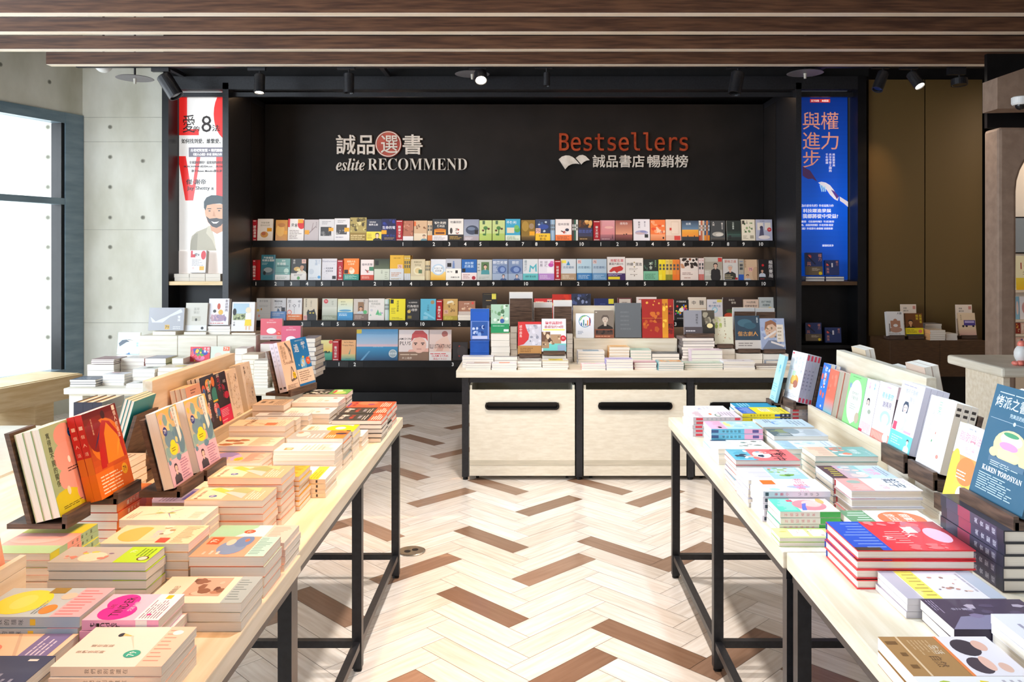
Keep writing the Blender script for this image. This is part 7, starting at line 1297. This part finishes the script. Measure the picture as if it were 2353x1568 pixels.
WS(424, 474, 697, 762, 5.28, 'herb', 'L', 'c4c0b4', 'b0aca0', 't .5 .78 .1 989488 溫草;t .5 .66 .1 989488 筆記;r .3 .35 .7 .52 b0ac9c;e .5 .4 .05 .05 2c2820;r 0 0 1 .2 d4d4d4;c .8 .1 .05 302c2c', 'plain beige book with tiny panda corner')
low(424, 478, 762, 5.28, 'wcream', .16, 'cream volume under the plain beige book')
z_ = WS(477.6, 524, 687, 749, 5.3, 'peel', 'L', 'dcd8dc', 'b8b0b4', 'e .5 .7 .08 .12 b85038;e .6 .48 .12 .1 d8a848;e .3 .52 .08 .06 403838;v .88 .97 .11 503838 剝皮割肉;e .5 .26 .4 .13 a0889c;n 82 14 .12 .15 .88 .38 .08 8c7c98,d8b8c0,b898a0;l .1 .03 .9 .1 1 c06050', 'white book with butcher drawing and vertical title', .02, 2)
low(479, 530, 749, 5.3, 'wwhite', .16, 'white volume under the butcher drawing book', n=3)
WS(530.7, 583, 695, 764, 5.28, 'boy', 'L', 'dcd8d4', '988c84', 'r .05 .38 .75 .95 a8c0cc;r .05 .38 .75 .6 98a078;n 83 24 .08 .4 .72 .6 .05 6c7848,d8d4a0,4c5438;e .12 .66 .08 .12 202020;e .72 .72 .12 .1 e8d0b0;p e8e4d0 .6,.35 .85,.35 .85,.62 .6,.62;p e8c430 .58,.18 .88,.18 .86,.4 .6,.4;r .62 .05 .68 .2 e0b898;r .76 .05 .82 .2 e0b898;v .12 .33 .07 4c4848 千葉', 'white comic book with boy in yellow shorts', .022, 2)
low(533, 588, 764, 5.28, 'wtan', .16, 'tan volume under the comic boy book')
WS(268.5, 319, 765, 815.5, 5.3, 'horse', 'L', 'c8e8e8', 'a8c8d0', 'p 3c4858 .05,.5 .2,.65 .5,.68 .75,.62 .4,.55 .25,.45 .1,.35;p e8d0b8 .4,.66 .75,.62 .8,.45 .6,.55;p 2c6ca8 .4,.0 .5,.22 .6,.0;e .3 .2 .3 .2 ecf4f4;v .9 .55 .1 7cb8c8 神馬', 'pale aqua picture book leaning by the blocks')
WS(436, 481, 798, 833, 5.12, 'fruit', 'L', 'd83848', 'c8b030', 'e .35 .7 .3 .2 3c4ca0;e .65 .6 .25 .18 3848a0;e .5 .25 .25 .18 e880a8;e .5 .45 .2 .1 58a048;n 84 14 .05 .05 .6 .95 .09 e8c030,3c8c48,e85060,f0a0c0;v .75 .97 .17 f4e8e8 良醫;v .92 .97 .17 f4e8e8 給起', 'red book with drawn fruits and vegetables')
WS(483, 527, 797, 833, 5.12, 'palegrn', 'L', 'd0d8c8', 'b8c0b0', 'r .65 .7 .98 .98 e87050;t .8 .84 .2 f8e0d0 79;e .4 .4 .2 .2 e0c8b8', 'pale green book with orange corner sticker')
WS(598, 648, 733, 782, 5.2, 'rose1', 'L', 'd8606c', 'c05060', 't .5 .92 .06 f4c8c8 Disney;t .5 .82 .07 f4c8c8 最完美的禮物;e .5 .42 .22 .14 f0e4e4;c .84 .3 .1 e04030;t .84 .3 .08 fbe0d8 79;b .22 b8aca8;l .1 .3 .8 .7 1 88807c;r .75 .2 .95 .85 d88080', 'smaller rose pink gift book with round badge', .03, 1, 3)
WS(646, 690, 750, 800, 5.16, 'rose2', 'L', 'd8607c', 'b85068', 't .5 .92 .06 f4c8c8 Disney;t .5 .82 .07 f4c8c8 最完美的禮物;e .5 .38 .26 .15 f0e4e4;c .84 .28 .1 e04030;t .84 .28 .08 fbe0d8 79', 'larger rose pink gift book, three copies deep', .018, 3, 3)
# stack on the low table at the picture edge
lay('C', (-1.98, 3.25), 'wtan', .15, .2, .022, 4, 'peach toned paperback pile at the picture edge', '', z0=TZ-.01, rot=-20)
lay('C', (-2.3, 3.0), 'wwhite', .2, .15, .02, 2, 'white flat book on the low side table', '', z0=TZ-.01, rot=10)

# ---------------------------------------------------------------- niche shelves of the portal
zn = Z(647, YF)
D('nred', 'L', 'f2eef0', 'd8d4d8', 'r 0 .68 .3 .82 e03038;r 0 .68 .12 .98 e03038;e .82 .78 .16 .2 e03038;t .4 .8 .14 201818 愛8;l .1 .3 .9 .6 5 a8a0a0;r .6 .1 .9 .28 f0b020;c .2 .2 .05 e8d0c8')
xs3 = [X(p, YF+.04) for p in (399, 434.5, 471, 506)]
for i in range(3): lay('C', (xs3[i], YF+.05), 'cwht', xs3[i+1]-xs3[i]-.002, .15, .0345, 2, ('white block of love advice books, outer pile', 'white block of love advice books, middle pile', 'white block of love advice books, inner pile')[i], '', z0=zn)
stand('C', (X(436, YF+.06), YF+.06, zn+.0705+.01), 'nred', .145, .21, .022, 3, 'white and red book below the bearded man poster', '', lean=8)
D('npower', 'L', '28386c', '1c2850', 'v .85 .95 .16 d89080 權力;v .18 .6 .18 d89080 與進步;c .22 .82 .09 e04838;t .22 .82 .06 f8e0d8 79;p 182040 .1,.9 .6,.5 .55,.45 .1,.8;b .38 6c5c48;l .35 .5 .9 .85 3 d8c8b0;c .85 .2 .2 f0d020')
D('npower2', 'L', '28386c', '1c2850', 'v .85 .95 .16 d89080 權力;v .18 .5 .18 d89080 與進;c .18 .7 .1 e04838;t .18 .7 .06 f8e0d8 79;p 182040 .1,.9 .6,.5 .55,.45 .1,.8;r .45 .52 .55 .8 e8e4ec')
a_ = [X(p, YF+.04) for p in (1852, 1897.5, 1942)]
for i in range(2): lay('C', (a_[i], YF+.05), 'npower2', a_[i+1]-a_[i]-.003, .15, .0225, 2, ('dark blue hardcover lying open edge out, inner pile', 'dark blue hardcover lying open edge out, outer pile')[i], '', z0=zn, hard=True)
stand('C', (X(1853, YF+.07), YF+.07, zn+.0455+.012), 'npower', .155, .21, .02, 2, 'taller blue book on the niche shelf, tan band', '', lean=6)
stand('C', (X(1897, YF+.07), YF+.07, zn+.0455+.012), 'npower2', .13, .14, .02, 2, 'shorter blue book on the niche shelf', '', lean=6)
zl2 = Z(795, YF)
stand('C', (X(1852, YF+.09), YF+.09, zl2+.0005+.035), 'npower', .15, .17, .02, 2, 'blue book in the dark lower niche, inner', '', lean=6)
stand('C', (X(1897, YF+.09), YF+.09, zl2+.0005+.02), 'npower2', .15, .14, .02, 2, 'blue book in the dark lower niche, outer', '', lean=6)
# ---------------------------------------------------------------- brown wall box with books
YX = 7.2; bt = Z(783, YX); root = thing('wall_box', 'floating olive brown box under the wall panels', 'shelf', (X(2150, YX), YX, bt)); rl = Rel(root)
b0_, b1_, b2_ = X(2045, YX), X(2160, YX), X(2266, YX); bb = Z(866, YX)
rl.part('body', bx(b0_, b1_-.001, YX, 7.645, bb, bt), BOXB, bev=.002); rl.part('body', bx(b1_+.001, b2_, YX, 7.645, bb, bt), BOXB, bev=.002)
struct('wall_right_niche', bx(X(2035, 7.62), X(2262, 7.62), 7.62, 7.649, 0, bb-.001), BLACK)
D('human', 'L', 'e8e4e0', 'd8d4d0', 't .78 .92 .09 302c28 人類;e .5 .62 .12 .08 b07c60;p b07c60 .2,.62 .8,.62 .8,.35 .2,.35;e .5 .25 .38 .12 b88870;e .5 .42 .14 .06 e8e4e0;l .05 .05 .9 .12 2 908880;r .1 .15 .16 .5 706860')
D('smile', 'L', '704018', '502c10', 'f .3 .6 .1 302014 d8a070 302010;v .68 .95 .12 f0d030 微笑;v .88 .95 .12 f0d030 投資者;b .36 f0dc20;l .05 .4 .7 .85 3 7c6810;c .82 .6 .22 f08060;r 0 0 1 .25 3c4040')
D('brochure', 'L', 'f0dcc8', 'e8d4c0', 't .3 .88 .05 282420 蔬氣;t .35 .8 .05 282420 旅行方;r .78 .85 .95 .95 d89080;n 91 8 .1 .1 .9 .5 .14 f8ecdc,e0b890,d8a070')
D('bus', 'L', 'e8cca8', 'd8b890', 'v .15 .93 .08 8c7850 台北市;r .3 .45 .98 .68 4c3c88;r .35 .56 .92 .65 b8a8d0;e .45 .42 .07 .04 201c20;e .85 .42 .07 .04 201c20;g 0 0 1 .28 e0b0a0 e8c4a4;c .25 .42 .05 302c28')
D('wpile', 'L', 'e8d8c0', 'f0b078', 'l .1 .2 .9 .8 4 b8a080')
YX2 = YX+.1
stand('C', (X(2041, YX2-.02), YX2-.02, bt+.035), 'human', .145, .215, .022, 2, 'white book with brown curled figure on the brown box', '', lean=10)
stand('C', (X(2083, YX2), YX2, bt+.028), 'smile', .155, .205, .02, 1, 'brown and yellow investor book on the brown box', '', lean=10)
holder('C', (X(2043, YX2-.02), YX2-.024, bt+.035), .13, .044, 'dark holder under the curled figure book', lean=10, th=.024, bh=.15)
holder('C', (X(2085, YX2), YX2-.004, bt+.028), .14, .02, 'dark holder under the investor book', lean=10, th=.02, bh=.15)
stand('C', (X(2071, YX+.33), YX+.33, bt+.002), 'brochure', .145, .295, .006, 1, 'cream travel brochure behind the investor book', '', lean=4, name='brochure')
stand('C', (X(2198, YX+.28), YX+.28, bt+.002), 'brochure', .15, .295, .006, 1, 'cream travel brochure behind the bus book', '', lean=4, name='brochure')
stand('C', (X(2206, YX+.14), YX+.14, bt+.028), 'bus', .15, .205, .02, 1, 'cream book with violet bus on the brown box', '', lean=10)
holder('C', (X(2207, YX+.14), YX+.136, bt+.028), .14, .02, 'dark holder under the bus book', lean=10, th=.02, bh=.15)
lay('C', (X(2137, YX+.02), YX+.02), 'wpile', .135, .2, .018, 5, 'orange spined paperback on the brown box', '', z0=bt)
lay('C', (X(2126, YX+.24), YX+.24), 'cgreyt', .15, .14, .018, 7, 'grey paperback at the back of the brown box', '', z0=bt)
lay('C', (X(2174, YX+.04), YX+.04), 'cwht', .1, .16, .019, 3, 'cream paperback beside the orange spined pile', '', z0=bt)
# small wall outlet plates below the box
for z, s, d in ((Z(868, 7.6), .016, 'small white wall tag, upper'), (Z(883, 7.6), .04, 'white wall socket plate, lower')):
    tag(obj('wall_plate', bx(X(2247, 7.6)-s*.7, X(2247, 7.6)+s*.7, 7.608, 7.6195, z-s, z+s), WHITEP), d, 'wall plate')
# ---------------------------------------------------------------- room beyond the arch
root = thing('wall_shelving', 'cream shelving with picture books beyond the arch', 'shelf', (X(2350, 7.2), 7.3, 0)); rl = Rel(root); WW = mat('cream_laminate', 'ecd8bc', .5)
for py in (667, 735, 768, 808): rl.part('shelf', bx(X(2325, 7.2), 5.2, 7.2, 7.49, Z(py, 7.2)-.02, Z(py, 7.2)), WW)
rl.part('cabinet', bx(X(2325, 7.2), 5.2, 7.22, 7.49, 0, Z(808, 7.2)-.021), WW)
D('young', 'L', 'f0e4b8', 'e0d4a8', 't .5 .7 .2 a83828 100;t .5 .5 .12 6c4030 少年;g 0 0 1 .35 e8b820 f0d040')
D('kid1', 'L', '8cb8c8', '7098a8', 'e .5 .5 .3 .3 e8c8b8'); D('kid2', 'L', 'f0e8e4', 'e0d8d4', 'e .5 .5 .35 .3 d89890;c .5 .7 .12 f0d0b8'); D('kid3', 'L', '902c1c', '701c10', 'n 92 8 .1 .1 .9 .9 .15 e0a040,f0d8a0'); D('kid4', 'L', 'e8b8a0', 'd09c88', 'n 93 10 .1 .1 .9 .9 .14 c05848,7c4c80,f0d8c0')
for i, (px, base, w_, h, k, d) in enumerate(((2336, 667, .2, .3, 'young', 'yellow youth picture poster book'), (2335, 735, .034, .2, 'kid1', 'blue picture book'), (2345, 735, .12, .2, 'kid2', 'white face picture book'), (2335, 768, .04, .095, 'kid3', 'dark red small picture book'), (2347, 768, .1, .095, 'kid4', 'peach small picture book'), (2336, 808, .12, .12, 'kid4', 'tall peach picture book'))):
    stand('C', (X(px, 7.2)+.01, 7.22, Z(base, 7.2)+.002), k, w_, h, .012, 1, d+' seen through the arch', '', lean=4)
root = thing('wall_screen', 'grey screen on the wall beyond the arch', 'screen', (X(2350, 7.45), 7.45, Z(530, 7.45))); rl = Rel(root)
rl.part('frame', bx(X(2333, 7.4), X(2420, 7.4), 7.44, 7.498, Z(583, 7.4), Z(498, 7.4)), BLACK); rl.part('panel', bx(X(2336, 7.4), X(2418, 7.4), 7.435, 7.4395, Z(580, 7.4), Z(501, 7.4)), mat('grey_screen', '8c9498', .2))
l = area('arch_room_lamp', (5.0, 6.95, 2.9), (R(20), 0, 0), .8, .3, 11, SOFT)
settle()
tag(obj('small_book_piles', PILE, [PRINT, PAGES]), 'lower copies in the farther book piles on tables and counter', 'book')['kind'] = 'stuff'
print('BOOKS', NB[0], 'OBJ', len(bpy.data.objects))
